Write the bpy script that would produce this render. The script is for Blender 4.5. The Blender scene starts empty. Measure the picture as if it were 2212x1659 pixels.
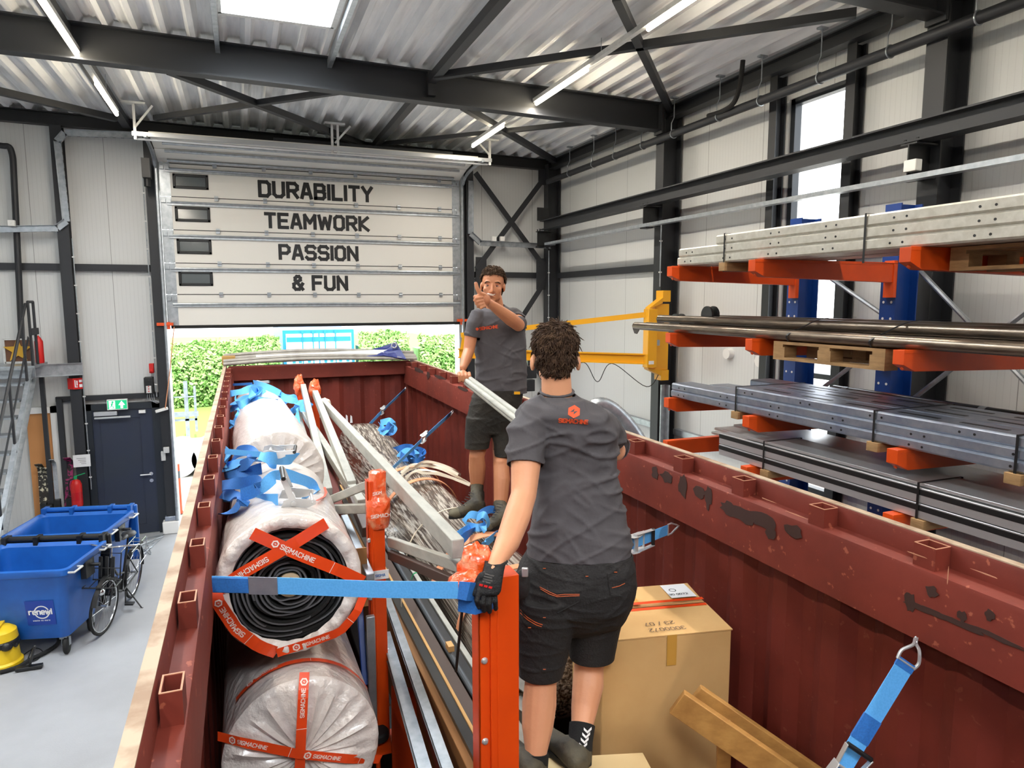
import bpy, math, random
import numpy as np
from mathutils import Vector, Matrix, noise
random.seed(7)
S = bpy.context.scene
COL = S.collection
V = Vector
# ---------------------------------------------------------------- camera
CAM = V((0, 0, 4.0)); FPX = 1490.33; CX, CY = 1106.0, 829.5
yaw, pit, rol = 0.37166896, 0.12007654, -0.00223605
fwd = V((math.sin(yaw)*math.cos(pit), math.cos(yaw)*math.cos(pit), -math.sin(pit)))
rgt = V((math.cos(yaw), -math.sin(yaw), 0)); upv = rgt.cross(fwd)
rgt, upv = rgt*math.cos(rol)+upv*math.sin(rol), -rgt*math.sin(rol)+upv*math.cos(rol)
cd = bpy.data.cameras.new('camera'); cam = bpy.data.objects.new('camera', cd); COL.objects.link(cam)
cd.sensor_width = 36.0; cd.lens = 36.0*FPX/2212.0; cd.clip_start = 0.05; cd.clip_end = 300
mm = Matrix((rgt, upv, -fwd)).transposed().to_4x4(); mm.translation = CAM
cam.matrix_world = mm; S.camera = cam
def at(px, py, Y=None, X=None, Z=None):
    "the point of the place seen at pixel (px,py) on the plane Y=, X= or Z="
    d = rgt*((px-CX)/FPX) - upv*((py-CY)/FPX) + fwd
    if Y is not None: k = (Y-CAM.y)/d.y
    elif X is not None: k = (X-CAM.x)/d.x
    else: k = (Z-CAM.z)/d.z
    return CAM + d*k
# ---------------------------------------------------------------- view, world, daylight
S.view_settings.view_transform = 'Standard'; S.view_settings.look = 'None'
S.view_settings.gamma = 1; S.view_settings.use_curve_mapping = False
S.view_settings.exposure = 0.25
wd = bpy.data.worlds.new('world'); S.world = wd; wd.use_nodes = True
wn = wd.node_tree; bg = wn.nodes['Background']
bg.inputs[0].default_value = (0.93, 0.97, 1.0, 1); bg.inputs[1].default_value = 4.2
S.cycles.use_denoising = True
S.cycles.max_bounces = 7; S.cycles.diffuse_bounces = 5; S.cycles.glossy_bounces = 4; S.cycles.transmission_bounces = 4
S.cycles.sample_clamp_indirect = 6.0; S.cycles.caustics_reflective = False; S.cycles.caustics_refractive = False
def area(name, loc, rot, sx, sy, power, col, portal=False):
    l = bpy.data.lights.new(name, 'AREA'); l.shape = 'RECTANGLE'; l.size = sx; l.size_y = sy
    l.energy = power; l.color = col
    if portal: l.cycles.is_portal = True
    o = bpy.data.objects.new(name, l); COL.objects.link(o); o.location = loc; o.rotation_euler = rot
    return o
DAY = (0.9, 0.96, 1.0)
sun = bpy.data.lights.new('sun', 'SUN'); sun.energy = 5.0; sun.angle = 0.02; sun.color = (1, .97, .92)
so = bpy.data.objects.new('sun', sun); COL.objects.link(so); so.rotation_euler = (math.radians(28), math.radians(-10), math.radians(25))
# area lamps standing in for daylight in the rooflight openings, and portals for the sky in the gate and windows
area('daylight_stand_in', (0.48, 6.5, 7.42), (0, 0, 0), 1.1, 2.6, 230, DAY)
for q in ((0.48, -2.2), (-4.6, 6.5), (-4.6, -2.2)):  # extra unseen rooflights, added to even out the light
    area('daylight_stand_in', (q[0], q[1], 7.42), (0, 0, 0), 1.1, 2.6, 230, DAY)
area('sky_portal_gate', (1.38, 13.45, 1.8), (math.radians(-90), 0, 0), 5.1, 3.5, 1, DAY, True)
area('sky_portal_window', (6.2, 6.2, 4.1), (0, math.radians(90), 0), 4.6, 0.95, 1, DAY, True)
# ---------------------------------------------------------------- materials
MATS = {}
def lin(c): return tuple((x/12.92 if x <= .04045 else ((x+.055)/1.055)**2.4) for x in c)
def hexc(h): return lin(tuple(int(h[i:i+2], 16)/255 for i in (0, 2, 4)))
def mat(name, col, rough=0.5, metal=0.0, var=None, bump=None, emit=None, alpha=None, coat=0, trans=0, sheen=0, spec=0.5, stretch=None):
    """var=(scale, colour2, lo, hi) noise mix; bump=(scale, strength); stretch = xyz scale of the noise space"""
    if isinstance(col, str): col = hexc(col)
    m = bpy.data.materials.new(name); m.use_nodes = True; nt = m.node_tree; b = nt.nodes['Principled BSDF']
    b.inputs['Base Color'].default_value = (*col, 1); b.inputs['Roughness'].default_value = rough
    b.inputs['Metallic'].default_value = metal; b.inputs['Specular IOR Level'].default_value = spec
    if coat: b.inputs['Coat Weight'].default_value = coat; b.inputs['Coat Roughness'].default_value = 0.12
    if trans: b.inputs['Transmission Weight'].default_value = trans
    if sheen: b.inputs['Sheen Weight'].default_value = sheen
    if alpha is not None: b.inputs['Alpha'].default_value = alpha
    if emit: b.inputs['Emission Color'].default_value = (*emit[0], 1); b.inputs['Emission Strength'].default_value = emit[1]
    if var or bump:
        tc = nt.nodes.new('ShaderNodeTexCoord'); mp = nt.nodes.new('ShaderNodeMapping'); nt.links.new(tc.outputs['Object'], mp.inputs[0])
        if stretch: mp.inputs['Scale'].default_value = stretch
    if var:
        c2 = hexc(var[1]) if isinstance(var[1], str) else var[1]
        n = nt.nodes.new('ShaderNodeTexNoise'); n.inputs['Scale'].default_value = var[0]; n.inputs['Detail'].default_value = 5; n.inputs['Roughness'].default_value = .6
        r = nt.nodes.new('ShaderNodeValToRGB'); r.color_ramp.elements[0].position = var[2]; r.color_ramp.elements[1].position = var[3]
        r.color_ramp.elements[0].color = (*col, 1); r.color_ramp.elements[1].color = (*c2, 1)
        nt.links.new(mp.outputs[0], n.inputs[0]); nt.links.new(n.outputs[0], r.inputs[0]); nt.links.new(r.outputs[0], b.inputs['Base Color'])
    if bump:
        n = nt.nodes.new('ShaderNodeTexNoise'); n.inputs['Scale'].default_value = bump[0]; n.inputs['Detail'].default_value = 4
        bp = nt.nodes.new('ShaderNodeBump'); bp.inputs['Strength'].default_value = bump[1]; bp.inputs['Distance'].default_value = 0.02
        nt.links.new(mp.outputs[0], n.inputs[0]); nt.links.new(n.outputs[0], bp.inputs['Height']); nt.links.new(bp.outputs[0], b.inputs['Normal'])
    MATS[name] = m
    return m
def panel_mat(name, col, axis, joint=1.08, rib=0.06, dark=0.45, off=0.0):
    "sandwich panel: fine upright ribs in relief and a thin joint line every metre or so"
    m = mat(name, col, 0.45); nt = m.node_tree; b = nt.nodes['Principled BSDF']
    tc = nt.nodes.new('ShaderNodeTexCoord'); sp = nt.nodes.new('ShaderNodeSeparateXYZ'); nt.links.new(tc.outputs['Object'], sp.inputs[0])
    def mth(op, a, bb=None):
        n = nt.nodes.new('ShaderNodeMath'); n.operation = op
        for i, x in enumerate((a, bb)):
            if x is None: continue
            if isinstance(x, (int, float)): n.inputs[i].default_value = x
            else: nt.links.new(x, n.inputs[i])
        return n.outputs[0]
    src = sp.outputs[axis]
    ad = mth('ADD', src, 50.0+off)
    fr = mth('FRACT', mth('DIVIDE', ad, joint)); ln = mth('LESS_THAN', fr, 0.008/joint)
    r2 = mth('FRACT', mth('DIVIDE', ad, rib)); rr = mth('LESS_THAN', r2, 0.12)
    mx = nt.nodes.new('ShaderNodeMix'); mx.data_type = 'RGBA'
    c = hexc(col) if isinstance(col, str) else col
    mx.inputs[6].default_value = (*c, 1); mx.inputs[7].default_value = (*[x*dark for x in c], 1)
    lnr = mth('ADD', ln, mth('MULTIPLY', rr, 0.12)); nt.links.new(lnr, mx.inputs[0]); nt.links.new(mx.outputs[2], b.inputs['Base Color'])
    bp = nt.nodes.new('ShaderNodeBump'); bp.inputs['Strength'].default_value = .5; bp.inputs['Distance'].default_value = .004; bp.invert = True
    nt.links.new(mth('ADD', rr, mth('MULTIPLY', ln, 2.0)), bp.inputs['Height']); nt.links.new(bp.outputs[0], b.inputs['Normal'])
    return m
panel_mat('panel_x', 'D8DAD9', 0, 1.08, .06, off=.3)
panel_mat('panel_y', 'D8DAD9', 1, 1.08, .06, off=.1)
mat('floor', 'A9ACB0', .55, var=(1.1, '9B9DA0', .35, .75), bump=(60, .05))
mat('steel_dark', '292B2F', .5, .1, bump=(200, .02))
mat('steel_black', '191A1C', .5)
mat('deck', 'EDEEEF', .55, .0, var=(2.0, 'D8DADC', .4, .7), stretch=(6, .5, 1))
mat('galv', 'B9BFC4', .38, .75, var=(14, '9AA1A8', .35, .7))
mat('galv_white', 'DCDDDB', .45, .25, var=(20, 'C9CAC8', .35, .7))
mat('alu', 'D2D4D6', .3, .6)
mat('white', 'EDEDEA', .45)
mat('gate_white', 'ECEAE3', .42)
mat('tube_glow', 'FFFFFF', .5, emit=((1.0, .87, .64), 32))
mat('black', '17181A', .45)
mat('black_rubber', '141414', .75)
mat('glass_grey', '5F6668', .12, .0, coat=.5)
mat('window_frame', '2B3036', .4, .2)
mat('door_dark', '2E3440', .42, var=(1.2, '2A3145', .4, .7))
mat('red', 'C61E1C', .4); mat('red_lamp', 'B8141C', .3)
mat('green_sign', '12A060', .5); mat('paper', 'E9EAEC', .7)
mat('orange_plastic', 'E0521E', .4)
gm = mat('glass', 'FFFFFF', .02, trans=1.0, spec=.3)
# thin clear pane: mostly lets light through and mirrors a little
nt = gm.node_tree; b = nt.nodes['Principled BSDF']; out = nt.nodes['Material Output']
tr = nt.nodes.new('ShaderNodeBsdfTransparent'); gl = nt.nodes.new('ShaderNodeBsdfGlossy'); gl.inputs['Roughness'].default_value = .02
ms = nt.nodes.new('ShaderNodeMixShader'); ms.inputs[0].default_value = .07
nt.links.new(tr.outputs[0], ms.inputs[1]); nt.links.new(gl.outputs[0], ms.inputs[2]); nt.links.new(ms.outputs[0], out.inputs[0]); nt.nodes.remove(b)
# ---------------------------------------------------------------- mesh building
def frame(d, up=V((0, 0, 1))):
    d = V(d).normalized(); up = V(up)
    x = d.cross(up)
    if x.length < 1e-5: x = d.cross(V((0, 1, 0)))
    x.normalize(); y = x.cross(d).normalized()
    return x, y, d
def Hprof(w, h, tw=.01, tf=.015):
    a, b2, t = w/2, h/2, tw/2
    return [(-a, -b2), (a, -b2), (a, -b2+tf), (t, -b2+tf), (t, b2-tf), (a, b2-tf), (a, b2), (-a, b2), (-a, b2-tf), (-t, b2-tf), (-t, -b2+tf), (-a, -b2+tf)]
def Cprof(w, h, t=.006):
    "channel opening towards +x"
    return [(0, -h/2), (w, -h/2), (w, -h/2+t), (t, -h/2+t), (t, h/2-t), (w, h/2-t), (w, h/2), (0, h/2)]
def Lprof(w, h, t=.008): return [(0, 0), (w, 0), (w, t), (t, t), (t, h), (0, h)]
class B:
    def __init__(s): s.v = []; s.f = []; s.m = []; s.k = 0
    def mat(s, k): s.k = k; return s
    def add(s, vs, fs):
        n = len(s.v); s.v += [tuple(p) for p in vs]; s.f += [tuple(n+i for i in f) for f in fs]; s.m += [s.k]*len(fs); return s
    def box(s, lo, hi):
        x0, y0, z0 = [min(a, b) for a, b in zip(lo, hi)]; x1, y1, z1 = [max(a, b) for a, b in zip(lo, hi)]
        return s.add([(x0, y0, z0), (x1, y0, z0), (x1, y1, z0), (x0, y1, z0), (x0, y0, z1), (x1, y0, z1), (x1, y1, z1), (x0, y1, z1)],
                     [(0, 3, 2, 1), (4, 5, 6, 7), (0, 1, 5, 4), (1, 2, 6, 5), (2, 3, 7, 6), (3, 0, 4, 7)])
    def obox(s, c, ax, ay, az):
        c, ax, ay, az = V(c), V(ax), V(ay), V(az)
        vs = [c+ax*i+ay*j+az*k for k in (-1, 1) for j in (-1, 1) for i in (-1, 1)]
        if ax.cross(ay).dot(az) < 0: return s.add(vs, [(0, 1, 3, 2), (4, 6, 7, 5), (0, 4, 5, 1), (1, 5, 7, 3), (3, 7, 6, 2), (2, 6, 4, 0)])
        return s.add(vs, [(0, 2, 3, 1), (4, 5, 7, 6), (0, 1, 5, 4), (1, 3, 7, 5), (3, 2, 6, 7), (2, 0, 4, 6)])
    def beam(s, p0, p1, w, h, up=(0, 0, 1)):
        p0, p1 = V(p0), V(p1); x, y, d = frame(p1-p0, up)
        return s.obox((p0+p1)/2, x*(w/2), (p1-p0)/2, y*(h/2))
    def prism(s, prof, p0, p1, up=(0, 0, 1), caps=True, flip=False):
        p0, p1 = V(p0), V(p1); x, y, d = frame(p1-p0, up)
        if flip: x = -x
        n = len(prof); vs = [p0+x*a+y*b for a, b in prof]+[p1+x*a+y*b for a, b in prof]
        fs = [(i, (i+1) % n, n+(i+1) % n, n+i) for i in range(n)]
        if caps: fs += [tuple(range(n-1, -1, -1)), tuple(range(n, 2*n))]
        return s.add(vs, fs)
    def sheet(s, prof, p0, p1, up=(0, 0, 1)):
        p0, p1 = V(p0), V(p1); x, y, d = frame(p1-p0, up); n = len(prof)
        return s.add([p0+x*a+y*b for a, b in prof]+[p1+x*a+y*b for a, b in prof], [(i, i+1, n+i+1, n+i) for i in range(n-1)])
    def tube(s, pts, r, n=8, caps=True, closed=False):
        pts = [V(p) for p in pts]; L = len(pts); rr = r if isinstance(r, (list, tuple)) else [r]*L
        x = None; vs = []
        for i, p in enumerate(pts):
            a = pts[(i-1) % L] if closed else pts[max(i-1, 0)]; c = pts[(i+1) % L] if closed else pts[min(i+1, L-1)]
            d = (c-a)
            d = d.normalized() if d.length > 1e-9 else V((0, 0, 1))
            if x is None: x, y, _ = frame(d)
            else:
                x = (x-d*x.dot(d)).normalized(); y = x.cross(d).normalized()
            for k in range(n):
                t = 2*math.pi*k/n; vs.append(p+(x*math.cos(t)+y*math.sin(t))*rr[i])
        fs = []
        for i in range(L if closed else L-1):
            j = (i+1) % L
            for k in range(n): fs.append((i*n+k, i*n+(k+1) % n, j*n+(k+1) % n, j*n+k))
        if caps and not closed: fs += [tuple(range(n-1, -1, -1)), tuple((L-1)*n+k for k in range(n))]
        return s.add(vs, fs)
    def lathe(s, prof, c, axis=(0, 0, 1), n=20, up=(0, 1, 0.01)):
        c = V(c); x, y, d = frame(axis, up); vs = []; fs = []
        for r, z in prof:
            for k in range(n):
                t = 2*math.pi*k/n; vs.append(c+d*z+(x*math.cos(t)+y*math.sin(t))*max(r, 1e-4))
        for i in range(len(prof)-1):
            for k in range(n): fs.append((i*n+k, i*n+(k+1) % n, (i+1)*n+(k+1) % n, (i+1)*n+k))
        return s.add(vs, fs)
    def cyl(s, c, r, h, axis=(0, 0, 1), n=16): return s.lathe([(0, 0), (r, 0), (r, h), (0, h)], c, axis, n)
    def ell(s, c, rx, ry, rz, ax=None, n=12, m=8):
        c = V(c); X, Y, Z = ax if ax else (V((1, 0, 0)), V((0, 1, 0)), V((0, 0, 1))); vs = []; fs = []
        for i in range(m+1):
            a = math.pi*i/m
            for k in range(n):
                t = 2*math.pi*k/n; vs.append(c+X*(rx*math.sin(a)*math.cos(t))+Y*(ry*math.sin(a)*math.sin(t))+Z*(-rz*math.cos(a)))
        for i in range(m):
            for k in range(n): fs.append((i*n+k, i*n+(k+1) % n, (i+1)*n+(k+1) % n, (i+1)*n+k))
        return s.add(vs, fs)
    def loft(s, rings, caps=True):
        n = len(rings[0]); vs = [p for r in rings for p in r]; fs = []
        for i in range(len(rings)-1):
            for k in range(n): fs.append((i*n+k, i*n+(k+1) % n, (i+1)*n+(k+1) % n, (i+1)*n+k))
        if caps: fs += [tuple(range(n-1, -1, -1)), tuple((len(rings)-1)*n+k for k in range(n))]
        return s.add(vs, fs)
    def ribbon(s, pts, wdirs, w, t=.002):
        "a strap: pts path, wdirs one across-vector or one per point"
        pts = [V(p) for p in pts]; L = len(pts); vs = []
        for i, p in enumerate(pts):
            wd_ = V(wdirs[i] if isinstance(wdirs, list) else wdirs).normalized()
            d = (pts[min(i+1, L-1)]-pts[max(i-1, 0)]).normalized()
            wd_ = (wd_-d*wd_.dot(d)).normalized(); n = d.cross(wd_).normalized()
            vs += [p-wd_*w/2-n*t/2, p+wd_*w/2-n*t/2, p+wd_*w/2+n*t/2, p-wd_*w/2+n*t/2]
        fs = []
        for i in range(L-1):
            for k in range(4): fs.append((i*4+k, i*4+(k+1) % 4, (i+1)*4+(k+1) % 4, (i+1)*4+k))
        fs += [(3, 2, 1, 0), tuple((L-1)*4+k for k in range(4))]
        return s.add(vs, fs)
    def plate(s, poly, o, ux, uy, t):
        "flat polygon (2-D points) at o, thickness t along ux x uy"
        o, ux, uy = V(o), V(ux).normalized(), V(uy).normalized(); nz = ux.cross(uy).normalized(); n = len(poly)
        vs = [o+ux*a+uy*b for a, b in poly]+[o+ux*a+uy*b+nz*t for a, b in poly]
        return s.add(vs, [tuple(range(n-1, -1, -1)), tuple(range(n, 2*n))]+[(i, (i+1) % n, n+(i+1) % n, n+i) for i in range(n)])
def tag(o, label=None, cat=None, group=None, kind=None):
    if label: o['label'] = label
    if cat: o['category'] = cat
    if group: o['group'] = group
    if kind: o['kind'] = kind
    return o
def empty(name, loc, label=None, cat=None, group=None, rz=0):
    o = bpy.data.objects.new(name, None); COL.objects.link(o); o.location = loc; o.rotation_euler = (0, 0, rz); o.empty_display_size = .1
    return tag(o, label, cat, group)
def wloc(o):
    p = V((0, 0, 0))
    while o is not None: p = p+V(o.location); o = o.parent
    return p
def link(name, me, mats, parent, base, smooth=35):
    ml = mats if isinstance(mats, (list, tuple)) else [mats]
    for m in ml: me.materials.append(MATS[m] if isinstance(m, str) else m)
    if smooth:
        me.shade_smooth(); me.set_sharp_from_angle(angle=math.radians(smooth))
    o = bpy.data.objects.new(name, me); COL.objects.link(o)
    if parent is not None: o.parent = parent
    else: o.location = base
    return o
def mk(name, b, mats, parent=None, smooth=35, bevel=0, label=None, cat=None, group=None, kind=None, world=True):
    """link a B as one mesh. Points are given in world space (parents carry no rotation while building) unless world=False"""
    vs = np.array(b.v, float)
    if parent is not None: off = np.array(wloc(parent)) if world else np.zeros(3)
    else: off = np.array([(vs[:, 0].min()+vs[:, 0].max())/2, (vs[:, 1].min()+vs[:, 1].max())/2, vs[:, 2].min()])
    me = bpy.data.meshes.new(name); me.from_pydata([tuple(p) for p in (vs-off)], [], b.f)
    if isinstance(mats, (list, tuple)) and len(mats) > 1: me.polygons.foreach_set('material_index', b.m)
    me.update()
    o = link(name, me, mats, parent, tuple(off), smooth)
    if bevel:
        md = o.modifiers.new('bevel', 'BEVEL'); md.width = bevel; md.segments = 2; md.limit_method = 'ANGLE'; md.angle_limit = math.radians(40)
    return tag(o, label, cat, group, kind)
def struct(name, b, mats, parent=None, smooth=35, **k): return mk(name, b, mats, parent, smooth, kind='structure', **k)
def dup(root, loc, rz=None, label=None, group=None):
    r = root.copy(); COL.objects.link(r); r.location = loc
    if rz is not None: r.rotation_euler = (0, 0, rz)
    if label: r['label'] = label
    if group: r['group'] = group
    for ch in list(root.children):
        c = ch.copy(); COL.objects.link(c); c.parent = r
        for g in ch.children:
            d = g.copy(); COL.objects.link(d); d.parent = c
    return r
def bez(pts, n=8):
    "smooth path through the points"
    pts = [V(p) for p in pts]; out = []
    for i in range(len(pts)-1):
        p0, p1, p2, p3 = pts[max(i-1, 0)], pts[i], pts[i+1], pts[min(i+2, len(pts)-1)]
        for k in range(n):
            t = k/n
            out.append(.5*((2*p1)+(p2-p0)*t+(2*p0-5*p1+4*p2-p3)*t*t+(3*p1-p0-3*p2+p3)*t**3))
    return out+[pts[-1]]
# stroke lettering: square-cut letters on a 4 x 6 grid
GL = {'D': ['0,0 0,6 3,6 4,5 4,1 3,0 0,0'], 'U': ['0,6 0,1 1,0 3,0 4,1 4,6'], 'R': ['0,0 0,6 3,6 4,5 4,3.6 3,2.8 0,2.8', '2,2.8 4,0'],
      'A': ['0,0 1.5,6 2.5,6 4,0', '.6,1.8 3.4,1.8'], 'B': ['0,0 0,6 3,6 3.8,5.3 3.8,3.8 3.1,3.1 0,3.1', '3.1,3.1 4,2.3 4,.8 3.2,0 0,0'],
      'I': ['0,0 0,6'], 'L': ['0,6 0,0 3.6,0'], 'T': ['0,6 4,6', '2,6 2,0'], 'Y': ['0,6 2,3 4,6', '2,3 2,0'], 'E': ['3.7,6 0,6 0,0 3.7,0', '0,3.1 3.2,3.1'],
      'M': ['0,0 0,6 2.3,2.5 4.6,6 4.6,0'], 'W': ['0,6 1.2,0 2.7,5 4.2,0 5.4,6'], 'O': ['1,0 0,1 0,5 1,6 3,6 4,5 4,1 3,0 1,0'], 'K': ['0,0 0,6', '3.8,6 .2,2.9 4,0'],
      'P': ['0,0 0,6 3,6 4,5 4,3.4 3,2.5 0,2.5'], 'S': ['4,5.2 3.2,6 .8,6 0,5.2 0,3.9 .8,3.1 3.2,3.1 4,2.3 4,.8 3.2,0 .8,0 0,.8'], 'N': ['0,0 0,6 4,0 4,6'],
      'F': ['0,0 0,6 3.8,6', '0,3 3.3,3'], '&': ['4.2,0 .9,4.3 .9,5.3 1.6,6 2.6,6 3.2,5.3 3.2,4.4 .2,2.4 .2,.9 1,0 2.6,0 4.2,2.6'],
      'G': ['4,5.2 3.2,6 .8,6 0,5.2 0,.8 .8,0 3.2,0 4,.8 4,2.8 2.2,2.8'], 'C': ['4,5.2 3.2,6 .8,6 0,5.2 0,.8 .8,0 3.2,0 4,.8'], 'H': ['0,0 0,6', '4,0 4,6', '0,3 4,3'],
      '0': ['1,0 0,1 0,5 1,6 3,6 4,5 4,1 3,0 1,0'], '1': ['.6,4.8 2,6 2,0'], '2': ['0,5 1,6 3,6 4,5 4,4 0,0 4,0'], '3': ['0,5 1,6 3,6 4,5 4,4 3,3 1.6,3', '3,3 4,2 4,1 3,0 1,0 0,1'],
      '7': ['0,6 4,6 1.4,0'], '/': ['0,-.5 2.6,6.5'], 'r': ['0,4 0,0', '0,2.8 1.2,4 2.4,4'], 'e': ['0,2 3,2 3,3.2 2.2,4 .8,4 0,3.2 0,.8 .8,0 2.6,0'],
      'n': ['0,4 0,0', '0,3 1,4 2.2,4 3,3.2 3,0'], 'w': ['0,4 1,0 2.2,3.4 3.4,0 4.4,4'], 'i': ['0,4 0,0', '0,5.3 0,5.9'], 'a': ['0,4 2.4,4 3,3.4 3,0', '3,2.3 .8,2.3 0,1.6 0,.7 .8,0 3,0'],
      's': ['3,4 .6,4 0,3.4 0,2.6 .6,2.1 2.4,2.1 3,1.5 3,.6 2.4,0 0,0'], 't': ['.8,5.4 .8,.6 1.4,0 2.4,0', '0,4 2.4,4'], 'o': ['.8,0 0,.8 0,3.2 .8,4 2.2,4 3,3.2 3,.8 2.2,0 .8,0'],
      'm': ['0,4 0,0', '0,3.2 .8,4 1.6,4 2.2,3.4 2.2,0', '2.2,3.2 3,4 3.8,4 4.4,3.4 4.4,0'], 'x': ['0,4 3,0', '0,0 3,4'], 'p': ['0,4 0,-1.8', '0,3.2 .8,4 2.2,4 3,3.2 3,.8 2.2,0 0,0']}
def glyphs(text, h, wt=.2, sp=1.75):
    "list of strokes (polylines in metres) and total width"
    u = h/6.0; x = 0; out = []
    for ch in text:
        if ch == ' ': x += 3.0*u; continue
        g = [[tuple(map(float, p.split(','))) for p in s.split()] for s in GL[ch]]
        w = max(p[0] for s in g for p in s)
        for s in g: out.append([(x+p[0]*u, p[1]*u) for p in s])
        x += (w+sp)*u
    return out, x-sp*u
def letters(b, text, h, o, ux, uy, wt=.2, t=.002, sp=1.75, center=True, fn=None):
    """write text into B b: origin o, right ux, up uy, stroke weight wt*h. fn maps (x,y)->3-D point for curved grounds"""
    st, W = glyphs(text, h, wt, sp); o, ux, uy = V(o), V(ux).normalized(), V(uy).normalized(); nz = ux.cross(uy).normalized()
    ox = -W/2 if center else 0; r = wt*h/2
    P = fn if fn else (lambda x, y: o+ux*x+uy*y+nz*t)
    for s in st:
        for (x0, y0), (x1, y1) in zip(s[:-1], s[1:]):
            b.q = (getattr(b, 'q', 0)+1) % 9; lf = nz*(b.q*.00009); P = (lambda x, y, F=fn, l=lf: F(x, y)+l) if fn and isinstance(fn(0, 0), Vector) else (fn if fn else (lambda x, y, l=lf: o+ux*x+uy*y+nz*t+l))
            dx, dy = x1-x0, y1-y0; L = math.hypot(dx, dy) or 1; dx, dy = dx/L, dy/L
            e = r*.8; nx, ny = -dy*r, dx*r
            q = [(x0-dx*e+nx, y0-dy*e+ny), (x0-dx*e-nx, y0-dy*e-ny), (x1+dx*e-nx, y1+dy*e-ny), (x1+dx*e+nx, y1+dy*e+ny)]
            b.add([P(ox+a, c) for a, c in q], [(0, 1, 2, 3)])
    return W
# ================================================================= the hall
XR, XL_, YB, YF, = 6.1, -9.0, 13.2, -9.0
def zr(x): return 6.80+0.016*(6-x)
struct('floor', B().box((XL_-.2, YF-.2, -.2), (XR+.3, YB+.3, 0)), 'floor', smooth=0)
# walls
gx0, gx1, gz1 = -1.22, 4.02, 5.9
b = B()
b.box((XL_, YB, 0), (-2.48, YB+.2, 7.4)).box((-2.48, YB, 2.27), (-1.42, YB+.2, 7.4)).box((-1.42, YB, 0), (gx0, YB+.2, 7.4))
b.box((gx0, YB, gz1), (gx1, YB+.2, 7.4)).box((gx1, YB, 0), (XR+.2, YB+.2, 7.4))
struct('wall_back', b, 'panel_x', smooth=0)
wy0, wy1, wz0, wz1 = 5.74, 6.66, 1.75, 6.33
b = B().box((XR, YF, 0), (XR+.2, wy0, 7.2)).box((XR, wy1, 0), (XR+.2, YB, 7.2)).box((XR, wy0, 0), (XR+.2, wy1, wz0)).box((XR, wy0, wz1), (XR+.2, wy1, 7.2))
struct('wall_right', b, 'panel_y', smooth=0)
struct('wall_left', B().box((XL_-.2, YF, 0), (XL_, YB, 7.5)), 'panel_y', smooth=0)
struct('wall_front', B().box((XL_, YF-.2, 0), (XR+.2, YF, 7.5)), 'panel_x', smooth=0)
# corrugated roof deck, ribs running along the hall, open at the visible rooflight and the added unseen ones
P_, D_ = .28, .085
def deck(b, x0, x1, y0, y1):
    prof = []; n = int(round((x1-x0)/P_)); w = (x1-x0)/n
    for i in range(n):
        x = x0+i*w
        for fx, dz in ((0, 0), (.10, 0), (.27, 1), (.42, 1), (.50, 1.04), (.58, 1), (.73, 1), (.90, 0)):
            xx = x+fx*w; prof.append((xx, zr(xx)+D_*dz+.0))
    prof.append((x1, zr(x1)))
    k = len(prof)
    b.add([(x, y0, z) for x, z in prof]+[(x, y1, z) for x, z in prof], [(i, i+1, k+i+1, k+i) for i in range(k-1)])
b = B()
sx0, sx1 = -.08, 1.04
deck(b, sx1, XR, YF, YB); deck(b, XL_, -5.16, YF, YB); deck(b, -4.04, sx0, YF, YB)
for xa, xb in ((sx0, sx1), (-5.16, -4.04)):
    deck(b, xa, xb, 7.85, YB); deck(b, xa, xb, -.85, 5.2); deck(b, xa, xb, YF, -3.5)
    for ya, yb in ((5.2, 7.85), (-3.5, -.85)):
        z0, z1 = zr(0)+.02, 7.45
        b.add([(xa, ya, z0), (xb, ya, z0), (xb, yb, z0), (xa, yb, z0), (xa, ya, z1), (xb, ya, z1), (xb, yb, z1), (xa, yb, z1)], [(0, 1, 5, 4), (1, 2, 6, 5), (2, 3, 7, 6), (3, 0, 4, 7)])
struct('ceiling', b, 'deck', smooth=0)
b = B()
for ya, yb in ((5.2, 7.85), (-3.5, -.85)):
    z = zr(.5)-.005
    for p, q in (((sx0, ya), (sx1, ya)), ((sx1, ya), (sx1, yb)), ((sx1, yb), (sx0, yb)), ((sx0, yb), (sx0, ya))): b.beam((*p, z), (*q, z), .06, .05)
struct('trim_1', b, 'galv_white')
# outer roof skin over the deck keeps daylight out except at the rooflights
b = B()
for xa, xb, ya, yb in ((XL_-.2, -5.2, YF-.2, YB+.2), (-4.0, sx0-.04, YF-.2, YB+.2), (sx1+.04, XR+.3, YF-.2, YB+.2)): b.box((xa, ya, 7.42), (xb, yb, 7.5))
for xa, xb in ((sx0-.04, sx1+.04), (-5.2, -4.0)):
    for ya, yb in ((YF-.2, -3.55), (-.8, 5.15), (7.9, YB+.2)): b.box((xa, ya, 7.42), (xb, yb, 7.5))
struct('roof', b, 'deck', smooth=0)
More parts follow.
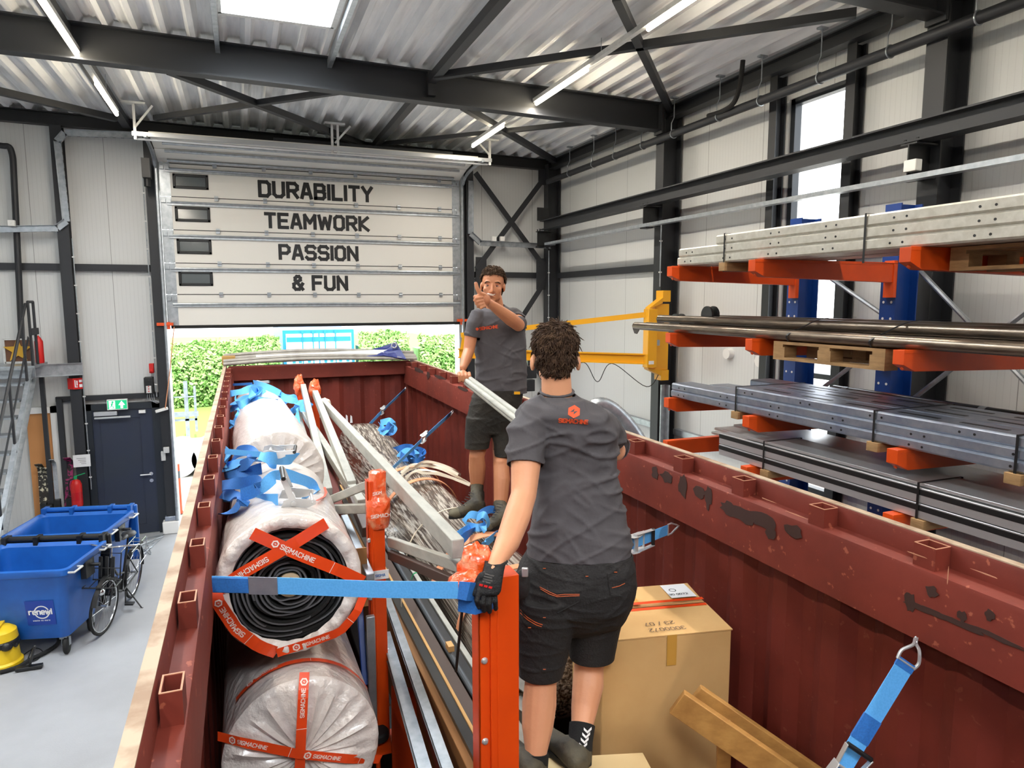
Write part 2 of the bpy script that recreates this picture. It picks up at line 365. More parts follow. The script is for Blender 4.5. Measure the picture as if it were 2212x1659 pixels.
# ---- steel frame
def raft(y, x0=-9.0, x1=5.75):
    b = B(); b.prism(Hprof(.17, .38, .012, .018), (x0, y, zr(x0)-.19), (x1, y, zr(x1)-.19)); return b
for y in (8.85, 4.55, .25, -4.05):
    b = raft(y)
    for x in (-3.6, 2.35): b.box((x-.05, y-.09, zr(x)-.30), (x+.05, y+.09, zr(x)-.02))
    b.box((5.72, y-.1, zr(6)-.42), (5.75, y+.1, zr(6)+.02))
    struct('roof_beam', b, 'steel_dark')
b = B().prism(Hprof(.14, .2), (-9, 13.05, zr(-9)-.1), (5.95, 13.05, zr(6)-.1)); struct('roof_beam', b, 'steel_black')
def hcol(x, y, z1, name='column', w=.2, h=.3):
    b = B(); b.prism(Hprof(w, h, .012, .018), (x, y, 0), (x, y, z1), up=(1, 0, 0)); b.box((x-.22, y-.16, 0), (x+.22, y+.16, .02))
    return struct(name, b, 'steel_dark')
for y in (8.85, 4.55, .25, -4.05): hcol(5.91, y, zr(6)-.02)
hcol(5.93, 12.98, zr(6)-.1, w=.2, h=.26)
for x in (-2.58, -1.29): struct('column', B().prism(Hprof(.16, .19), (x, 13.08, 0), (x, 13.08, zr(x)-.2), up=(0, 1, 0)).box((x-.12, 12.98, 0), (x+.12, 13.19, .02)), 'steel_dark')
struct('column', B().prism(Hprof(.14, .19), (4.20, 13.08, 0), (4.20, 13.08, 6.6), up=(0, 1, 0)), 'steel_dark')
# eaves member along the right wall and lengthwise roof tubes
struct('roof_beam', B().prism(Hprof(.16, .16), (5.92, YF, zr(6)-.12), (5.92, 13.0, zr(6)-.12)), 'steel_dark')
for x in (2.35, -1.58):
    w = .10 if x > 0 else .12
    for ya, yb in ((8.95, 12.97), (4.65, 8.75), (.35, 4.45)):
        struct('roof_beam', B().beam((x, ya, zr(x)-.11), (x, yb, zr(x)-.11), w, .1), 'steel_dark' if x > 0 else 'steel_dark')
for x, nm in ((-.14, 0), (1.09, 1)):
    struct('roof_beam', B().prism(Cprof(.05, .1, .005), (x, 4.7, zr(x)-.06), (x, 9.0, zr(x)-.06)), 'galv')
def brace(p, q, r=.055, m='steel_dark', name='roof_brace'):
    return struct(name, B().beam(p, q, r*1.5, r*1.5), m)
Z = 6.72
def ap(px, py): p = at(px, py, Z=Z); return p
brace(ap(940, 165), ap(1850, 28)); brace(ap(1453, 248), ap(1332, -8)); brace(ap(365, 152), ap(800, 318), .06)
brace(ap(335, 255), ap(745, 195), .05); brace(ap(1000, 230), ap(1198, 347), .06); brace(ap(815, 312), ap(1290, 262), .045)
brace(ap(-40, 188), ap(250, 256), .06)
# girts
G = .11
struct('trim_2', B().box((-9, 13.12, 4.5), (-2.66, 13.2, 4.5+G)).box((-2.5, 13.12, 4.5), (-1.37, 13.2, 4.5+G)).box((4.27, 13.10, 4.46), (5.8, 13.18, 4.46+G)).box((-2.9, 13.12, 2.37), (-1.37, 13.2, 2.45)), 'steel_dark')
b = B()
for ya, yb in ((9.0, 12.85), (6.8, 8.72), (4.68, 5.6), (.4, 4.42)): b.box((XR-.09, ya, 4.45), (XR, yb, 4.45+G))
struct('trim_3', b, 'steel_dark')
b = B()
for ya, yb in ((9.0, 12.85), (6.8, 8.72), (4.68, 5.6), (.4, 4.42)): b.box((XR-.08, ya, 1.98), (XR, yb, 2.07))
struct('trim_4', b, 'galv')
struct('trim_5', B().box((5.86, 8.62, 0), (5.88, 8.74, 2.75)).box((5.78, 8.70, 0), (5.88, 8.72, 2.75)), 'galv')
# X bracing beside the gate
xa, xb = 4.32, 5.83
for (p, q) in (((xa, 6.45), (xb, 4.62)), ((xb, 6.52), (xa, 4.62)), ((xa, 4.45), (xb, 2.3)), ((xb, 4.45), (xa, 2.3))):
    off = 0 if p[0] == xa else .02
    struct('wall_brace', B().beam((p[0], 13.0-off, p[1]), (q[0], 13.0-off, q[1]), .012, .1, up=(0, 0, 1)), 'steel_dark')
b = B()
for x, z, s in ((4.33, 4.52, 1), (5.80, 4.52, -1)):
    b.box((x-.02 if s > 0 else x-.2, 12.985, z-.3), (x+.2 if s > 0 else x+.02, 13.0, z+.33))
    for dz in (.17, .25, -.17, -.25): b.cyl((x+s*.12*(1.2-abs(dz)), 12.985, z+dz), .018, .014, (0, -1, 0), 8)
b.box((5.64, 12.985, 6.3), (5.83, 13.0, 6.6))
struct('wall_brace', b, 'steel_dark')
# ---- windows
def tall_window(n, y0, y1, z0, z1):
    r = empty('window_%d' % n, (XR, (y0+y1)/2, z0)); r['kind'] = 'structure'
    b = B(); X0, X1 = XR+.02, XR+.12
    for a, c in ((y0, y0+.07), (y1-.07, y1)): b.box((X0, a, z0), (X1, c, z1))
    b.box((X0, y0, z0), (X1, y1, z0+.07)).box((X0, y0, z1-.07), (X1, y1, z1)).box((X0+.02, y0, 3.1), (X1-.02, y1, 3.16))
    struct('window_frame', b, 'window_frame', r, bevel=.004)
    struct('pane', B().box((XR+.08, y0+.07, z0+.07), (XR+.084, y1-.07, z1-.07)), 'glass', r)
    return r
tall_window(1, wy0, wy1, wz0, wz1)
for y in (wy0-.1, wy1+.1):
    struct('window_post', B().prism(Hprof(.12, .14, .01, .012), (XR-.09, y, 0), (XR-.09, y, zr(6)-.2), up=(1, 0, 0)), 'steel_dark')
# ---- sectional gate
gate = empty('door_1', (1.4, 13.0, 3.5)); gate['kind'] = 'structure'
GY = 13.02; GX0, GX1 = -1.17, 4.0
zs = [at(675, y, Y=GY).z for y in (699, 635.6, 572, 505, 438, 371)]
words = [None, '& FUN', 'PASSION', 'TEAMWORK', 'DURABILITY']
def gpanel(z0, z1, o=(0, 0), ang=0):
    "one gate section from z0 to z1, leaning inward by ang about its lower edge"
    return z0, z1
for i in range(5):
    z0, z1 = zs[i], zs[i+1]-.012
    b = B().box((GX0, GY, z0), (GX1, GY+.045, z1))
    for k in range(1, 4): b.box((GX0+.12, GY-.0015, z0+(z1-z0)*k/4), (GX1-.12, GY, z0+(z1-z0)*k/4+.004))
    pn = struct('gate_section', b, 'gate_white', gate)
    b = B().box((GX0, GY-.006, z0), (GX0+.17, GY, z1)).box((GX1-.15, GY-.006, z0), (GX1, GY, z1)); struct('end_plate', b, 'galv', gate)
    if words[i]:
        wx0, wx1 = at(375+i*4-8 if 0 else [0, 385, 380, 376, 371][i], 600, Y=GY).x, 0
        px0, px1, py0, py1 = [None, (385, 461, 584, 619), (381, 458, 514, 551), (377, 455, 444, 482), (372, 451, 373, 412)][i]
        A_, C_ = at(px0, py0, Y=GY), at(px1, py1, Y=GY)
        x0, x1, zz1, zz0 = A_.x, C_.x, A_.z-.01, C_.z+.01
        b = B(); w = .045
        b.box((x0, GY-.02, zz0), (x0+w, GY, zz1)).box((x1-w, GY-.02, zz0), (x1, GY, zz1)).box((x0, GY-.02, zz0), (x1, GY, zz0+w)).box((x0, GY-.02, zz1-w), (x1, GY, zz1))
        fr = struct('gate_window_frame', b, 'black', gate, bevel=.008)
        struct('gate_window_pane', B().box((x0+w, GY-.006, zz0+w), (x1-w, GY-.002, zz1-w)), 'glass_grey', gate)
        b = B(); xm = at(688, 500, Y=GY).x; ym = at(690, [0, 625, 560, 494, 429][i], Y=GY).z
        letters(b, words[i], [0, .225, .225, .225, .235][i], (xm, GY, ym), (1, 0, 0), (0, 0, 1), wt=.26, t=.004, sp=1.95)
        struct('gate_lettering', b, 'black', gate, smooth=0)
# stiffener bars, hinges and the bottom rail
for i in range(1, 6):
    z = zs[i]
    b = B().box((GX0+.17, GY-.004, z-.012), (GX1-.15, GY+.002, z))
    struct('gate_joint', b, 'black', gate)
    zb = z-.10 if i > 1 else z-.17
    b = B().tube([(GX0+.1, GY-.02, zb), (GX1-.02, GY-.02, zb)], .02, 8).box((GX0+.1, GY-.028, zb-.05), (GX1-.05, GY-.01, zb-.02))
    struct('gate_stiffener', b, 'galv', gate)
    b = B()
    for k in range(6):
        x = GX0+.17+(GX1-GX0-.32)*(k+.88)/6.2; b.box((x-.03, GY-.025, z-.05), (x+.03, GY, z+.03)).cyl((x-.035, GY-.03, z-.006), .012, .07, (1, 0, 0), 8)
    for x in (GX0+.05, GX0+.13, GX1-.12, GX1-.04): b.box((x-.03, GY-.04, z-.11), (x+.03, GY, z-.05)).box((x-.03, GY-.02, z-.01), (x+.03, GY, z+.05))
    struct('gate_hinge', b, 'galv', gate)
struct('gate_seal', B().box((GX0+.05, GY-.01, zs[0]-.055), (GX1-.02, GY+.04, zs[0])), 'black_rubber', gate)
# upper sections leaning back along the tracks
def lean(p, q, mt, nm, th=.04):
    b = B(); b.add([(GX0, p[0], p[1]), (GX1, p[0], p[1]), (GX1, q[0], q[1]), (GX0, q[0], q[1]), (GX0, p[0]+th, p[1]+th), (GX1, p[0]+th, p[1]+th), (GX1, q[0]+th*.3, q[1]+th), (GX0, q[0]+th*.3, q[1]+th)],
                   [(0, 1, 2, 3), (7, 6, 5, 4), (0, 4, 5, 1), (2, 6, 7, 3), (0, 3, 7, 4), (1, 5, 6, 2)])
    struct(nm, b, mt, gate)
zt = zs[5]
lean((GY, zt), (GY-.46, zt+.125), 'gate_white', 'gate_section'); lean((GY-.48, zt+.13), (GY-.82, zt+.175), 'gate_white', 'gate_section')
lean((GY-.84, zt+.18), (GY-1.15, zt+.20), 'gate_white', 'gate_section')
for yy, z in ((GY-.10, zt+.01), (GY-.46, zt+.09), (GY-.8, zt+.14)): struct('gate_stiffener', B().tube([(GX0+.15, yy-.04, z), (GX1-.15, yy-.04, z)], .022, 8), 'galv', gate)
# tracks, spring shaft and hangers
trk = [(13.0, 0.05), (13.0, zt-.35), (12.92, zt-.08), (12.7, zt+.05), (12.3, zt+.11), (11.9, zt+.13), (11.75, zt+.14)]
for x in (GX0-.03, GX1+.03): struct('gate_track', B().tube([(x, y-.05, z) for y, z in bez([(0, y, z) for y, z in trk], 5) and [(p.y, p.z) for p in bez([(0, y, z) for y, z in trk], 5)]], .03, 6), 'galv', gate)
struct('gate_shaft', B().box((GX0-.2, 11.72, zt+.13), (GX1+.2, 11.78, zt+.19)).tube([(GX0-.15, 11.8, zt+.10), (GX1+.15, 11.8, zt+.10)], .018, 8), 'alu', gate)
struct('gate_spring', B().tube([(.6, 11.95, zt+.27), (3.55, 11.95, zt+.27)], .035, 10), 'steel_dark', gate)
for x, w in ((GX0-.16, .05), (1.53, .09), (GX1+.17, .05)):
    b = B()
    for dx in ((0,) if w < .08 else (-.045, .045)):
        b.box((x+dx-.018, 11.73, zt+.08), (x+dx+.018, 11.77, zr(x)-.05))
    b.box((x-.16, 11.7, zr(x)-.06), (x+.16, 11.8, zr(x)-.03)); b.beam((x, 11.75, zt+.25), (x+(.25 if x < 4 else -.25), 11.75, zr(x)-.06), .02, .03)
    struct('gate_hanger', b, 'galv_white', gate)
for x, s in ((GX0-.03, -1), (GX1+.03, 1)):
    struct('gate_catch', B().box((x-.13 if s < 0 else x-.12, GY-.09, zs[0]-.0), (x+.12 if s < 0 else x+.13, GY-.03, zs[0]+.05)).box((x-.05 if s > 0 else x-.01, GY-.07, zs[0]-.06), (x+.01 if s > 0 else x+.07, GY-.03, zs[0]+.06)), 'orange_plastic', gate)
struct('gate_motor', B().box((GX0-.2, 12.6, zt-.32), (GX0-.08, 12.8, zt-.02)).cyl((GX0-.14, 12.7, zt-.45), .05, .2, (0, 0, 1), 12), 'black', gate)
# frame posts round the gate opening
struct('door_frame', B().box((gx0-.02, 13.1, 0), (gx0+.03, 13.42, 5.9)).box((gx1-.03, 13.1, 0), (gx1+.02, 13.42, 5.9)).box((gx0, 13.2, 5.85), (gx1, 13.42, 5.9)), 'galv_white', gate)
# ---- personnel door
d2 = empty('door_2', (-2.05, 13.15, 0)); d2['kind'] = 'structure'
DX0, DX1, DZ = -2.5, -1.38, 2.3
struct('door_frame', B().box((DX0, 13.08, 0), (DX0+.1, 13.22, DZ)).box((DX1-.12, 13.08, 0), (DX1, 13.22, DZ)).box((DX0, 13.08, DZ-.1), (DX1, 13.22, DZ)), 'window_frame', d2)
b = B().box((DX0+.1, 13.12, .01), (DX1-.12, 13.18, DZ-.1))
for x0, x1, z0, z1 in ((DX0+.2, DX1-.32, .18, DZ-.25),):
    b.box((x0, 13.112, z0), (x0+.008, 13.12, z1)).box((x1-.008, 13.112, z0), (x1, 13.12, z1)).box((x0, 13.112, z1-.008), (x1, 13.12, z1)).box((x0, 13.112, z0), (x1, 13.12, z0+.008))
struct('door_leaf', b, 'door_dark', d2)
struct('door_closer', B().box((DX0+.14, 13.03, DZ-.19), (DX0+.48, 13.12, DZ-.12)).box((DX0+.15, 13.0, DZ-.235), (DX0+.68, 13.03, DZ-.205)), 'alu', d2, bevel=.004)
struct('door_handle', B().tube([(DX1-.2, 13.12, 1.05), (DX1-.2, 13.06, 1.05), (DX1-.36, 13.06, 1.05)], .012, 8).cyl((DX1-.2, 13.12, 1.05), .03, .01, (0, -1, 0), 14).cyl((DX1-.2, 13.12, .93), .03, .01, (0, -1, 0), 14), 'alu', d2)
struct('door_magnet', B().box((DX1-.32, 13.06, DZ-.18), (DX1-.22, 13.12, DZ-.13)), 'white', d2)
# ---- crane runway beam with its brackets on the right columns
cr = empty('crane_rail_beam', (5.6, 4, 5.2), 'long dark steel runway beam bracketed to the columns of the right wall', 'beam')
mk('beam', B().prism(Hprof(.18, .18, .012, .016), (5.6, -6, 5.46), (5.6, 12.62, 5.46)), 'steel_dark', cr)
for y in (12.72, 8.85, 4.55):
    b = B().prism(Hprof(.16, .3, .012, .014), (5.50, y, 5.21), (5.78, y, 5.21)).box((5.5, y-.08, 5.04), (5.62, y+.08, 5.07))
    for dy in (-.06, .06): b.cyl((5.53, y+dy, 5.36), .012, .04, (0, 0, 1), 6)
    if y > 12: b.box((5.45, y-.12, 5.55), (5.7, y-.10, 5.8))
    mk('bracket', b, 'steel_black', cr)
# ---- cable trays
def tray(name, pts, up, label, w=.1, h=.045, m='galv'):
    b = B()
    for p, q in zip(pts[:-1], pts[1:]):
        p, q = V(p), V(q); b.prism([(-w/2, h/2), (-w/2, -h/2), (w/2, -h/2), (w/2, h/2), (w/2-.004, h/2), (w/2-.004, -h/2+.004), (-w/2+.004, -h/2+.004), (-w/2+.004, h/2)], p, q, up)
        x, y, d = frame(q-p, up); L = (q-p).length; n = int(L/.12)
        for k in range(n):
            if len(b.f) < 1500: c = p+d*(L*(k+.5)/n)-x*(w/2+.001); b.k = 1; b.obox(c, d*.022, y*.006, x*.0015); b.k = 0
    return mk(name, b, [m, 'steel_black'], label=label, cat='cable tray')
TX = 5.52
A2 = at(1017, 505, Y=12.93); A3 = at(1038, 525, Y=12.93); A4 = at(1190, 532, Y=12.93)
tray('cable_tray', [(A4.x-.02, 12.78, A4.z+.03), (TX, 12.3, 5.08), (TX, 8.8, 5.08), (TX, 4.5, 5.06), (TX, 1.5, 5.05)], (0, 0, 1), 'long perforated galvanised cable tray under the crane rail on the right wall')
tray('cable_tray', [at(1017, 390, Y=12.93), A2, A3, A4], (0, -1, 0), 'galvanised cable tray dropping down beside the right edge of the gate')
tray('cable_tray', [at(292, 292, Y=12.95), at(140, 287, Y=12.95), at(124, 305, Y=12.95), at(143, 478, Y=12.95), at(124, 493, Y=12.95), at(-60, 496, Y=12.95)], (0, -1, 0), 'stepped galvanised cable tray on the back wall left of the gate')
# ---- dark pipe under the eaves with its hangers
pp = empty('drain_pipe', (5.78, 6, 6.3), 'long dark pipe hung below the eaves along the right wall', 'pipe')
PX = 5.72; pz = lambda y: 4+(2.43 if y > 9 else 2.40)*PX/6
mk('pipe', B().tube([(PX, 12.7, pz(12)), (PX, -6, pz(1)-.04)], .052, 14), 'steel_dark', pp)
for i, q in enumerate((1231, 1283, 1330, 1390, 1455, 1552, 1640, 1765, 1912, 2095)):
    y = at(q, 300, X=PX).y; z = pz(12)+(pz(1)-.04-pz(12))*(12.7-y)/18.7
    b = B().tube([(PX, y, zr(PX)-.02), (PX, y, z+.22), (PX-.04, y, z+.14), (PX-.04, y, z+.05)], .007, 6).box((PX-.05, y-.03, zr(PX)-.03), (PX+.05, y+.03, zr(PX)-.01))
    b.tube([(PX+.056*math.cos(t), y, z+.056*math.sin(t)) for t in [k*math.pi/8 for k in range(16)]], .008, 5, closed=True)
    mk('hanger', b, 'galv', pp)
mk('flexible_hose', B().tube(bez([at(1530, 250, X=5.70), at(1560, 240, X=5.66), at(1585, 222, X=5.62), at(1598, 185, X=5.6), at(1605, 130, X=5.6)], 6), .028, 10), 'black_rubber', pp)
# left downpipe on the back wall
dp = mk('drain_pipe', B().tube(bez([at(-30, 315, Y=13.05), at(5, 315, Y=13.05), at(25, 328, Y=13.05), at(32, 420, Y=13.05), at(50, 800, Y=13.05)], 6), .045, 10), 'steel_dark', label='dark vertical pipe running down the back wall behind the stairs', cat='pipe')
# ---- light tracks
def light_row(x, ys, label):
    z = 6.6
    r = empty('light_track', (x, 3, z), label, 'light')
    mk('rail', B().prism([(-.028, 0), (.028, 0), (.028, .05), (-.028, .05)], (x, YF+1, z+.03), (x, ys[0][1], z+.03)), 'galv_white', r)
    for y in (10.6, 7.0, 4.2, 1.0): mk('hanging_wire', B().tube([(x, y, z+.07), (x, y, zr(x))], .004, 5), 'galv', r)
    for a, c in ys:
        mk('light_tube', B().prism([(.024*math.cos(t), .024*math.sin(t)) for t in [k*math.pi/5 for k in range(10)]], (x, a, z), (x, c, z)), 'tube_glow', r)
        area('tube_lamp', (x, (a+c)/2, z-.03), (0, 0, math.radians(90)), c-a, .06, 40, (1.0, .92, .82))
pit_ = 2.72
light_row(3.78, [(10.05-pit_*k, 11.5-pit_*k) for k in range(7)], 'right hand row of glowing warm light tubes on a rail')
light_row(-1.5, [(9.9-pit_*k*.93, 11.36-pit_*k*.93) for k in range(7)], 'left hand row of glowing warm light tubes on a rail')
mat('sky_glow', 'FFFFFF', .6, emit=((.92, .97, 1.0), 4.0))  # emission stands in for sky light on the rooflight panes
for xa, xb in ((sx0, sx1), (-5.16, -4.04)):
    for ya, yb in ((5.2, 7.85), (-3.5, -.85)): struct('rooflight_sun_block', B().box((xa-.03, ya-.03, 7.46), (xb+.03, yb+.03, 7.54)), 'sky_glow', smooth=0)  # opaque glowing panes added to keep the sun out of the openings
# ================================================================= cantilever rack and its load
mat('rack_orange', 'E2500F', .4, var=(3, 'D24A12', .4, .7)); mat('rack_blue', '123B86', .35)
mat('steel_tube', '8C7E6E', .28, .75, var=(5, '5F564C', .3, .7), stretch=(6, 1, 6))
mat('galv_blue', 'AEB6C2', .36, .7, var=(9, '8C97AC', .35, .7)); mat('galv_warm', 'D6D3C8', .45, .35, var=(16, 'BFBBAE', .35, .7))
mat('pallet_wood', 'B08B5E', .7, var=(6, '8A6A45', .35, .7), stretch=(1, 1, 5)); mat('yellow', 'E8A60E', .4)
mat('plastic_black', '1D1E20', .35, coat=.3); mat('plum', '3A2A2E', .4)
AY = (5.63, 4.49, 3.12); AZ = (4.32, 3.69, 3.06, 2.64)
rack = empty('cantilever_rack', (5.4, 4.4, 0), 'tall blue and orange cantilever rack loaded with long steel along the right wall', 'rack')
for y in (5.66, 4.52, 3.12, 1.75):
    b = B().prism(Hprof(.16, .26, .014, .014), (5.46, y, .1), (5.46, y, 4.83), up=(1, 0, 0))
    b.prism(Hprof(.1, .2), (4.1, y, .1), (5.6, y, .1))
    mk('upright', b, 'rack_blue', rack)
    b = B()
    for k in range(30):
        z = .5+k*.145
        for dy in (-.04, .04): b.cyl((5.329, y+dy, z), .012, .002, (-1, 0, 0), 8)
    mk('hole_row', b, 'paper', rack, smooth=0)
for y in AY+(1.75,):
    for z in AZ+(1.4,):
        b = B(); w = .04
        for s in (-1, 1): pass
        # tapered boxed arm with a chamfered nose
        pr = [(3.8, z), (5.33, z), (5.33, z-.17), (3.9, z-.135), (3.8, z-.09)]
        n = len(pr); b.add([(x, y-w, zz) for x, zz in pr]+[(x, y+w, zz) for x, zz in pr], [tuple(range(n)), tuple(range(2*n-1, n-1, -1))]+[((i+1) % n, i, n+i, n+(i+1) % n) for i in range(n)])
        b.box((5.2, y-w-.004, z-.01), (5.33, y+w+.004, z)).box((5.29, y-w-.01, z-.30), (5.335, y+w+.01, z+.02)).box((3.796, y-w-.003, z-.02), (5.2, y-w, z+.003))
        b.cyl((3.84, y, z-.115), .012, .01, (-.7, 0, -.7), 6)
        mk('arm', b, 'rack_orange', rack, bevel=.003)
for (ya, za), (yb, zb_) in (((4.45, 4.25), (3.2, 3.1)), ((4.6, 3.75), (5.6, 4.3)), ((5.6, 3.0), (4.6, 3.75)), ((3.2, 4.2), (4.45, 3.1)), ((5.6, 2.6), (3.1, 2.3))):
    mk('brace', B().tube([(5.62, ya, za), (5.62, yb, zb_)], .022, 8), 'galv', rack)
# tier 1: pale galvanised folded profiles, three layers
def cprof_load(name, x0, w, h, y0, y1, z0, m, holes=0, step=.55):
    b = B(); r = .012
    pr = [(0, r), (r, 0), (w-r, 0), (w, r), (w, h-r), (w-r, h), (r, h), (0, h-r)]
    b.add([(x0+a, y0, z0+c) for a, c in pr]+[(x0+a, y1, z0+c) for a, c in pr], [(i, (i+1) % 8, 8+(i+1) % 8, 8+i) for i in range(8)]+[(7, 6, 5, 4, 3, 2, 1, 0), (8, 9, 10, 11, 12, 13, 14, 15)])
    b.k = 1; y = y1-.12
    while y > y0+.1 and holes:
        for dy in (0, .09): b.cyl((x0-.0005, y-dy, z0+h*.45), .008, .002, (-1, 0, 0), 8)
        y -= step
    return b
ph = [(3.88, 5.62, 0), (3.88, 5.60, 1), (3.88, 5.05, 2), (4.25, 5.58, 0), (4.25, 5.4, 1), (4.25, 5.3, 2)]
L3 = ['lowest', 'middle', 'topmost']
for x, y1, k in ph:
    o = mk('steel_profile', cprof_load('p', x, .33, .078, 1.0, y1, 4.325+k*.079, 'galv_warm', holes=1 if x < 4 else 0), ['galv_warm', 'black'],
           label='pale galvanised steel profile, %s of three, %s column, top rack tier' % (L3[k], 'front' if x < 4 else 'rear'), cat='steel profile', group='galvanised profiles on the top rack tier')
def band(name, x0, x1, y, z0, z1, label):
    b = B(); b.ribbon([(x0, y, z0), (x0, y, z1), (x1, y, z1), (x1, y, z0), (x0, y, z0)], V((0, 1, 0)), .016, .002); return mk(name, b, 'black', label=label, cat='strap', smooth=0)
band('strapping_band', 3.872, 4.59, 4.93, 4.245, 4.568, 'thin black band round the pale profiles of the top tier, at their far end')
band('strapping_band', 3.872, 4.59, 3.49, 4.245, 4.568, 'thin black band round the pale profiles of the top tier, above the dark pallet')
mk('timber_bearer', B().box((3.86, 4.90, 4.25), (4.62, 4.98, 4.322)), 'pallet_wood', label='small wooden bearer under the far end of the top tier profiles', cat='timber', bevel=.003)
def pallet(x0, y0, z1, wx, wy, label):
    "euro pallet, its long side facing the aisle; z1 top of deck"
    p = empty('wooden_pallet', (x0+wx/2, y0+wy/2, z1-.144), label, 'pallet')
    for k in range(5):
        x = x0+.0+k*(wx-.12)/4; mk('deck_board', B().box((x, y0, z1-.022), (x+.12, y0+wy, z1)), 'pallet_wood', p)
    for k in range(3):
        y = y0+k*(wy-.1)/2; mk('stringer_board', B().box((x0, y, z1-.044), (x0+wx, y+.1, z1-.022)), 'pallet_wood', p)
    for i in range(3):
        x = x0+i*(wx-.12)/2
        mk('bottom_board', B().box((x, y0, z1-.144), (x+.12, y0+wy, z1-.122)), 'pallet_wood', p)
        for k in range(3):
            y = y0+k*(wy-.12)/2; mk('block', B().box((x, y, z1-.122), (x+.12, y+.12, z1-.044)), 'pallet_wood', p)
    return p
pallet(3.9, 3.3, 3.682, .8, 1.02, 'wooden pallet strapped under the round dark tubes on the second rack tier')
pallet(4.1, 1.9, 4.32, .8, 1.15, 'dark wooden pallet under the pale profiles at the near end of the top tier')
# tier 2: round machine tubes with dark end plates
tx = [(3.91, 6.40, .04, 0), (4.0, 6.30, .04, 0), (4.10, 5.95, .04, 0), (4.20, 6.0, .04, 0), (4.30, 5.9, .04, 0), (4.08, 6.2, .04, 1), (4.18, 5.55, .04, 1), (4.28, 5.5, .045, 1), (4.40, 5.8, .04, 0)]
nm = ['nearest the aisle', 'second from the aisle', 'third from the aisle', 'fourth from the aisle', 'fifth from the aisle', 'front one of the upper row', 'middle one of the upper row', 'rear one of the upper row', 'at the rear against the rack posts']
for i, (x, y1, r, up_) in enumerate(tx):
    t = empty('steel_tube', (x, 4, 3.69), 'long dark steel tube, second rack tier, '+nm[i], 'tube', 'round tubes on the second rack tier')
    z = 3.692+r+up_*.078
    mk('tube', B().tube([(x, 1.0, z), (x, y1, z)], r, 14), 'steel_tube', t)
    if i in (0, 2, 5, 6):
        s = 1 if i in (2, 6) else -1
        po = [(0, 0), (.05, .035), (.12, .03), (.16, 0), (.14, -.045), (.10, -.085), (.05, -.08), (.02, -.04)]
        b = B().plate([(a, c*s) for a, c in po] if s > 0 else [(a, c) for a, c in po], (x-.006, y1+.05, z), (0, -1, 0), (0, 0, 1), .006)
        if i in (2, 6): b = B().cyl((x-.04, y1-.05, z+.05), .085, .02, (1, 0, 0), 20).cyl((x+.03, y1-.05, z+.05), .085, .02, (1, 0, 0), 20)
        mk('end_plate', b, 'plum' if i in (0, 5) else 'plastic_black', t)
    else: mk('end_cap', B().cyl((x, y1, z), r*1.02, .012, (0, 1, 0), 14), 'plastic_black', t)
for y in (4.15, 3.4):
    pts = [(3.885, y+.0, 3.69), (3.86, y-.01, 3.735), (3.93, y-.06, 3.785), (4.08, y-.14, 3.862), (4.3, y-.24, 3.87)]
    mk('strapping_band', B().ribbon(bez(pts, 4), V((0, 1, 0)), .016, .002), 'black', label='thin dark band over the round tubes at the %s end of their pallet' % ('far' if y > 4 else 'near'), cat='strap', smooth=0)
# tier 3: bluish folded profiles, three layers, with slotted tops
for k in range(3):
    for c, (x, w) in enumerate(((3.88, .24), (4.125, .24), (4.37, .24))):
        y1 = (5.67, 5.66, 4.73)[k]+(c*-.25 if k < 2 else c*.02) + (.35 if (c == 2 and k == 2) else 0)
        b = cprof_load('p', x, w, .068, 1.0, y1, 3.065+k*.069, 'galv_blue', holes=1 if c == 0 else 0, step=.62)
        if k == 2:
            y = 4.5
            while y > 1.3: b.k = 1; b.box((x+.09, y-.28, 3.065+3*.069-.001), (x+.125, y, 3.065+3*.069+.0008)); y -= .42
        mk('steel_profile', b, ['galv_blue', 'black'], label='blue-grey steel profile, %s layer, %s row, third rack tier' % (L3[k], ('front', 'middle', 'rear')[c]), cat='steel profile', group='galvanised profiles on the third rack tier')
band('strapping_band', 3.872, 4.62, 4.71, 3.0, 3.275, 'thin black band round the blue-grey profiles of the third tier, at their far end')
band('strapping_band', 3.872, 4.62, 3.33, 3.0, 3.275, 'thin black band round the blue-grey profiles of the third tier, halfway along')
band('strapping_band', 3.872, 4.62, 2.42, 3.0, 3.275, 'thin black band round the blue-grey profiles of the third tier, at their near end')
for y in (4.66, 3.28, 2.38): mk('timber_bearer', B().box((3.86, y, 3.0), (4.62, y+.09, 3.062)), 'pallet_wood', label='small wooden bearer under the third tier profiles, %s' % {4.66: 'farthest', 3.28: 'in the middle', 2.38: 'nearest'}[y], cat='timber', bevel=.003)
for i, (x, z, y1) in enumerate(((4.68, 3.12, 4.55), (4.8, 3.12, 4.5), (4.74, 3.215, 4.52))):
    t = empty('plastic_roll', (x, 3.5, 3.06), 'black wrapped roll behind the third tier profiles, '+('front of the lower pair', 'rear of the lower pair', 'lying on top of the pair')[i], 'roll', 'black rolls on the third rack tier')
    mk('roll_body', B().lathe([(0, 0), (.045, 0), (.056, .02), (.056, 2.9), (.045, 2.92), (0, 2.92)], (x, y1-2.92, z), (0, 1, 0), 16), 'plastic_black', t)
    if i != 1:
        for yy in (y1-.18, y1-1.35): mk('tape_band', B().lathe([(.0575, 0), (.0575, .05)], (x, yy, z), (0, 1, 0), 16), 'galv', t)
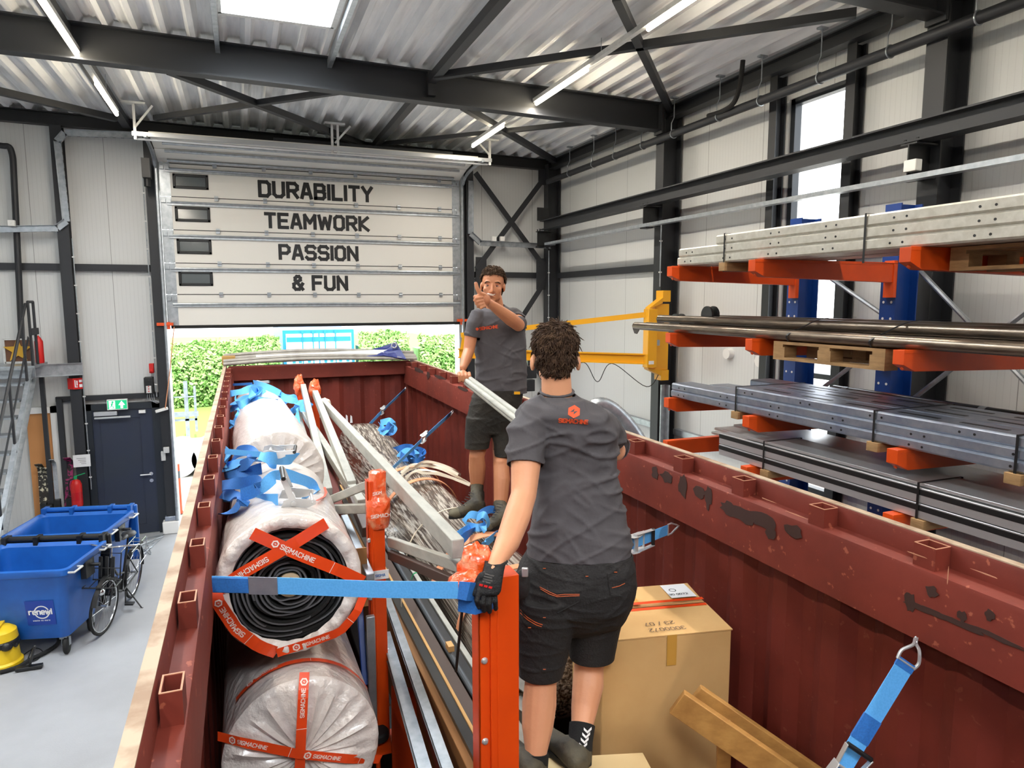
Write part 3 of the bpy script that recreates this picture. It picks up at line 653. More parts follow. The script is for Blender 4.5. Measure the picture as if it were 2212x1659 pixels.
# tier 4: black-striped aluminium profiles under glossy sheets
for k in range(2):
    z0 = 2.645+k*.1
    for c, x in enumerate((3.88, 4.0, 4.13)):
        t = empty('striped_profile', (x, 3, z0), 'aluminium profile with a black stripe, %s layer, %s row on the lowest rack tier' % (('lower', 'upper')[k], ('front', 'second', 'rear')[c]), 'aluminium profile', 'striped profiles on the lowest rack tier')
        y1 = 4.92-.1*c
        mk('profile', B().box((x, 1.0, z0), (x+.115, y1, z0+.095)), 'alu', t, bevel=.004)
        if c == 0: mk('black_stripe', B().box((x-.0015, 1.0, z0+.05), (x, y1, z0+.085)), 'black', t, smooth=0)
for i, (x0, x1, y1, z) in enumerate(((3.9, 4.24, 4.6, 2.846), (4.26, 4.75, 5.3, 2.645), (4.24, 4.72, 5.5, 2.70), (4.2, 4.66, 5.4, 2.76), (4.26, 4.70, 5.2, 2.82))):
    b = B().prism([(0, 0), (x1-x0, 0), (x1-x0, -.012), (.02, -.012), (.02, -.03), (0, -.03)], (x0, 1.0, z+.03), (x0, y1, z+.03))
    mk('aluminium_sheet', B().box((x0, 1.0, z), (x1, y1, z+.022)), 'alu', label='long glossy aluminium sheet on the lowest rack tier, '+('over the striped profiles', 'bottom of the rear stack', 'second in the rear stack', 'third in the rear stack', 'top of the rear stack')[i], cat='metal sheet', group='sheets on the lowest rack tier', bevel=.003)
band('strapping_band', 3.872, 4.26, 4.35, 2.6, 2.872, 'thin dark band round the black-striped profiles, at their far end')
band('strapping_band', 3.872, 4.26, 2.98, 2.6, 2.872, 'thin dark band round the black-striped profiles, at their near end')
for y in (4.28, 2.92): mk('timber_bearer', B().box((3.86, y, 2.58), (4.72, y+.09, 2.642)), 'pallet_wood', label='small wooden bearer under the black-striped profiles, %s end' % ('far' if y > 4 else 'near'), cat='timber', bevel=.003)
# ================================================================= yellow jib crane on the wall column
jb = empty('jib_crane', (5.5, 8.5, 2.9), 'yellow wall mounted jib crane behind the two workers', 'crane')
PV = V((5.40, 8.45, 0))
mk('mounting_plate', B().box((5.60, 8.44, 2.85), (5.73, 8.62, 3.0)).box((5.60, 8.44, 3.98), (5.73, 8.62, 4.14)).box((5.5, 8.47, 3.0), (5.73, 8.60, 3.95)).add([(5.36, 8.40, 3.88), (5.60, 8.44, 3.96), (5.62, 8.6, 3.96), (5.36, 8.52, 3.88), (5.36, 8.40, 3.90), (5.60, 8.44, 4.04), (5.62, 8.6, 4.04), (5.36, 8.52, 3.90)], [(0, 3, 2, 1), (4, 5, 6, 7), (0, 1, 5, 4), (1, 2, 6, 5), (2, 3, 7, 6), (3, 0, 4, 7)]).add([(5.36, 8.40, 3.02), (5.60, 8.44, 2.92), (5.62, 8.6, 2.92), (5.36, 8.52, 3.02), (5.36, 8.40, 3.05), (5.60, 8.44, 3.0), (5.62, 8.6, 3.0), (5.36, 8.52, 3.05)], [(0, 3, 2, 1), (4, 5, 6, 7), (0, 1, 5, 4), (1, 2, 6, 5), (2, 3, 7, 6), (3, 0, 4, 7)]), 'yellow', jb, bevel=.004)
mk('swivel_post', B().box((5.32, 8.36, 3.05), (5.47, 8.5, 3.88)), 'yellow', jb, bevel=.008)
q0, q1 = V((5.36, 8.45, 3.17)), V((3.22, 10.58, 3.17))
mk('jib_arm', B().prism(Hprof(.09, .15, .02, .018), q0, q1), 'yellow', jb)
mk('tie_rod', B().beam((5.34, 8.47, 3.80), (3.25, 10.55, 3.46), .05, .075), 'yellow', jb)
mk('tie_plate', B().plate([(0, 0), (.14, 0), (.10, .22), (.04, .22)], (3.24, 10.56, 3.24), (1, -1, 0), (0, 0, 1), .02), 'yellow', jb)
h = q0.lerp(q1, .60)
hb = B().box((h.x-.09, h.y-.09, 2.82), (h.x+.09, h.y+.09, 3.02)).box((h.x-.07, h.y-.07, 2.62), (h.x+.07, h.y+.07, 2.80)).box((h.x-.03, h.y-.03, 3.0), (h.x+.03, h.y+.03, 3.1))
mk('chain_hoist', hb, 'plastic_black', jb, bevel=.01)
mk('warning_label', B().box((5.335, 8.358, 3.10), (5.42, 8.36, 3.15)), 'paper', jb, smooth=0)
cab = []
kn = [V((5.62, 8.5, 2.98)), V((5.33, 8.4, 2.78)), q0.lerp(q1, .17)-V((0, 0, .08)), q0.lerp(q1, .24)-V((0, 0, .36)), q0.lerp(q1, .31)-V((0, 0, .08)), q0.lerp(q1, .42)-V((0, 0, .26)), q0.lerp(q1, .52)-V((0, 0, .08))]
mk('festoon_cable', B().tube(bez(kn, 8), .006, 5), 'black', jb)
mk('cable_catch', B().box((5.44, 8.42, 3.36), (5.55, 8.47, 3.44)), 'galv', jb)
# grey flexible duct rising beside the container
du = B(); pts = bez([(5.05, 7.2, .0), (4.95, 7.25, 1.3), (4.65, 7.35, 2.15), (4.25, 7.45, 2.66), (3.95, 7.5, 2.66), (3.7, 7.5, 2.1), (3.6, 7.5, 1.0), (3.6, 7.5, .085)], 22)
du.tube(pts, [.085+.004*(k % 2) for k in range(len(pts))], 16)
mk('flexible_duct', du, 'galv', label='thick grey ribbed flexible duct arching up behind the container side', cat='duct')
b = B(); b.cyl((6.1, 7.55, 3.29), .07, .08, (-1, 0, 0), 20); mk('wall_reel', b, 'white', label='small round white disc on the right wall above the blue-grey profiles', cat='disc')
b = B(); b.cyl((6.1, 6.92, 3.24), .075, .08, (-1, 0, 0), 20); mk('wall_reel', b, 'white', label='small round white disc beside the window frame', cat='disc')
# ================================================================= the open-top container
def red_mat(name, c1='8A3A2E', c2='6E2C24', c3='A9604C'):
    m = mat(name, c1, .62, .0, spec=.35, var=(2.2, c2, .4, .72), bump=(14, .08)); nt = m.node_tree; b = nt.nodes['Principled BSDF']
    ramp = [l.from_node for l in nt.links if l.to_socket == b.inputs['Base Color']][0]
    tc = nt.nodes.new('ShaderNodeTexCoord'); n = nt.nodes.new('ShaderNodeTexNoise'); n.inputs['Scale'].default_value = 26; n.inputs['Detail'].default_value = 6
    r = nt.nodes.new('ShaderNodeValToRGB'); r.color_ramp.elements[0].position = .66; r.color_ramp.elements[1].position = .70
    mx = nt.nodes.new('ShaderNodeMix'); mx.data_type = 'RGBA'; mx.inputs[7].default_value = (*hexc(c3), 1)
    nt.links.new(tc.outputs['Object'], n.inputs[0]); nt.links.new(n.outputs[0], r.inputs[0]); nt.links.new(r.outputs[0], mx.inputs[0]); nt.links.new(ramp.outputs[0], mx.inputs[6]); nt.links.new(mx.outputs[2], b.inputs['Base Color'])
red_mat('cont_red', '752E22', '60251B', '94503C'); red_mat('cont_wall', '6C281D', '561F17', '74382B')
mat('lip_paint', 'B3A08A', .6, var=(5, '8F755F', .45, .6)); mat('scuff', '3B2621', .6); mat('scratch', 'B98468', .6)
CX0, CX1, CY0, CY1, CZ = -.24, 2.20, -2.7, 9.5, 3.19
ct = empty('shipping_container', (.98, 3.4, 0), 'long open topped oxide red shipping container filled with machine parts', 'container')
FZ = .84
def rail(x, s, k):
    pr = [(0, CZ), (.03, CZ), (.035, CZ-.01), (.037, CZ-.08), (.035+.075*k, CZ-.08), (.045+.075*k, CZ-.085), (.05+.075*k, CZ-.10), (.05+.075*k, CZ-.33), (.03, CZ-.36), (.0, CZ-.36)]
    b = B(); n = len(pr); b.add([(x+s*a, CY0, z) for a, z in pr]+[(x+s*a, CY1, z) for a, z in pr], [(i, (i+1) % n, n+(i+1) % n, n+i) for i in range(n)]+[tuple(range(n)), tuple(range(2*n-1, n-1, -1))])
    mk('top_rail', b, 'cont_red', ct)
    b = B(); b.box((x-s*.004, CY0, CZ-.004), (x+s*.03, CY1, CZ+.004))
    mk('painted_lip', b, 'lip_paint', ct)
    return pr
rail(CX0, 1, .6); rail(CX1, -1, 1.0)
def corr(b, x, s, y0, y1, z0, z1, ax=1):
    "trapezoid corrugated sheet; ax=1 runs along y at x, ax=0 runs along x at y=x"
    p = .278; pr = []; n = int((y1-y0)/p); p = (y1-y0)/n
    for i in range(n):
        for f, d in ((0, 0), (.2, 0), (.42, 1), (.72, 1), (.94, 0)): pr.append((y0+(i+f)*p, x+s*.032*d))
    pr.append((y1, x)); k = len(pr)
    if ax: vs = [(q, y, z0) for y, q in pr]+[(q, y, z1) for y, q in pr]
    else: vs = [(y, q, z0) for y, q in pr]+[(y, q, z1) for y, q in pr]
    b.add(vs, [(i, i+1, k+i+1, k+i) for i in range(k-1)])
for x, s in ((CX0+.01, 1), (CX1-.01, -1)):
    b = B(); corr(b, x, s, CY0, CY1, FZ-.1, CZ-.34); b.box((x-s*.004, CY0, FZ-.2), (x-s*.008, CY1, CZ-.3)); mk('side_wall', b, 'cont_wall', ct, smooth=0)
for y, s in ((CY1-.01, -1), (CY0+.01, 1)):
    b = B(); corr(b, y, s, CX0+.1, CX1-.1, FZ-.1, CZ-.18, 0); b.box((CX0, y-s*.004, FZ-.2), (CX1, y-s*.008, CZ-.1)); mk('end_wall', b, 'cont_wall', ct, smooth=0)
mk('end_header', B().box((CX0+.05, CY1-.1, CZ-.2), (CX1-.05, CY1, CZ-.01)), 'cont_red', ct, bevel=.01)
mk('end_header', B().box((CX0+.05, CY0, CZ-.2), (CX1-.05, CY0+.1, CZ-.01)), 'cont_red', ct, bevel=.01)
for x in (CX0, CX1-.12):
    for y in (CY1-.13, CY0+.01): mk('corner_post', B().box((x+.01, y, .0), (x+.11, y+.12, CZ-.03)), 'cont_red', ct, bevel=.008)
mk('floor_frame', B().box((CX0+.02, CY0+.02, FZ-.25), (CX1-.02, CY1-.02, FZ)).box((CX0+.1, CY0+.3, 0), (CX1-.1, CY0+.7, FZ-.25)).box((CX0+.1, CY1-.9, 0), (CX1-.1, CY1-.5, FZ-.25)), 'scuff', ct)
for x, s, k in ((CX0, 1, .6), (CX1, -1, 1.0)):
    y = 1.10
    while y < 9.3:
        b = B(); xa = x+s*.042; xb = x+s*(.04+.062*k+.01)
        x0, x1 = min(xa, xb), max(xa, xb)
        for q in ((x0, y-.04, x1, y-.034), (x0, y+.034, x1, y+.04), (x0, y-.034, x0+.005, y+.034), (x1-.005, y-.034, x1, y+.034)): b.box((q[0], q[1], CZ-.082), (q[2], q[3], CZ-.005))
        b.k = 1
        for q in ((x0, y-.04, x1, y-.036), (x0, y+.036, x1, y+.04), (x0, y-.036, x0+.004, y+.036), (x1-.004, y-.036, x1, y+.036)): b.box((q[0], q[1], CZ-.0048), (q[2], q[3], CZ-.003))
        mk('bow_socket', b, ['cont_red', 'scratch'], ct); y += .468
# worn paint: dark bare patches and pale scratches on the right rail face
random.seed(3)
def blotch(px, py, w, h, X, n=14, m='scuff', ob=None):
    c = at(px, py, X=X); po = []
    for k in range(n):
        t = 2*math.pi*k/n; rr = .6+.5*random.random(); po.append((math.cos(t)*w/2*rr, math.sin(t)*h/2*rr))
    blotch.n = getattr(blotch, 'n', 0)+1; X -= .0002*(blotch.n % 12)
    ob.plate(po, (X, c.y, c.z), (0, -1, 0), (0, 0, 1), .0012)
b = B(); XF = CX1-.125-.001
for q in ((1440, 1030, .09, .05), (1415, 1022, .05, .06), (1475, 1052, .05, .10), (1512, 1062, .07, .05), (1530, 1075, .04, .09), (1575, 1098, .10, .05), (1605, 1110, .14, .06), (1650, 1125, .12, .06), (1665, 1145, .05, .07), (1715, 1148, .09, .045), (2014, 1278, .035, .035), (1965, 1300, .03, .06), (1985, 1312, .09, .018), (2020, 1325, .09, .015), (2070, 1345, .14, .015), (2150, 1375, .14, .014), (2080, 1332, .025, .03), (2138, 1328, .03, .028), (950, 815, .5, .03), (1000, 840, .3, .03), (905, 800, .35, .05), (925, 812, .12, .08)):
    b = B(); blotch(q[0], q[1], q[2]*1.5, q[3]*1.35, XF, ob=b); mk('bare_patch', b, 'scuff', ct, smooth=0)
b = B()
for q in ((1660, 1080, .10, .004), (1720, 1112, .12, .004), (1980, 1198, .08, .005), (2048, 1245, .004, .07), (2130, 1240, .1, .004)): blotch(*q, XF, ob=b, n=8)
mk('scratch_mark', b, 'scratch', ct, smooth=0)
b = B()
for k in range(4): blotch(758+k*8, 906, .05, .12, 1, ob=B())
for x, z in ((1.18, 2.46), (1.25, 2.46), (1.31, 2.45)): b.plate([(0, 0), (.035, 0), (.03, .09), (.01, .11)], (x, CY1-.05, z-.1), (1, 0, 0), (0, 0, 1), .002)
mk('chalk_mark', b, 'paper', ct, smooth=0)
# far end: stacked grey bow tubes, blue sheet corner, yellow corner casting
mat('bow_grey', '9A958C', .6, var=(8, '857F77', .4, .7)); mat('tarp_blue', '27306E', .5, bump=(8, .4)); mat('casting_tan', 'A07C42', .7)
for i, (za, zb, y) in enumerate(((3.22, 3.215, 9.30), (3.25, 3.24, 9.38), (3.275, 3.25, 9.46), (3.31, 3.285, 9.55))):
    mk('roof_bow', B().tube(bez([(CX0, y, za), (.5, y, za+.035), (1.2, y, za+.03), (CX1+.02, y-.02*i, zb)], 6), .024, 8), 'bow_grey', label='grey roof bow laid across the far container end, %s of four' % ('nearest', 'second nearest', 'second farthest', 'farthest')[i], cat='bow', group='roof bows on the far container end')
mk('corner_block', B().box((CX0-.02, 9.42, CZ+.005), (CX0+.14, 9.58, CZ+.12)), 'casting_tan', label='tan corner block on the far left container corner', cat='block', bevel=.006)
b = B(); A0 = at(795, 762, Y=9.5); A1_ = at(855, 740, Y=9.4); A2_ = at(873, 772, Y=9.35); A3_ = at(765, 766, Y=9.6)
pts = [[A3_, at(790, 757, Y=9.6), at(820, 750, Y=9.52), at(856, 738, Y=9.42)], [A3_+V((0, -.1, -.02)), at(795, 764, Y=9.45), at(825, 760, Y=9.4), at(866, 756, Y=9.34)], [A3_+V((0, -.12, -.05)), at(797, 770, Y=9.3), at(830, 768, Y=9.28), at(878, 776, Y=9.25)]]
for i in range(2):
    for j in range(3): b.add([pts[i][j], pts[i][j+1], pts[i+1][j+1], pts[i+1][j], pts[i][j]+V((0, .02, -.015)), pts[i][j+1]+V((0, .02, -.015)), pts[i+1][j+1]+V((0, .02, -.015)), pts[i+1][j]+V((0, .02, -.015))], [(0, 1, 2, 3), (7, 6, 5, 4), (0, 4, 5, 1), (1, 5, 6, 2), (2, 6, 7, 3), (3, 7, 4, 0)])
tp = empty('tarpaulin', (1.9, 9.5, 3.2), 'dark blue tarpaulin corner with an eyelet sticking up at the far container end', 'tarpaulin')
mk('sheet', b, 'tarp_blue', tp)
e = at(851, 746, Y=9.36); mk('eyelet', B().tube([e+V((.035*math.cos(t), -.01, .035*math.sin(t))) for t in [k*math.pi/6 for k in range(12)]], .01, 6, closed=True), 'alu', tp)
mk('rolled_cover', B().prism([(0, 0), (.22, 0), (.25, .05), (.2, .10), (.04, .10)], (.15, 9.62, CZ+.02), (1.95, 9.62, CZ+.05), up=(0, 0, 1)), 'galv_white', label='pale folded roof cover lying behind the bows at the far container end', cat='cover')
# ================================================================= the load inside the container
mat('wrap_white', 'D8D1CC', .28, bump=(20, .8), coat=.35, var=(1.4, 'CFC8C4', .4, .7)); mat('felt_black', '101011', .85, bump=(60, .3)); mat('felt_grey', '55565A', .8, bump=(40, .3))
mat('core_card', 'B5A184', .8); mat('tape_orange', 'E2481A', .3, coat=.4); mat('tape_white', 'F3E4DA', .5)
mat('wrap_brown', '4E4139', .22, var=(6, 'C4BBAF', .44, .62), bump=(6, .8), stretch=(9, .10, 9), coat=.8)  # pale streaks paint glints of the shiny film into its colour
mat('post_orange', 'E04A0C', .38, var=(2.5, 'D4440E', .4, .7)); mat('post_dark', 'B23A12', .4)
mat('grey_bar', 'B4B4AC', .5, var=(7, '9D9D96', .35, .7), stretch=(3, 1, 3)); mat('red_brown', '6A2A1E', .5)
mat('card', 'D0A76E', .75, var=(3, 'C79C63', .4, .7)); mat('card_dark', '96693C', .75); mat('kraft_tape', 'C2903F', .45)
mat('brown_steel', '4A3A34', .5); mat('grey_tube', '5B6268', .4, .4); mat('wood', 'B98848', .65, var=(3.5, '9A6A33', .35, .7), stretch=(1, 6, 6)); mat('ply', 'D8BE8E', .7)
mat('plate_grey', '8B877F', .55, .35, var=(6, '6F6B64', .35, .7)); mat('web_cream', 'D9CDB8', .8); mat('web_pink', 'D9936B', .8); mat('rope', 'B9A47C', .85)
def web_mat(name, c, c2):
    m = mat(name, c, .6); nt = m.node_tree; b = nt.nodes['Principled BSDF']
    tc = nt.nodes.new('ShaderNodeTexCoord'); w = nt.nodes.new('ShaderNodeTexNoise'); w.inputs['Scale'].default_value = 160; w.inputs['Detail'].default_value = 1
    r = nt.nodes.new('ShaderNodeValToRGB'); r.color_ramp.elements[0].position = .42; r.color_ramp.elements[1].position = .6
    r.color_ramp.elements[0].color = (*hexc(c), 1); r.color_ramp.elements[1].color = (*hexc(c2), 1)
    nt.links.new(tc.outputs['Object'], w.inputs[0]); nt.links.new(w.outputs[0], r.inputs[0]); nt.links.new(r.outputs[0], b.inputs['Base Color'])
web_mat('web_blue', '5EAEF0', '56A6EA'); web_mat('web_navy', '2A6DBA', '2765AE')
LOGO = [(.0, .5), (.43, .25), (.43, -.25), (0, -.5), (-.43, -.25), (-.43, .25)]
def logo(b, o, ux, uy, s, k0, k1, lift=.001):
    "six-sided badge with a cut zigzag bolt"
    o, ux, uy = V(o), V(ux).normalized(), V(uy).normalized(); nz = ux.cross(uy).normalized(); k = b.k
    P = lambda x, y, l: o+ux*(x*s)+uy*(y*s)+nz*l
    b.k = k0; b.add([P(x*1.05, y*1.05, lift) for x, y in LOGO], [(5, 4, 3, 2, 1, 0)])
    b.k = k1
    for tri in ([(-.30, -.04), (.02, .22), (.00, .03), (-.05, -.02)], [(.30, .04), (-.02, -.22), (.00, -.03), (.05, .02)]): b.add([P(x, y, lift*1.8) for x, y in tri], [(0, 3, 2, 1)])
    b.k = k
# ---- rolls
def roll(name, p0, p1, r, label, kind='gather', seed=0, wr=.010):
    p0, p1 = V(p0), V(p1); x, y, d = frame(p1-p0); n = 72; L = (p1-p0).length
    root = empty(name, (p0.x, p0.y, p0.z-r), label, 'roll', 'white wrapped rolls along the left container wall')
    def ring(c, rr, s, amp, ax=0, pl=0, ph=0):
        out = []
        for k in range(n):
            t = 2*math.pi*k/n; q = noise.noise(V((math.cos(t)*2.2, math.sin(t)*2.2, s*2.4+seed)))+.35*noise.noise(V((math.cos(t)*7, math.sin(t)*7, s*9+seed)))
            q2 = abs(math.sin(t*pl/2+ph+2*noise.noise(V((math.cos(t)*1.7, math.sin(t)*1.7, seed))))) if pl else 0
            out.append(c+(x*math.cos(t)+y*math.sin(t))*(rr+amp*q)+d*(ax*q2))
        return out
    b = B(); rings = []; m = 26
    for i in range(m+1):
        s = L*i/m; rr = r*(1-.25*max(0, (i-m+1)))
        rings.append(ring(p0+d*s, rr*(1 if i else .985), s, wr*(1.4 if 3 < i < m-2 else .6)))
    b.loft(rings, caps=False)
    # near end: pleats drawn in towards the middle
    e = []
    fr = [(1.0, 0, 0), (.97, -.018, .008), (.9, -.032, .02), (.75, -.045, .026), (.6, -.05, .026)]
    if kind == 'gather': fr += [(.42, -.05, .022), (.25, -.042, .018), (.1, -.03, .01), (.02, -.025, 0)]
    else: fr = [(1.0, 0, 0), (.98, -.02, .01), (.93, -.035, .02), (.86, -.035, .02), (.80, -.015, .015)]
    for f, ax, am in fr: e.append(ring(p0+d*ax, r*f*(.985), 0, wr*.6*f, am, 22))
    b.loft(e[::-1], caps=(kind == 'gather'))
    b.loft([ring(p1, r*.74, L, 0), ring(p1+d*.02, r*.4, L, 0), ring(p1+d*.02, .01, L, 0)], caps=False)
    mk('wrapping', b, 'wrap_white', root, smooth=60)
    if kind == 'open':
        # mat rolled up inside: unevenly squashed spiral
        b = B(); T = 11; N = T*44; pin, pout = [], []
        for i in range(N+1):
            t = 2*math.pi*i/44; f = i/N; rr = r*(.17+.66*f); q = noise.noise(V((math.cos(t)*1.3, math.sin(t)*1.3, f*9)))*.012
            sq = 1-.10*math.sin(t)**2*(1 if math.sin(t) < 0 else .3)
            th = .0105; c = p0+d*(.02+.02*noise.noise(V((f*20, 3, 1))))
            pin.append(c+x*math.cos(t)*(rr+q)+y*math.sin(t)*(rr+q)*sq-y*.012); rr += th
            pout.append(c+x*math.cos(t)*(rr+q)+y*math.sin(t)*(rr+q)*sq-y*.012)
        vs = []; fs = []
        for a, c in zip(pin, pout): vs += [a, c, c+d*.18, a+d*.18]
        for i in range(N): fs += [(4*i, 4*i+4, 4*i+5, 4*i+1), (4*i+1, 4*i+5, 4*i+6, 4*i+2), (4*i+3, 4*i+2, 4*i+6, 4*i+7), (4*i, 4*i+3, 4*i+7, 4*i+4)]
        b.add(vs, fs); mk('rolled_mat', b, 'felt_black', root, smooth=40)
        b = B(); vs = []; fs = []
        for i in range(0, N+1):
            if (noise.noise(V((i*.06, 2.2, 0))) > -.12): vs += [pin[i].lerp(pout[i], .15)-d*.004, pin[i].lerp(pout[i], .8)-d*.004]; 
            else: vs += [pin[i]+d*.01, pin[i]+d*.01]
        for i in range(N): fs.append((2*i, 2*i+2, 2*i+3, 2*i+1))
        b.add(vs, fs); mk('felt_edge', b, 'felt_grey', root, smooth=40)
        b = B(); b.lathe([(r*.17, .0), (r*.17, .2), (r*.12, .2), (r*.12, -.01), (r*.17, 0)], p0+d*.02-y*.012, d, 20); mk('core_tube', b, 'core_card', root)
        mk('dark_backing', B().lathe([(0, .12), (r*.86, .12), (r*.9, .16)], p0, d, 32), 'felt_black', root)
    return root, x, y, d
R1, *_ = roll('wrapped_roll', (.17, 4.35, 2.95), (.14, 8.6, 2.76), .27, 'white plastic wrapped roll at the far end of the container, pleated end', seed=3)
R2, rx2, ry2, rd2 = roll('wrapped_roll', (.125, 2.66, 2.93), (.16, 4.24, 2.79), .272, 'white wrapped roll with an open end showing a black rolled mat', 'open', seed=11)
R3, rx3, ry3, rd3 = roll('wrapped_roll', (.14, 2.52, 2.33), (.13, 8.3, 1.95), .285, 'lowest white wrapped roll, its gathered end crossed by orange tape', seed=23)
for y, z0, z1 in ((3.2, .84, 1.98), (7.9, .84, 1.69)): mk('support_crate', B().box((-.14, y-.2, z0), (.42, y+.2, z1)), 'pallet_wood', label='wooden crate under the %s end of the lowest white roll' % ('near' if y < 5 else 'far'), cat='crate', bevel=.004)
for y, z0, z1 in ((4.7, 2.455, 2.66), (8.0, 2.26, 2.50)): mk('roll_chock', B().box((-.05, y-.06, z0), (.35, y+.06, z1)), 'pallet_wood', label='wooden chock between the stacked white rolls, %s one' % ('near' if y < 5 else 'far'), cat='timber')
def tape(root, pts, w=.046, text='SIGMACHINE', every=.42, first=.1, nrm=V((0, -1, 0)), flip=False, logo_on=True):
    "printed tape following pts; nrm points out of the surface"
    pts = [V(p) for p in pts]
    nr = (lambda p: nrm) if isinstance(nrm, V) else nrm
    cum = [0]
    for a, c in zip(pts[:-1], pts[1:]): cum.append(cum[-1]+(c-a).length)
    def P(s, h, l):
        s = min(max(s, 0), cum[-1]-1e-6); i = max(k for k in range(len(cum)) if cum[k] <= s+1e-9); i = min(i, len(pts)-2)
        f = (s-cum[i])/(cum[i+1]-cum[i]); p = pts[i].lerp(pts[i+1], f); d = (pts[i+1]-pts[i]).normalized(); n_ = nr(p).normalized(); u = n_.cross(d).normalized()
        return p+u*h+n_*l
    b = B(); m = max(2, int(cum[-1]/.03)); vs = []
    for i in range(m+1):
        s = cum[-1]*i/m; wv = .0018*noise.noise(V((s*30, 1, 1)))
        vs += [P(s, -w/2, wv), P(s, w/2, wv)]
    b.add(vs, [(2*i, 2*i+2, 2*i+3, 2*i+1) for i in range(m)])
    b.k = 1; s = first; H = w*.36
    while s+.27 < cum[-1]:
        sg = -1 if flip else 1
        st, W = glyphs(text, H, .2, 1.9)
        o = s+.035
        if logo_on:
            hx = [(s+.012+LOGO[k][0]*.03, LOGO[k][1]*.03) for k in range(6)]; hy = [(s+.012+LOGO[k][0]*.018, LOGO[k][1]*.018) for k in range(6)]
            for k in range(6):
                q = [hx[k], hx[(k+1) % 6], hy[(k+1) % 6], hy[k]]; b.add([P(a, c*sg, .003) for a, c in q], [(0, 1, 2, 3)])
            b.add([P(s+.012+a*.03, c*.03*sg, .003) for a, c in ((-.2, -.05), (.05, .2), (.0, 0), (.2, .05), (-.05, -.2), (0, 0))], [(0, 1, 2), (3, 4, 5)])
        r = .1*H
        for sk in st:
            for (x0, y0), (x1, y1) in zip(sk[:-1], sk[1:]):
                dx, dy = x1-x0, y1-y0; Ln = math.hypot(dx, dy) or 1; dx, dy = dx/Ln*r, dy/Ln*r
                q = [(x0-dx-dy, y0-dy+dx), (x0-dx+dy, y0-dy-dx), (x1+dx+dy, y1+dy-dx), (x1+dx-dy, y1+dy+dx)]
                b.q = (getattr(b, 'q', 0)+1) % 9; lf = .003+b.q*.0001
                if flip: b.add([P(o+W-a, -(c-H/2), lf) for a, c in q], [(0, 1, 2, 3)])
                else: b.add([P(o+a, c-H/2, lf) for a, c in q], [(0, 1, 2, 3)])
        s += every
        b.add([P(s-.055, -w/2, .002), P(s-.053, -w/2, .002), P(s-.053, w/2, .002), P(s-.055, w/2, .002)], [(0, 1, 2, 3)])
    return mk('printed_tape', b, ['tape_orange', 'tape_white'], root, smooth=0)
E2 = lambda px, py, dy=0: at(px, py, Y=2.605+dy)
tape(R2, [E2(545, 1152), E2(640, 1195), E2(735, 1233), E2(784, 1256, .02)], first=.08, every=.30)
tape(R2, [E2(462, 1282, .02), E2(520, 1240), E2(590, 1200), E2(650, 1165), E2(705, 1130, .02)], first=.05, every=.29, flip=True)
tape(R2, [E2(461, 1268, .03), E2(470, 1300), E2(510, 1360), E2(560, 1397), E2(598, 1410, .02)], first=.05, every=.25, flip=True)
tape(R2, [E2(598, 1411, .01), E2(680, 1385), E2(735, 1365), E2(770, 1325), E2(786, 1285, .03)], w=.034, first=.06, every=.29)
E3 = lambda px, py, dy=0: at(px, py, Y=2.455+dy)
tape(R3, [E3(658, 1452, .06), E3(655, 1500, .01), E3(650, 1600, .005), E3(646, 1700, .01)], w=.036, first=.02, every=.24, flip=True)
tape(R3, [E3(470, 1590, .08), E3(520, 1603, .02), E3(650, 1630, 0), E3(760, 1640, .02), E3(822, 1640, .07)], w=.036, first=.05, every=.28)
cyl_n = lambda p: (p-(V((.14, 2.52, 2.33))+rd3*((p-V((.14, 2.52, 2.33))).dot(rd3)))).normalized()
tape(R3, [V((.14, 2.52, 2.33))+rd3*.12+(rx3*math.cos(t)+ry3*math.sin(t))*.294 for t in [math.radians(a) for a in range(140, 25, -6)]], w=.03, nrm=cyl_n, first=.06, every=.3)
mk('seam_line', B().ribbon([V((.125, 2.7, 2.93))+rd2*q+(rx2*math.cos(math.radians(a))+ry2*math.sin(math.radians(a)))*.283 for q, a in ((.25, 62), (.5, 50), (.75, 42), (1.0, 38))], rx2, .012, .002), 'tape_orange', R2)
# ---- straps
def ratchet(root, c, d, w, s=1.0, open_=0.0):
    "ratchet buckle at c, along d, axle along w"
    d = V(d).normalized(); w = (V(w)-d*V(w).dot(d)).normalized(); n = d.cross(w).normalized()
    if n.z < 0: n = -n
    b = B(); L = .13*s
    for q in (-.036, .036):
        po = [(-L*.45, -.012), (-L*.1, -.02), (L*.3, -.018), (L*.5, -.008), (L*.5, .012), (L*.25, .02), (-L*.1, .034), (-L*.35, .026)]
        b.plate(po, c+w*(q*s), d, n, .003)
    b.tube([c-w*.045*s-d*L*.1+n*.01, c+w*.045*s-d*L*.1+n*.01], .011*s, 10).tube([c-w*.04*s+d*L*.42, c+w*.04*s+d*L*.42], .006, 8)
    mk('buckle_frame', b, 'alu', root, bevel=.001)
    hd = (d*math.cos(open_)+n*math.sin(open_)); b = B()
    for q in (-.041, .041): b.beam(c-d*L*.1+w*(q*s)+n*.012, c+hd*L*.85+w*(q*.9*s)+n*.014, .003, .022*s, up=n)
    b.k = 1; b.tube([c+hd*L*.85-w*.04*s+n*.014, c+hd*L*.85+w*.04*s+n*.014], .009, 10)
    mk('handle', b, ['alu', 'black'], root)
def hook(root, c, d, w, s=1.0):
    d = V(d).normalized(); w = V(w).normalized()
    b = B(); b.tube([c-w*.028*s, c-w*.028*s+d*.03*s, c-w*.010*s+d*.075*s, c+d*.10*s, c+w*.010*s+d*.075*s, c+w*.028*s+d*.03*s, c+w*.028*s, c-w*.028*s], .005, 6)
    mk('claw_hook', b, 'alu', root)
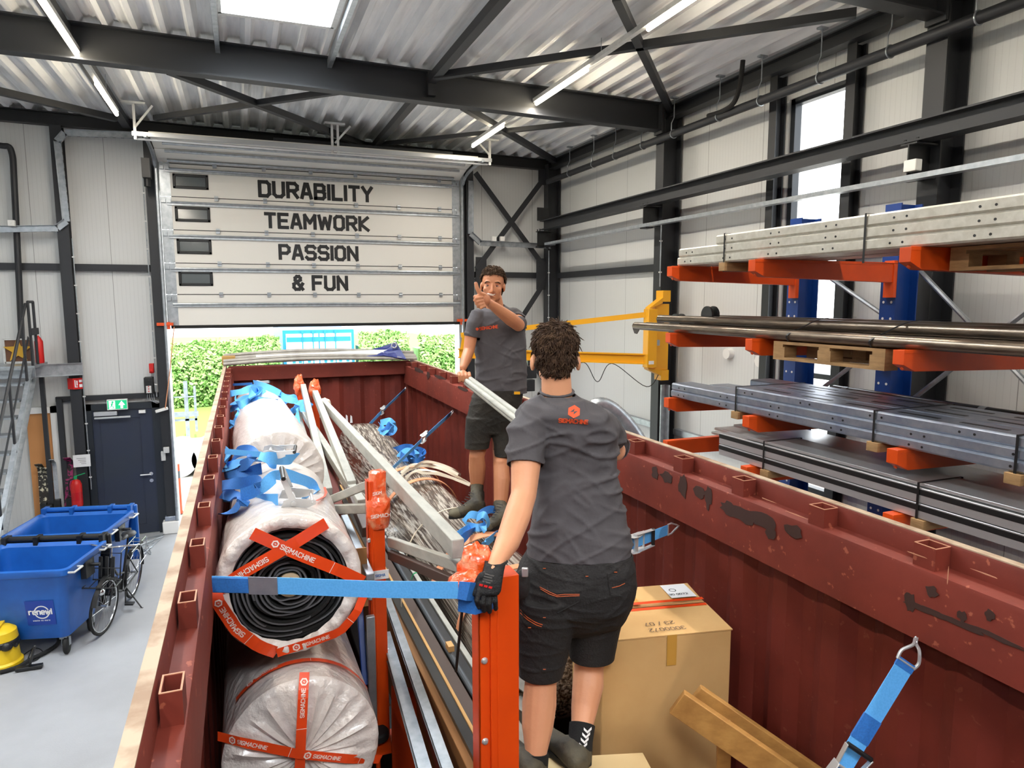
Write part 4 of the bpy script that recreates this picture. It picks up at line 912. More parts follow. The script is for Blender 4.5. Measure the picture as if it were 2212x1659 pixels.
def strap(label, path, w=.07, hookend=True, wd=None, m='web_blue', rat=None, cat='strap', group=None, name='ratchet_strap', t=.003):
    r = empty(name, path[0], label, cat, group)
    pts = bez(path, 5) if len(path) > 2 else [V(p) for p in path]
    mk('webbing', B().ribbon(pts, wd or V((0, 0, 1)), w, t), m, r, smooth=60)
    return r
# hooked straps on the right wall, from far to near
HX = CX1-.14
def hooked(lab, hpx, mid, end, w, wdir, loops):
    H_ = V(hpx); M_ = V(mid); E_ = V(end); r = empty('ratchet_strap', M_, lab, 'strap')
    d = (H_-M_).normalized()
    mk('webbing', B().ribbon([H_-d*.09, M_+d*.05], wdir, w), 'web_blue', r)
    mk('tail_webbing', B().ribbon([M_-d*.05, M_.lerp(E_, .5), E_], wdir, w*.85), 'web_blue', r)
    hook(r, H_-d*.09, d, wdir); ratchet(r, M_, d, wdir, 1.0); return r
hooked('blue ratchet strap hooked under the right rail, farthest one', at(878, 838, X=HX), at(826, 888, Y=8.3), at(776, 940, Y=7.95), .05, V((.4, .3, .8)), 0)
hooked('blue ratchet strap under the right rail, just left of the thumbs-up man', at(980, 888, X=HX), at(915, 947, Y=6.3), at(848, 1012, Y=5.7), .05, V((.4, .3, .8)), 0)
# close strap at the lower right
r = empty('ratchet_strap', at(1830, 1600, Y=1.5), 'big blue ratchet strap with steel buckle hanging from the near right container rail', 'strap')
Ha, Hb, Hc = at(1970, 1392, X=2.04), at(1960, 1428, X=1.99), at(1800, 1690, X=1.72)
dd = (Hb-Hc).normalized(); wd_ = rgt*.8-upv*.35; wd_ = wd_-dd*wd_.dot(dd)
mk('webbing', B().ribbon([Hb, Hb.lerp(Hc, .5), Hc], wd_, .062, .004), 'web_blue', r)
mk('sewn_patch', B().ribbon([Hb.lerp(Hc, .47), Hb.lerp(Hc, .66)], wd_, .064, .008), 'web_navy', r)
mk('sewn_patch', B().ribbon([Hb-dd*.0, Hb-dd*.03], wd_, .064, .007), 'web_navy', r)
wn_ = wd_.normalized()
mk('claw_hook', B().tube(bez([Hb-wn_*.032-dd*.01, Hb-wn_*.034+dd*.02, Hb-wn_*.012+dd*.055, Ha+dd*.02, Ha+V((.02, 0, .02)), Ha+dd*.01+wn_*.01, Hb+wn_*.016+dd*.05, Hb+wn_*.036+dd*.015, Hb+wn_*.03-dd*.012], 4), .0055, 8).tube([Hb-wn_*.033-dd*.008, Hb+wn_*.033-dd*.008], .005, 8), 'alu', r)
rc = Hb.lerp(Hc, .90); nn = dd.cross(wn_).normalized(); nn = nn if nn.dot(-fwd) > 0 else -nn
b = B()
for q in (-.042, .042):
    b.beam(rc+wn_*q-dd*.07+nn*.01, rc+wn_*q*.92+dd*.02+nn*.02, .004, .04, up=nn); b.beam(rc+wn_*q*.92+dd*.02+nn*.022, rc+wn_*q*1.15+dd*.085+nn*.03, .004, .02, up=nn)
mk('buckle_frame', b, 'alu', r, bevel=.001)
b = B()
for k, q in ((-.055, 0), (-.035, 0), (-.01, 0), (.012, 0)): b.tube([rc+dd*k-wn_*.04+nn*.014, rc+dd*k+wn_*.04+nn*.014], .009 if k < -.03 else .005, 10)
b.obox(rc-dd*.022+nn*.02, wn_*.03, dd*.012, nn*.002)
mk('axle', b, 'alu', r)
mk('handle', B().tube([rc+dd*.085-wn_*.046+nn*.03, rc+dd*.085+wn_*.046+nn*.03], .0085, 12), 'black', r)
mk('webbing_coil', B().lathe([(.01, 0), (.022, 0), (.022, .06), (.01, .06)], rc-dd*.06-wn_*.03+nn*.012, wn_, 16), 'web_blue', r)
# strap from the right wall to the post in front, passing behind the nearer man
PB = at(1030, 1280, Y=2.14)
r = empty('ratchet_strap', PB, 'long blue strap stretched across the load at waist height behind the man in the gloves', 'strap')
S0 = at(459, 1262, Y=2.46); S1 = at(990, 1275, Y=2.09); S2 = at(1058, 1285, Y=2.20); S3 = at(1122, 1262, Y=2.66); S4 = at(1352, 1180, Y=2.80); S5 = at(1462, 1137, X=HX+.02)
mk('webbing', B().ribbon([S0, S0.lerp(S1, .33), S0.lerp(S1, .66)-V((0, 0, .004)), S1], V((0, 0, 1)), .058, .003), 'web_blue', r)
mk('clear_sleeve', B().ribbon([S0.lerp(S1, .15)-V((0, .004, 0)), S0.lerp(S1, .27)-V((0, .004, 0))], V((0, 0, 1)), .061, .003), 'galv_blue', r)
mk('webbing', B().ribbon([S0+V((0, -.006, 0)), S0.lerp(S1, .15)+V((0, -.006, 0))], V((0, 0, 1)), .05, .004), 'web_navy', r)
mk('webbing', B().ribbon([S1, S1+V((.03, -.012, -.004)), S2+V((.03, 0, .0)), S2+V((.05, .04, .01)), S3, S4], V((0, 0, 1)), .06, .003), 'web_navy', r)
mk('corner_wrap', B().ribbon([at(990, 1305, Y=2.13), at(1028, 1312, Y=2.09), at(1066, 1300, Y=2.13)], V((0, 0, 1)), .05, .004), 'web_navy', r)
d5 = (S5-S4).normalized(); mk('webbing', B().ribbon([S4, S5-d5*.08], V((0, 0, 1)), .055), 'web_blue', r)
hook(r, S5-d5*.08, d5, V((0, 0, 1))); ratchet(r, S4+d5*.08, d5, V((0, 0, 1)), 1.1)
# loose webbing heaps
def heap(label, zz, paths, w=.05, ws=None, m='web_blue', rat=None, base=None):
    pa = [[at(p[0], p[1], Z=p[2] if len(p) > 2 else zz) for p in path] for path in paths]
    r = empty('loose_strap', pa[0][0] if base is None else base, label, 'strap')
    for i, path in enumerate(pa):
        pts = bez(path, 6); n = len(pts); W = []
        for k in range(n):
            a = .8*math.sin(k*.35+i*1.9)+(i % 3)*.7; W.append(V((.7*math.sin(a), .6, math.cos(a)+.2)))
        mk('webbing', B().ribbon(pts, W, w, .0025), m if not isinstance(m, list) else m[i % len(m)], r, smooth=60)
    return r
r = heap('heap of blue webbing on the far end of the far white roll', 3.10, [
    [(497, 851, 3.06), (520, 846, 3.1), (550, 838, 3.14), (560, 852, 3.12), (535, 868, 3.1), (515, 875, 3.08), (510, 862, 3.1)],
    [(498, 872, 3.0), (530, 862, 3.1), (560, 866, 3.1), (597, 870, 3.05)],
    [(495, 885, 2.95), (515, 880, 3.0), (520, 895, 3.0), (505, 912, 2.95), (496, 925, 2.9)],
    [(548, 828, 3.08), (575, 836, 3.09), (600, 848, 3.05), (612, 857, 3.0), (640, 862, 2.95)],
    [(570, 850, 3.1), (560, 842, 3.14), (540, 845, 3.16), (548, 858, 3.14), (566, 846, 3.1)]], w=.075)
ratchet(r, at(560, 828, Z=3.07), V((1, .1, 0)), V((0, 1, 0)))
mk('tie_webbing', B().ribbon([at(503, 831, Z=3.02), at(545, 829, Z=3.07)], V((0, .3, 1)), .03), 'web_navy', r)
r = heap('blue webbing knotted round the far orange post tops', 2.95, [
    [(612, 868, 2.96), (630, 858, 3.0), (645, 868, 2.98), (640, 882, 2.92), (628, 890, 2.9)],
    [(640, 868, 2.98), (658, 872, 2.98), (672, 880, 2.95), (660, 888, 2.92), (648, 875, 2.96)],
    [(644, 880, 2.95), (640, 900, 2.88), (640, 930, 2.8)], [(600, 848, 3.04), (620, 862, 3.0), (640, 866, 2.98)]], w=.07)
r = heap('heap of blue webbing lying over the joint between the two white rolls', 3.17, [
    [(488, 975, 3.1), (492, 990, 3.12), (490, 1000, 3.05)],
    [(497, 1000, 3.05), (512, 978, 3.16), (535, 973, 3.2), (547, 982, 3.2), (535, 1000, 3.16), (515, 1008, 3.1)],
    [(484, 1010, 3.05), (520, 1000, 3.12), (560, 995, 3.15), (598, 1002, 3.12)],
    [(484, 1022, 3.02), (520, 1022, 3.08), (565, 1012, 3.12)],
    [(560, 985, 3.22), (590, 990, 3.2), (620, 992, 3.14), (640, 988, 3.12)]], w=.062, m=['web_blue', 'web_navy'])
ratchet(r, at(590, 978, Z=3.21), V((1, -.15, 0)), V((0, 1, .2)))
mk('tie_webbing', B().ribbon([at(486, 975, Z=3.18), at(565, 982, Z=3.215)], V((0, .3, 1)), .03), 'web_blue', r)
r = heap('big loop of blue webbing with an open ratchet on the roll with the open end', 3.2, [
    [(480, 1050, 3.1), (500, 1045, 3.16), (530, 1043, 3.2), (555, 1040, 3.22), (558, 1052, 3.22), (545, 1062, 3.2), (520, 1070, 3.18)],
    [(556, 1062, 3.2), (575, 1045, 3.22), (592, 1030, 3.24), (605, 1024, 3.24), (640, 1032, 3.2), (672, 1045, 3.14), (680, 1062, 3.10), (678, 1080, 3.10), (664, 1085, 3.12), (645, 1084, 3.16)],
    [(480, 1065, 3.05), (505, 1072, 3.12), (525, 1078, 3.16), (520, 1090, 3.15), (500, 1100, 3.1), (484, 1112, 3.0)]], w=.055, m=['web_navy', 'web_blue', 'web_navy'])
RC = at(640, 1078, Z=3.21); ratchet(r, RC, V((1, .02, 0)), V((0, 1, .3)), 1.1, 2.0)
mk('tie_webbing', B().ribbon([at(477, 1075, X=-.16), at(600, 1079, Z=3.215)], V((0, .4, 1)), .045), 'web_blue', r)
heap('crumpled blue webbing on the far end of the long wrapped bundle', 2.74, [
    [(822, 915, 2.74), (838, 910, 2.8), (852, 918, 2.76), (845, 932, 2.72), (825, 930, 2.72), (822, 918, 2.75)],
    [(828, 925, 2.74), (840, 920, 2.8), (850, 928, 2.74)], [(820, 922, 2.72), (835, 934, 2.74), (850, 925, 2.78)]], w=.08, m=['web_blue', 'web_navy'])
heap('crumpled blue webbing on the middle of the long wrapped bundle', 2.5, [
    [(848, 975, 2.5), (865, 968, 2.55), (890, 968, 2.58), (912, 975, 2.52), (916, 990, 2.48), (895, 1000, 2.48), (870, 992, 2.48), (850, 988, 2.48)],
    [(855, 985, 2.5), (880, 975, 2.56), (900, 985, 2.52), (885, 998, 2.48)],
    [(860, 978, 2.5), (875, 990, 2.54), (900, 978, 2.54), (912, 992, 2.48)]], w=.075, m=['web_navy', 'web_blue'])
heap('tangle of blue webbing on the wrapped bundle beside the far man\'s boots', 2.43, [
    [(1002, 1128, 2.44), (1015, 1112, 2.5), (1040, 1118, 2.5), (1048, 1135, 2.46), (1030, 1140, 2.46), (1008, 1135, 2.44)],
    [(1035, 1112, 2.48), (1060, 1100, 2.5), (1085, 1108, 2.45), (1100, 1118, 2.4)],
    [(1030, 1120, 2.5), (1045, 1112, 2.54), (1055, 1130, 2.48), (1040, 1145, 2.45)],
    [(1015, 1140, 2.44), (1000, 1148, 2.46), (985, 1162, 2.44), (972, 1180, 2.40)],
    [(1030, 1142, 2.42), (1010, 1155, 2.46), (992, 1172, 2.44), (980, 1186, 2.38)],
    [(1075, 1152, 2.36), (1060, 1165, 2.44), (1040, 1180, 2.44)]], w=.055, m=['web_blue', 'web_navy', 'web_blue'])
# ---- long wrapped bundle and the small one behind it
def bundle(path, rad, label, seed=0, sq=.86):
    pts = bez(path, 8); n = 56; rings = []
    for i, p in enumerate(pts):
        d = (pts[min(i+1, len(pts)-1)]-pts[max(i-1, 0)]).normalized(); x, y, _ = frame(d); f = i/(len(pts)-1)
        r = rad[0]+(rad[1]-rad[0])*f
        e = min(f*len(pts)/3, (1-f)*len(pts)/2.5, 1); r *= .35+.65*math.sqrt(max(0, 1-(1-e)**2))
        ring = []
        for k in range(n):
            t = 2*math.pi*k/n; c, s = math.cos(t), math.sin(t)
            q = (abs(c)**2.6+abs(s)**2.6)**(-1/2.6)
            nn_ = noise.noise(V((c*3.2+seed, s*3.2, f*2)))*.05+noise.noise(V((c*9+seed, s*9, f*3)))*.018
            ring.append(p+x*c*r*(q*.94+nn_)+y*s*r*sq*(q*.94+nn_))
        rings.append(ring)
    return rings
bn = empty('wrapped_bundle', (1.44, 4.5, 1.7), 'long bundle in shiny brown stretch film lying down the container', 'bundle')
mk('film_wrap', B().loft(bundle([(1.18, 7.95, 2.44), (1.30, 6.6, 2.26), (1.42, 5.0, 2.09), (1.45, 3.8, 2.06), (1.45, 3.08, 2.05)], (.29, .38), '')), 'wrap_brown', bn, smooth=80)
def hoop(root, y, z, x, r, w, m, a0=20, a1=175):
    mk('padding_band', B().ribbon([V((x+r*1.0*math.cos(math.radians(a)), y+.10*math.cos(math.radians(a)), z+r*.9*math.sin(math.radians(a)))) for a in range(a0, a1, 8)], V((0, 1, 0)), w, .006), m, root, smooth=50)
hoop(bn, 6.05, 2.19, 1.34, .35, .07, 'web_pink'); hoop(bn, 5.7, 2.15, 1.37, .36, .07, 'web_pink'); hoop(bn, 4.28, 2.09, 1.44, .372, .09, 'web_pink', 60, 175); hoop(bn, 3.75, 2.06, 1.45, .37, .06, 'web_pink', 60, 175); hoop(bn, 4.95, 2.09, 1.42, .37, .012, 'web_cream')
mk('wrapped_bundle', B().loft(bundle([(.98, 7.3, 2.12), (1.0, 6.3, 2.05), (1.03, 5.3, 1.98)], (.2, .24), '', 5)), 'wrap_brown', label='smaller film wrapped bundle left of the far end of the long one', cat='bundle', smooth=80)
heap('pile of cream slings on the long wrapped bundle in front of the far man', 2.5, [
    [(858, 1050, 2.36), (865, 1030, 2.44), (885, 1014, 2.5), (915, 1006, 2.52), (950, 1012, 2.5), (985, 1028, 2.44), (1016, 1046, 2.40)],
    [(868, 1048, 2.38), (880, 1028, 2.46), (905, 1016, 2.52), (935, 1018, 2.52), (970, 1030, 2.46), (1015, 1048, 2.40)],
    [(866, 1022, 2.48), (890, 1004, 2.54), (925, 1002, 2.54), (960, 1010, 2.5), (990, 1025, 2.44)],
    [(875, 1038, 2.44), (895, 1018, 2.54), (915, 1022, 2.54), (945, 1024, 2.5), (985, 1035, 2.44)],
    [(890, 1012, 2.54), (915, 998, 2.56), (940, 1000, 2.54), (975, 1012, 2.48), (995, 1026, 2.4)]], w=.024, m='web_cream')
for k, zz in enumerate((1.3,)):
    mk('steel_crate', B().box((.62, 3.3, .86), (1.95, 8.6, 1.66)).box((1.0, 2.2, .86), (1.33, 3.1, 1.9)), 'steel_black', label='dark steel crate low in the container under the wrapped bundles', cat='crate', bevel=.01)
# ---- orange machine posts
def post(name, x0, x1, y, z0, z1, label, flange=.25, seed=0, cap=True, depth=.09):
    r = empty(name, ((x0+x1)/2, y, z0), label, 'machine post'); w = x1-x0; fx = x0+w*flange
    b = B().box((fx, y, z0), (x1, y+depth, z1)).box((x0, y+.012, z0), (fx, y+.02, z1)).box((x0, y+.012, z0), (x0+.006, y+depth, z1))
    b.box((fx+w*.16, y-.004, z0), (x1, y, z1))
    mk('profile', b, 'post_orange', r, bevel=.003)
    z = z1-.30; k = 0
    while z > z0+.05 and k < 4:
        for bx, q in ((x0+w*flange*.5, y+.012), (x1-.004, y+.02)):
            if w < .1 and bx > x1-.01: mk('bolt', B().cyl((x1, y+.03, z), .009, .012, (1, 0, 0), 8), 'alu', r)
            elif bx < x1-.01: mk('bolt', B().lathe([(0, .010), (.008, .008), (.013, 0)], (bx, q, z), (0, -1, 0), 12), 'alu', r)
        z -= .30; k += 1
    return r
def crumple(c, rx, ry, rz, seed, n=26, m=16, amp=.22):
    b = B(); b.ell(c, rx, ry, rz, n=n, m=m); c = V(c); out = []
    for p in b.v:
        q = V(p)-c; k = 1+amp*noise.noise(V((q.x*30+seed, q.y*30, q.z*22)))+amp*.5*noise.noise(V((q.x*70+seed, q.y*70, q.z*60))); out.append(tuple(c+q*k))
    b.v = out; return b
pb = post('orange_post', .710, .853, 2.13, .9, 3.06, 'big bright orange post in front, its wrapped top held by a gloved hand', .28)
mat('film_orange', 'E8541A', .22, var=(16, 'F2A67E', .5, .7), bump=(22, .9), coat=.8)
c = at(1030, 1235, Y=2.19); mk('film_wrapping', crumple((c.x, c.y, c.z), .072, .055, .095, 2), 'film_orange', pb, smooth=50)
c2_ = at(1012, 1262, Y=2.15); mk('film_wrapping', crumple((c2_.x, c2_.y, c2_.z), .07, .05, .05, 7), 'film_orange', pb, smooth=50)
pa_ = post('orange_post', .535, .615, 3.33, 1.78, 3.12, 'orange post wrapped at the top, standing right of the white rolls', .12, depth=.07)
c = at(815, 1045, Y=3.36); b = B().lathe([(0, .17), (.03, .168), (.042, .16), (.044, .06), (.05, .03), (.062, .02), (.062, -.06), (.058, -.10), (.05, -.12)], (c.x, c.y, c.z-.10), (0, 0, 1), 20)
b.v = [tuple(V(p)+V((.006*noise.noise(V(p)*40), .006*noise.noise(V(p)*33), .004*noise.noise(V(p)*50)))) for p in b.v]
mk('film_wrapping', b, 'film_orange', pa_, smooth=50)
b = B(); o = V((c.x-.045, 3.30, c.z-.155)); letters(b, 'SIGMACH', .016, o, (1, 0, 0.02), (0, 0, 1), center=False, t=.002); letters(b, 'SIGM', .014, o+V((.012, .0, .115)), (1, 0, 0.1), (0, 0, 1), center=False, t=.002)
mk('tape_print', b, 'tape_white', pa_, smooth=0)
mk('cardboard_sleeve', B().prism([(.02, -.02), (.075, -.02), (.09, .03), (.09, .09), (.083, .09), (.083, .03), (.072, -.012), (.02, -.012)], (.54, 3.32, 2.50), (.54, 3.32, 2.80), up=(0, 1, 0)), 'card_dark', pa_)
mk('tape_band', B().box((.53, 3.318, 2.62), (.628, 3.325, 2.665)), 'paper', pa_, smooth=0)
b = B(); letters(b, 'SIGMA', .012, (.585, 3.317, 2.636), (1, 0, 0), (0, 0, 1), center=True); mk('band_print', b, 'web_navy', pa_, smooth=0)
mk('foot_plate', B().plate([(-.1, -.06), (.16, -.06), (.12, .12), (-.05, .12)], (.56, 3.26, 1.76), (1, 0, 0), (0, 1, 0), .012).tube([(.545, 3.29, 1.60), (.545, 3.29, 1.80)], .012, 10), 'post_orange', pa_)
mk('rubber_foot', B().lathe([(0, .04), (.05, .04), (.058, .03), (.058, 0), (0, 0)], (.545, 3.29, 1.80), (0, 0, 1), 20), 'black_rubber', pa_)
for x, y, lb in ((at(647, 850, Y=7.95).x, 7.95, 'thin orange post wrapped at the top, left one of the far pair'), (at(681, 850, Y=7.45).x, 7.45, 'thin orange post wrapped at the top, right one of the far pair')):
    p = post('orange_post', x-.035, x+.035, y, 1.7, 3.08, lb, .2, depth=.06)
    mk('film_wrapping', crumple((x, y+.03, 3.06), .058, .055, .13, y), 'film_orange', p, smooth=50)
mk('orange_side_panel', B().plate([(0, 0), (.30, -.1), (.36, -1.3), (-.02, -1.3)], (.60, 3.18, 2.13), (1, 0, 0), (0, 0, 1), .012).box((.62, 3.12, 1.6), (.86, 3.16, 1.63)), 'post_dark', label='dark orange sheet panel behind the foot of the wrapped post', cat='panel', bevel=.002)
# ---- grey bars leaning through the load
def bar(a, ya, c, yc, w, h, label, m='grey_bar', cap=None, cat='steel bar'):
    p, q = at(*a, Y=ya), at(*c, Y=yc); r = empty('steel_bar', q, label, cat); mk('profile', B().beam(p, q, w, h), m, r, bevel=.004)
    if cap: mk('end_padding', crumple(p, .06, .05, .06, 4), cap, r, smooth=50)
    return r
bar((701, 873), 7.0, (990, 1186), 2.42, .05, .075, 'long grey steel bar running from the far wall to the big orange post', cap='web_cream')
bar((647, 878), 7.55, (782, 1090), 3.9, .05, .06, 'grey steel bar crossing from the far post pair down to the wrapped post')
bar((655, 835), 7.85, (709, 1064), 4.4, .055, .06, 'grey steel bar leaning against the left far orange post')
bar((681, 850), 7.35, (760, 1050), 4.25, .055, .07, 'grey steel bar leaning against the right far orange post')
bar((703, 897), 7.0, (746, 1026), 4.8, .045, .045, 'thin grey steel bar under the padded end of the long one')
bar((641, 884), 7.8, (676, 1015), 5.5, .05, .06, 'short grey steel bar nearest the far white roll')
bar((704, 1084), 3.95, (800, 1045), 3.6, .035, .045, 'short grey crossbar meeting the wrapped orange post')
bar((716, 1100), 3.85, (795, 1098), 3.6, .04, .05, 'lower short grey crossbar left of the wrapped orange post')
bar((843, 1170), 3.42, (1002, 1226), 2.5, .03, .05, 'upper grey bar between the two big orange posts')
bar((843, 1198), 3.38, (992, 1262), 2.5, .03, .045, 'lower grey bar between the two big orange posts', m='brown_steel')
bar((744, 1120), 3.9, (800, 1250), 3.2, .04, .05, 'bright bar standing behind the wrapped post, left side', m='galv')
bar((756, 1060), 4.2, (792, 1150), 3.7, .05, .06, 'dark brown bar behind the wrapped post', m='brown_steel')
bar((800, 1330), 3.25, (806, 1560), 3.25, .03, .04, 'upright galvanised bar left of the foot of the wrapped post', m='galv')
bar((775, 1280), 3.5, (788, 1480), 3.3, .03, .05, 'upright blue bar beside the open ended roll', m='rack_blue')
bar((700, 960), 6.3, (735, 1120), 4.0, .06, .06, 'dark red brown bar under the leaning grey bars', m='red_brown')
# ---- long sections running towards the camera
def lng(name, x0, x1, z0, z1, y0, y1, m, label, tilt=0, cat='steel section', **k):
    return mk(name, B().beam(((x0+x1)/2, y0, (z0+z1)/2), ((x0+x1)/2+tilt, y1, (z0+z1)/2), x1-x0, z1-z0), m, label=label, cat=cat, bevel=.003, **k)
lb_ = empty('long_carton', (.77, 4.4, 1.66), 'long flat cardboard carton with black top lying left of the big orange post', 'carton')
mk('carton_body', B().box((.722, 2.2, 1.3), (.80, 6.6, 2.23)), 'card_dark', lb_, bevel=.003)
mk('black_edge', B().box((.755, 2.2, 2.23), (.798, 6.6, 2.25)), 'plastic_black', lb_)
mk('tan_edge', B().box((.799, 2.2, 2.225), (.812, 6.6, 2.256)), 'card', lb_)
lng('steel_section', .825, .885, 2.12, 2.22, 2.4, 6.2, 'brown_steel', 'dark brown square steel section right of the long carton', cat='steel section')
mk('grey_pipe', B().tube([(.91, 2.5, 2.215), (.91, 6.0, 2.215)], .014, 10), 'grey_tube', label='thin grey pipe right of the dark brown steel section', cat='pipe')
lng('steel_section', .94, .99, 2.10, 2.17, 2.7, 6.0, 'steel_black', 'black steel angle right of the thin grey pipe')
lng('steel_section', 1.01, 1.04, 2.05, 2.15, 3.0, 5.2, 'grey_bar', 'thin pale edged section beside the long wrapped bundle')
mk('galvanised_channel', B().prism(Cprof(.04, .03, .004), at(843, 1291, Z=2.27), at(985, 1680, Z=2.27)), 'galv', label='galvanised channel left of the long carton, right one of two', cat='steel channel')
mk('galvanised_channel', B().prism(Cprof(.05, .045, .004), at(843, 1372, Z=2.2), at(942, 1700, Z=2.2)), 'galv', label='galvanised channel left of the long carton, left one of two', cat='steel channel')
mk('steel_section', B().beam(at(850, 1330, Z=2.22), at(975, 1720, Z=2.22), .02, .1), 'red_brown', label='dark red strip between the two galvanised channels', cat='steel section')
mk('cable_tie', B().ribbon(bez([at(889, 1252, Z=2.3), at(893, 1240, Z=2.34), at(904, 1236, Z=2.35), at(910, 1238, Z=2.3)], 4), V((0, 1, 0)), .012), 'green_sign', label='bright green tie on the dark sections behind the blue strap', cat='tie')
mk('wood_chip', B().box((.90, 3.2, 2.23), (.93, 3.26, 2.26)), 'card', label='tiny wood block lying on the thin grey pipe', cat='wood block')
b = B(); b.ribbon(bez([at(868, 1330, Z=2.2), at(868, 1292, Z=2.3), at(885, 1284, Z=2.33), at(900, 1290, Z=2.26)], 5), V((0, 1, 0)), .018); mk('loose_sling', b, 'web_cream', label='cream sling loop on the long carton below the blue strap', cat='sling')
b = B(); b.tube([at(1000, 1300, Y=2.35), at(985, 1450, Y=2.5)], .006, 6); mk('thin_strap', b, 'black', label='thin black strap hanging left of the big orange post', cat='strap')
# perforated plates near the feet
for k in range(2):
    o = at(1075, 1462+44*k, Z=2.12-.035*k); b = B(); po = [(0, 0), (.10, .01), (.14, -.16), (.19, -.18), (.20, -.26), (.15, -.29), (.09, -.23), (.06, -.14), (-.02, -.12)]
    hx, hy = .155, -.235
    r = empty('steel_plate', o, 'grey steel plate with a bolt hole by the near man\'s left foot, %s one' % ('upper', 'lower')[k], 'steel plate')
    mk('plate', B().plate(po, o, (1, .1, 0), (0, 1, .05), .008), 'plate_grey', r, bevel=.002)
    ux, uy = V((1, .1, 0)).normalized(), V((0, 1, .05)).normalized(); hp = o+ux*.145+uy*-.235+V((0, 0, .0082))
    mk('bolt_hole', B().cyl(hp, .013, .0006, (0, 0, 1), 14), 'black', r)
mk('steel_plate', B().box((.93, 2.62, 1.99), (1.12, 3.0, 2.06)).box((.9, 2.7, 1.9), (1.3, 3.0, 1.98)), 'plate_grey', label='grey steel block under the plates with bolt holes', cat='steel block', bevel=.004)
# ---- the big cardboard box
th = math.radians(-11); ux, uy = V((math.cos(th), math.sin(th), 0)), V((-math.sin(th), math.cos(th), 0))
FR = V((1.965, 2.36, 0)); BW, BD, BT, BB = .60, .47, 2.55, 1.45
Pb = lambda a, c, z: V((FR.x, FR.y, 0))-ux*a+uy*c+V((0, 0, z))
bx = empty('cardboard_box', Pb(BW/2, BD/2, BB), 'large brown cardboard box right of the near man\'s legs, lid taped in orange', 'box')
b = B(); b.obox(Pb(BW/2, BD/2, (BT+BB)/2), ux*BW/2, uy*BD/2, V((0, 0, (BT-BB)/2-.004))); mk('carton_body', b, 'card', bx, bevel=.006)
for c0, c1, dz in ((0, BD*.56, .0), (BD*.585, BD, .012)):
    mk('top_flap', B().add([Pb(-.003, c0-.003, BT-.004), Pb(BW+.003, c0-.003, BT-.004), Pb(BW+.003, c1, BT+dz), Pb(-.003, c1, BT+dz), Pb(-.003, c0-.003, BT+.001), Pb(BW+.003, c0-.003, BT+.001), Pb(BW+.003, c1, BT+.005+dz), Pb(-.003, c1, BT+.005+dz)], [(0, 1, 2, 3), (7, 6, 5, 4), (0, 4, 5, 1), (1, 5, 6, 2), (2, 6, 7, 3), (3, 7, 4, 0)]), 'card', bx)
for c0, dz in ((BD*.56-.026, .0062), (BD*.585, .0185)):
    mk('orange_tape', B().add([Pb(0, c0, BT+dz), Pb(BW, c0, BT+dz-.001), Pb(BW, c0+.024, BT+dz), Pb(0, c0+.024, BT+dz)], [(0, 3, 2, 1)]), 'tape_orange', bx, smooth=0)
mk('gap', B().add([Pb(0, BD*.562, BT-.002), Pb(BW, BD*.562, BT-.002), Pb(BW, BD*.585, BT+.002), Pb(0, BD*.585, BT+.002)], [(0, 3, 2, 1)]), 'black', bx, smooth=0)
tx_ = .26
mk('kraft_tape', B().add([Pb(tx_, -.0045, BT-.14), Pb(tx_+.045, -.0045, BT-.14), Pb(tx_+.045, -.0045, BT), Pb(tx_, -.0045, BT)], [(0, 3, 2, 1)]), 'kraft_tape', bx, smooth=0)
mk('kraft_tape', B().add([Pb(tx_+.06, BD*.62, BT+.018), Pb(tx_+.105, BD*.62, BT+.018), Pb(tx_+.105, BD, BT+.019), Pb(tx_+.06, BD, BT+.019)], [(0, 3, 2, 1)]), 'kraft_tape', bx, smooth=0)
mk('shipping_label', B().add([Pb(.02, BD*.66, BT+.0195), Pb(.15, BD*.66, BT+.0195), Pb(.15, BD*.98, BT+.0195), Pb(.02, BD*.98, BT+.0195)], [(0, 3, 2, 1)]), 'paper', bx, smooth=0)
b = B(); letters(b, '30 0072', .016, Pb(.10, BD*.72, BT+.0198), ux, uy, t=.0004); b.lathe([(.014, 0), (.018, 0)], Pb(.11, BD*.84, BT+.0202), (0, 0, 1), 16)
mk('label_print', b, 'steel_dark', bx, smooth=0)
b = B(); letters(b, '3000072', .026, Pb(.285, .03+.026, BT+.0042), -ux, -uy, t=.0016, wt=.13); letters(b, '23 / 07', .026, Pb(.30, .085+.026, BT+.0046), -ux, -uy, t=.0016, wt=.13)
mk('carton_print', b, 'brown_steel', bx, smooth=0)
# ---- timber frame at the lower right
tf = empty('wooden_crate_lid', (1.5, 1.75, 2.3), 'slanting wooden batten crate piece in front of the large cardboard box', 'crate')
mk('batten', B().beam(at(1462, 1515, Y=2.0), at(1760, 1720, Y=1.72), .03, .10), 'wood', tf, bevel=.003)
mk('batten', B().beam(at(1500, 1500, Y=2.14), at(1790, 1700, Y=1.86), .03, .09), 'wood', tf, bevel=.003)
mk('spacer_block', B().beam(at(1565, 1560, Y=2.02), at(1560, 1740, Y=2.0), .05, .05), 'wood', tf, bevel=.003)
mk('plywood_board', B().plate([(0, 0), (.42, -.06), (.48, .22), (.08, .34)], (1.0, 2.08, 2.105), (1, 0, 0), (0, 1, 0), .018), 'ply', label='pale plywood board under the near man\'s shoes', cat='board', bevel=.002)
mk('steel_crate', B().box((1.35, 1.5, .86), (2.0, 3.0, 1.45)), 'steel_black', label='dark steel crate under the big cardboard box', cat='crate', bevel=.01)
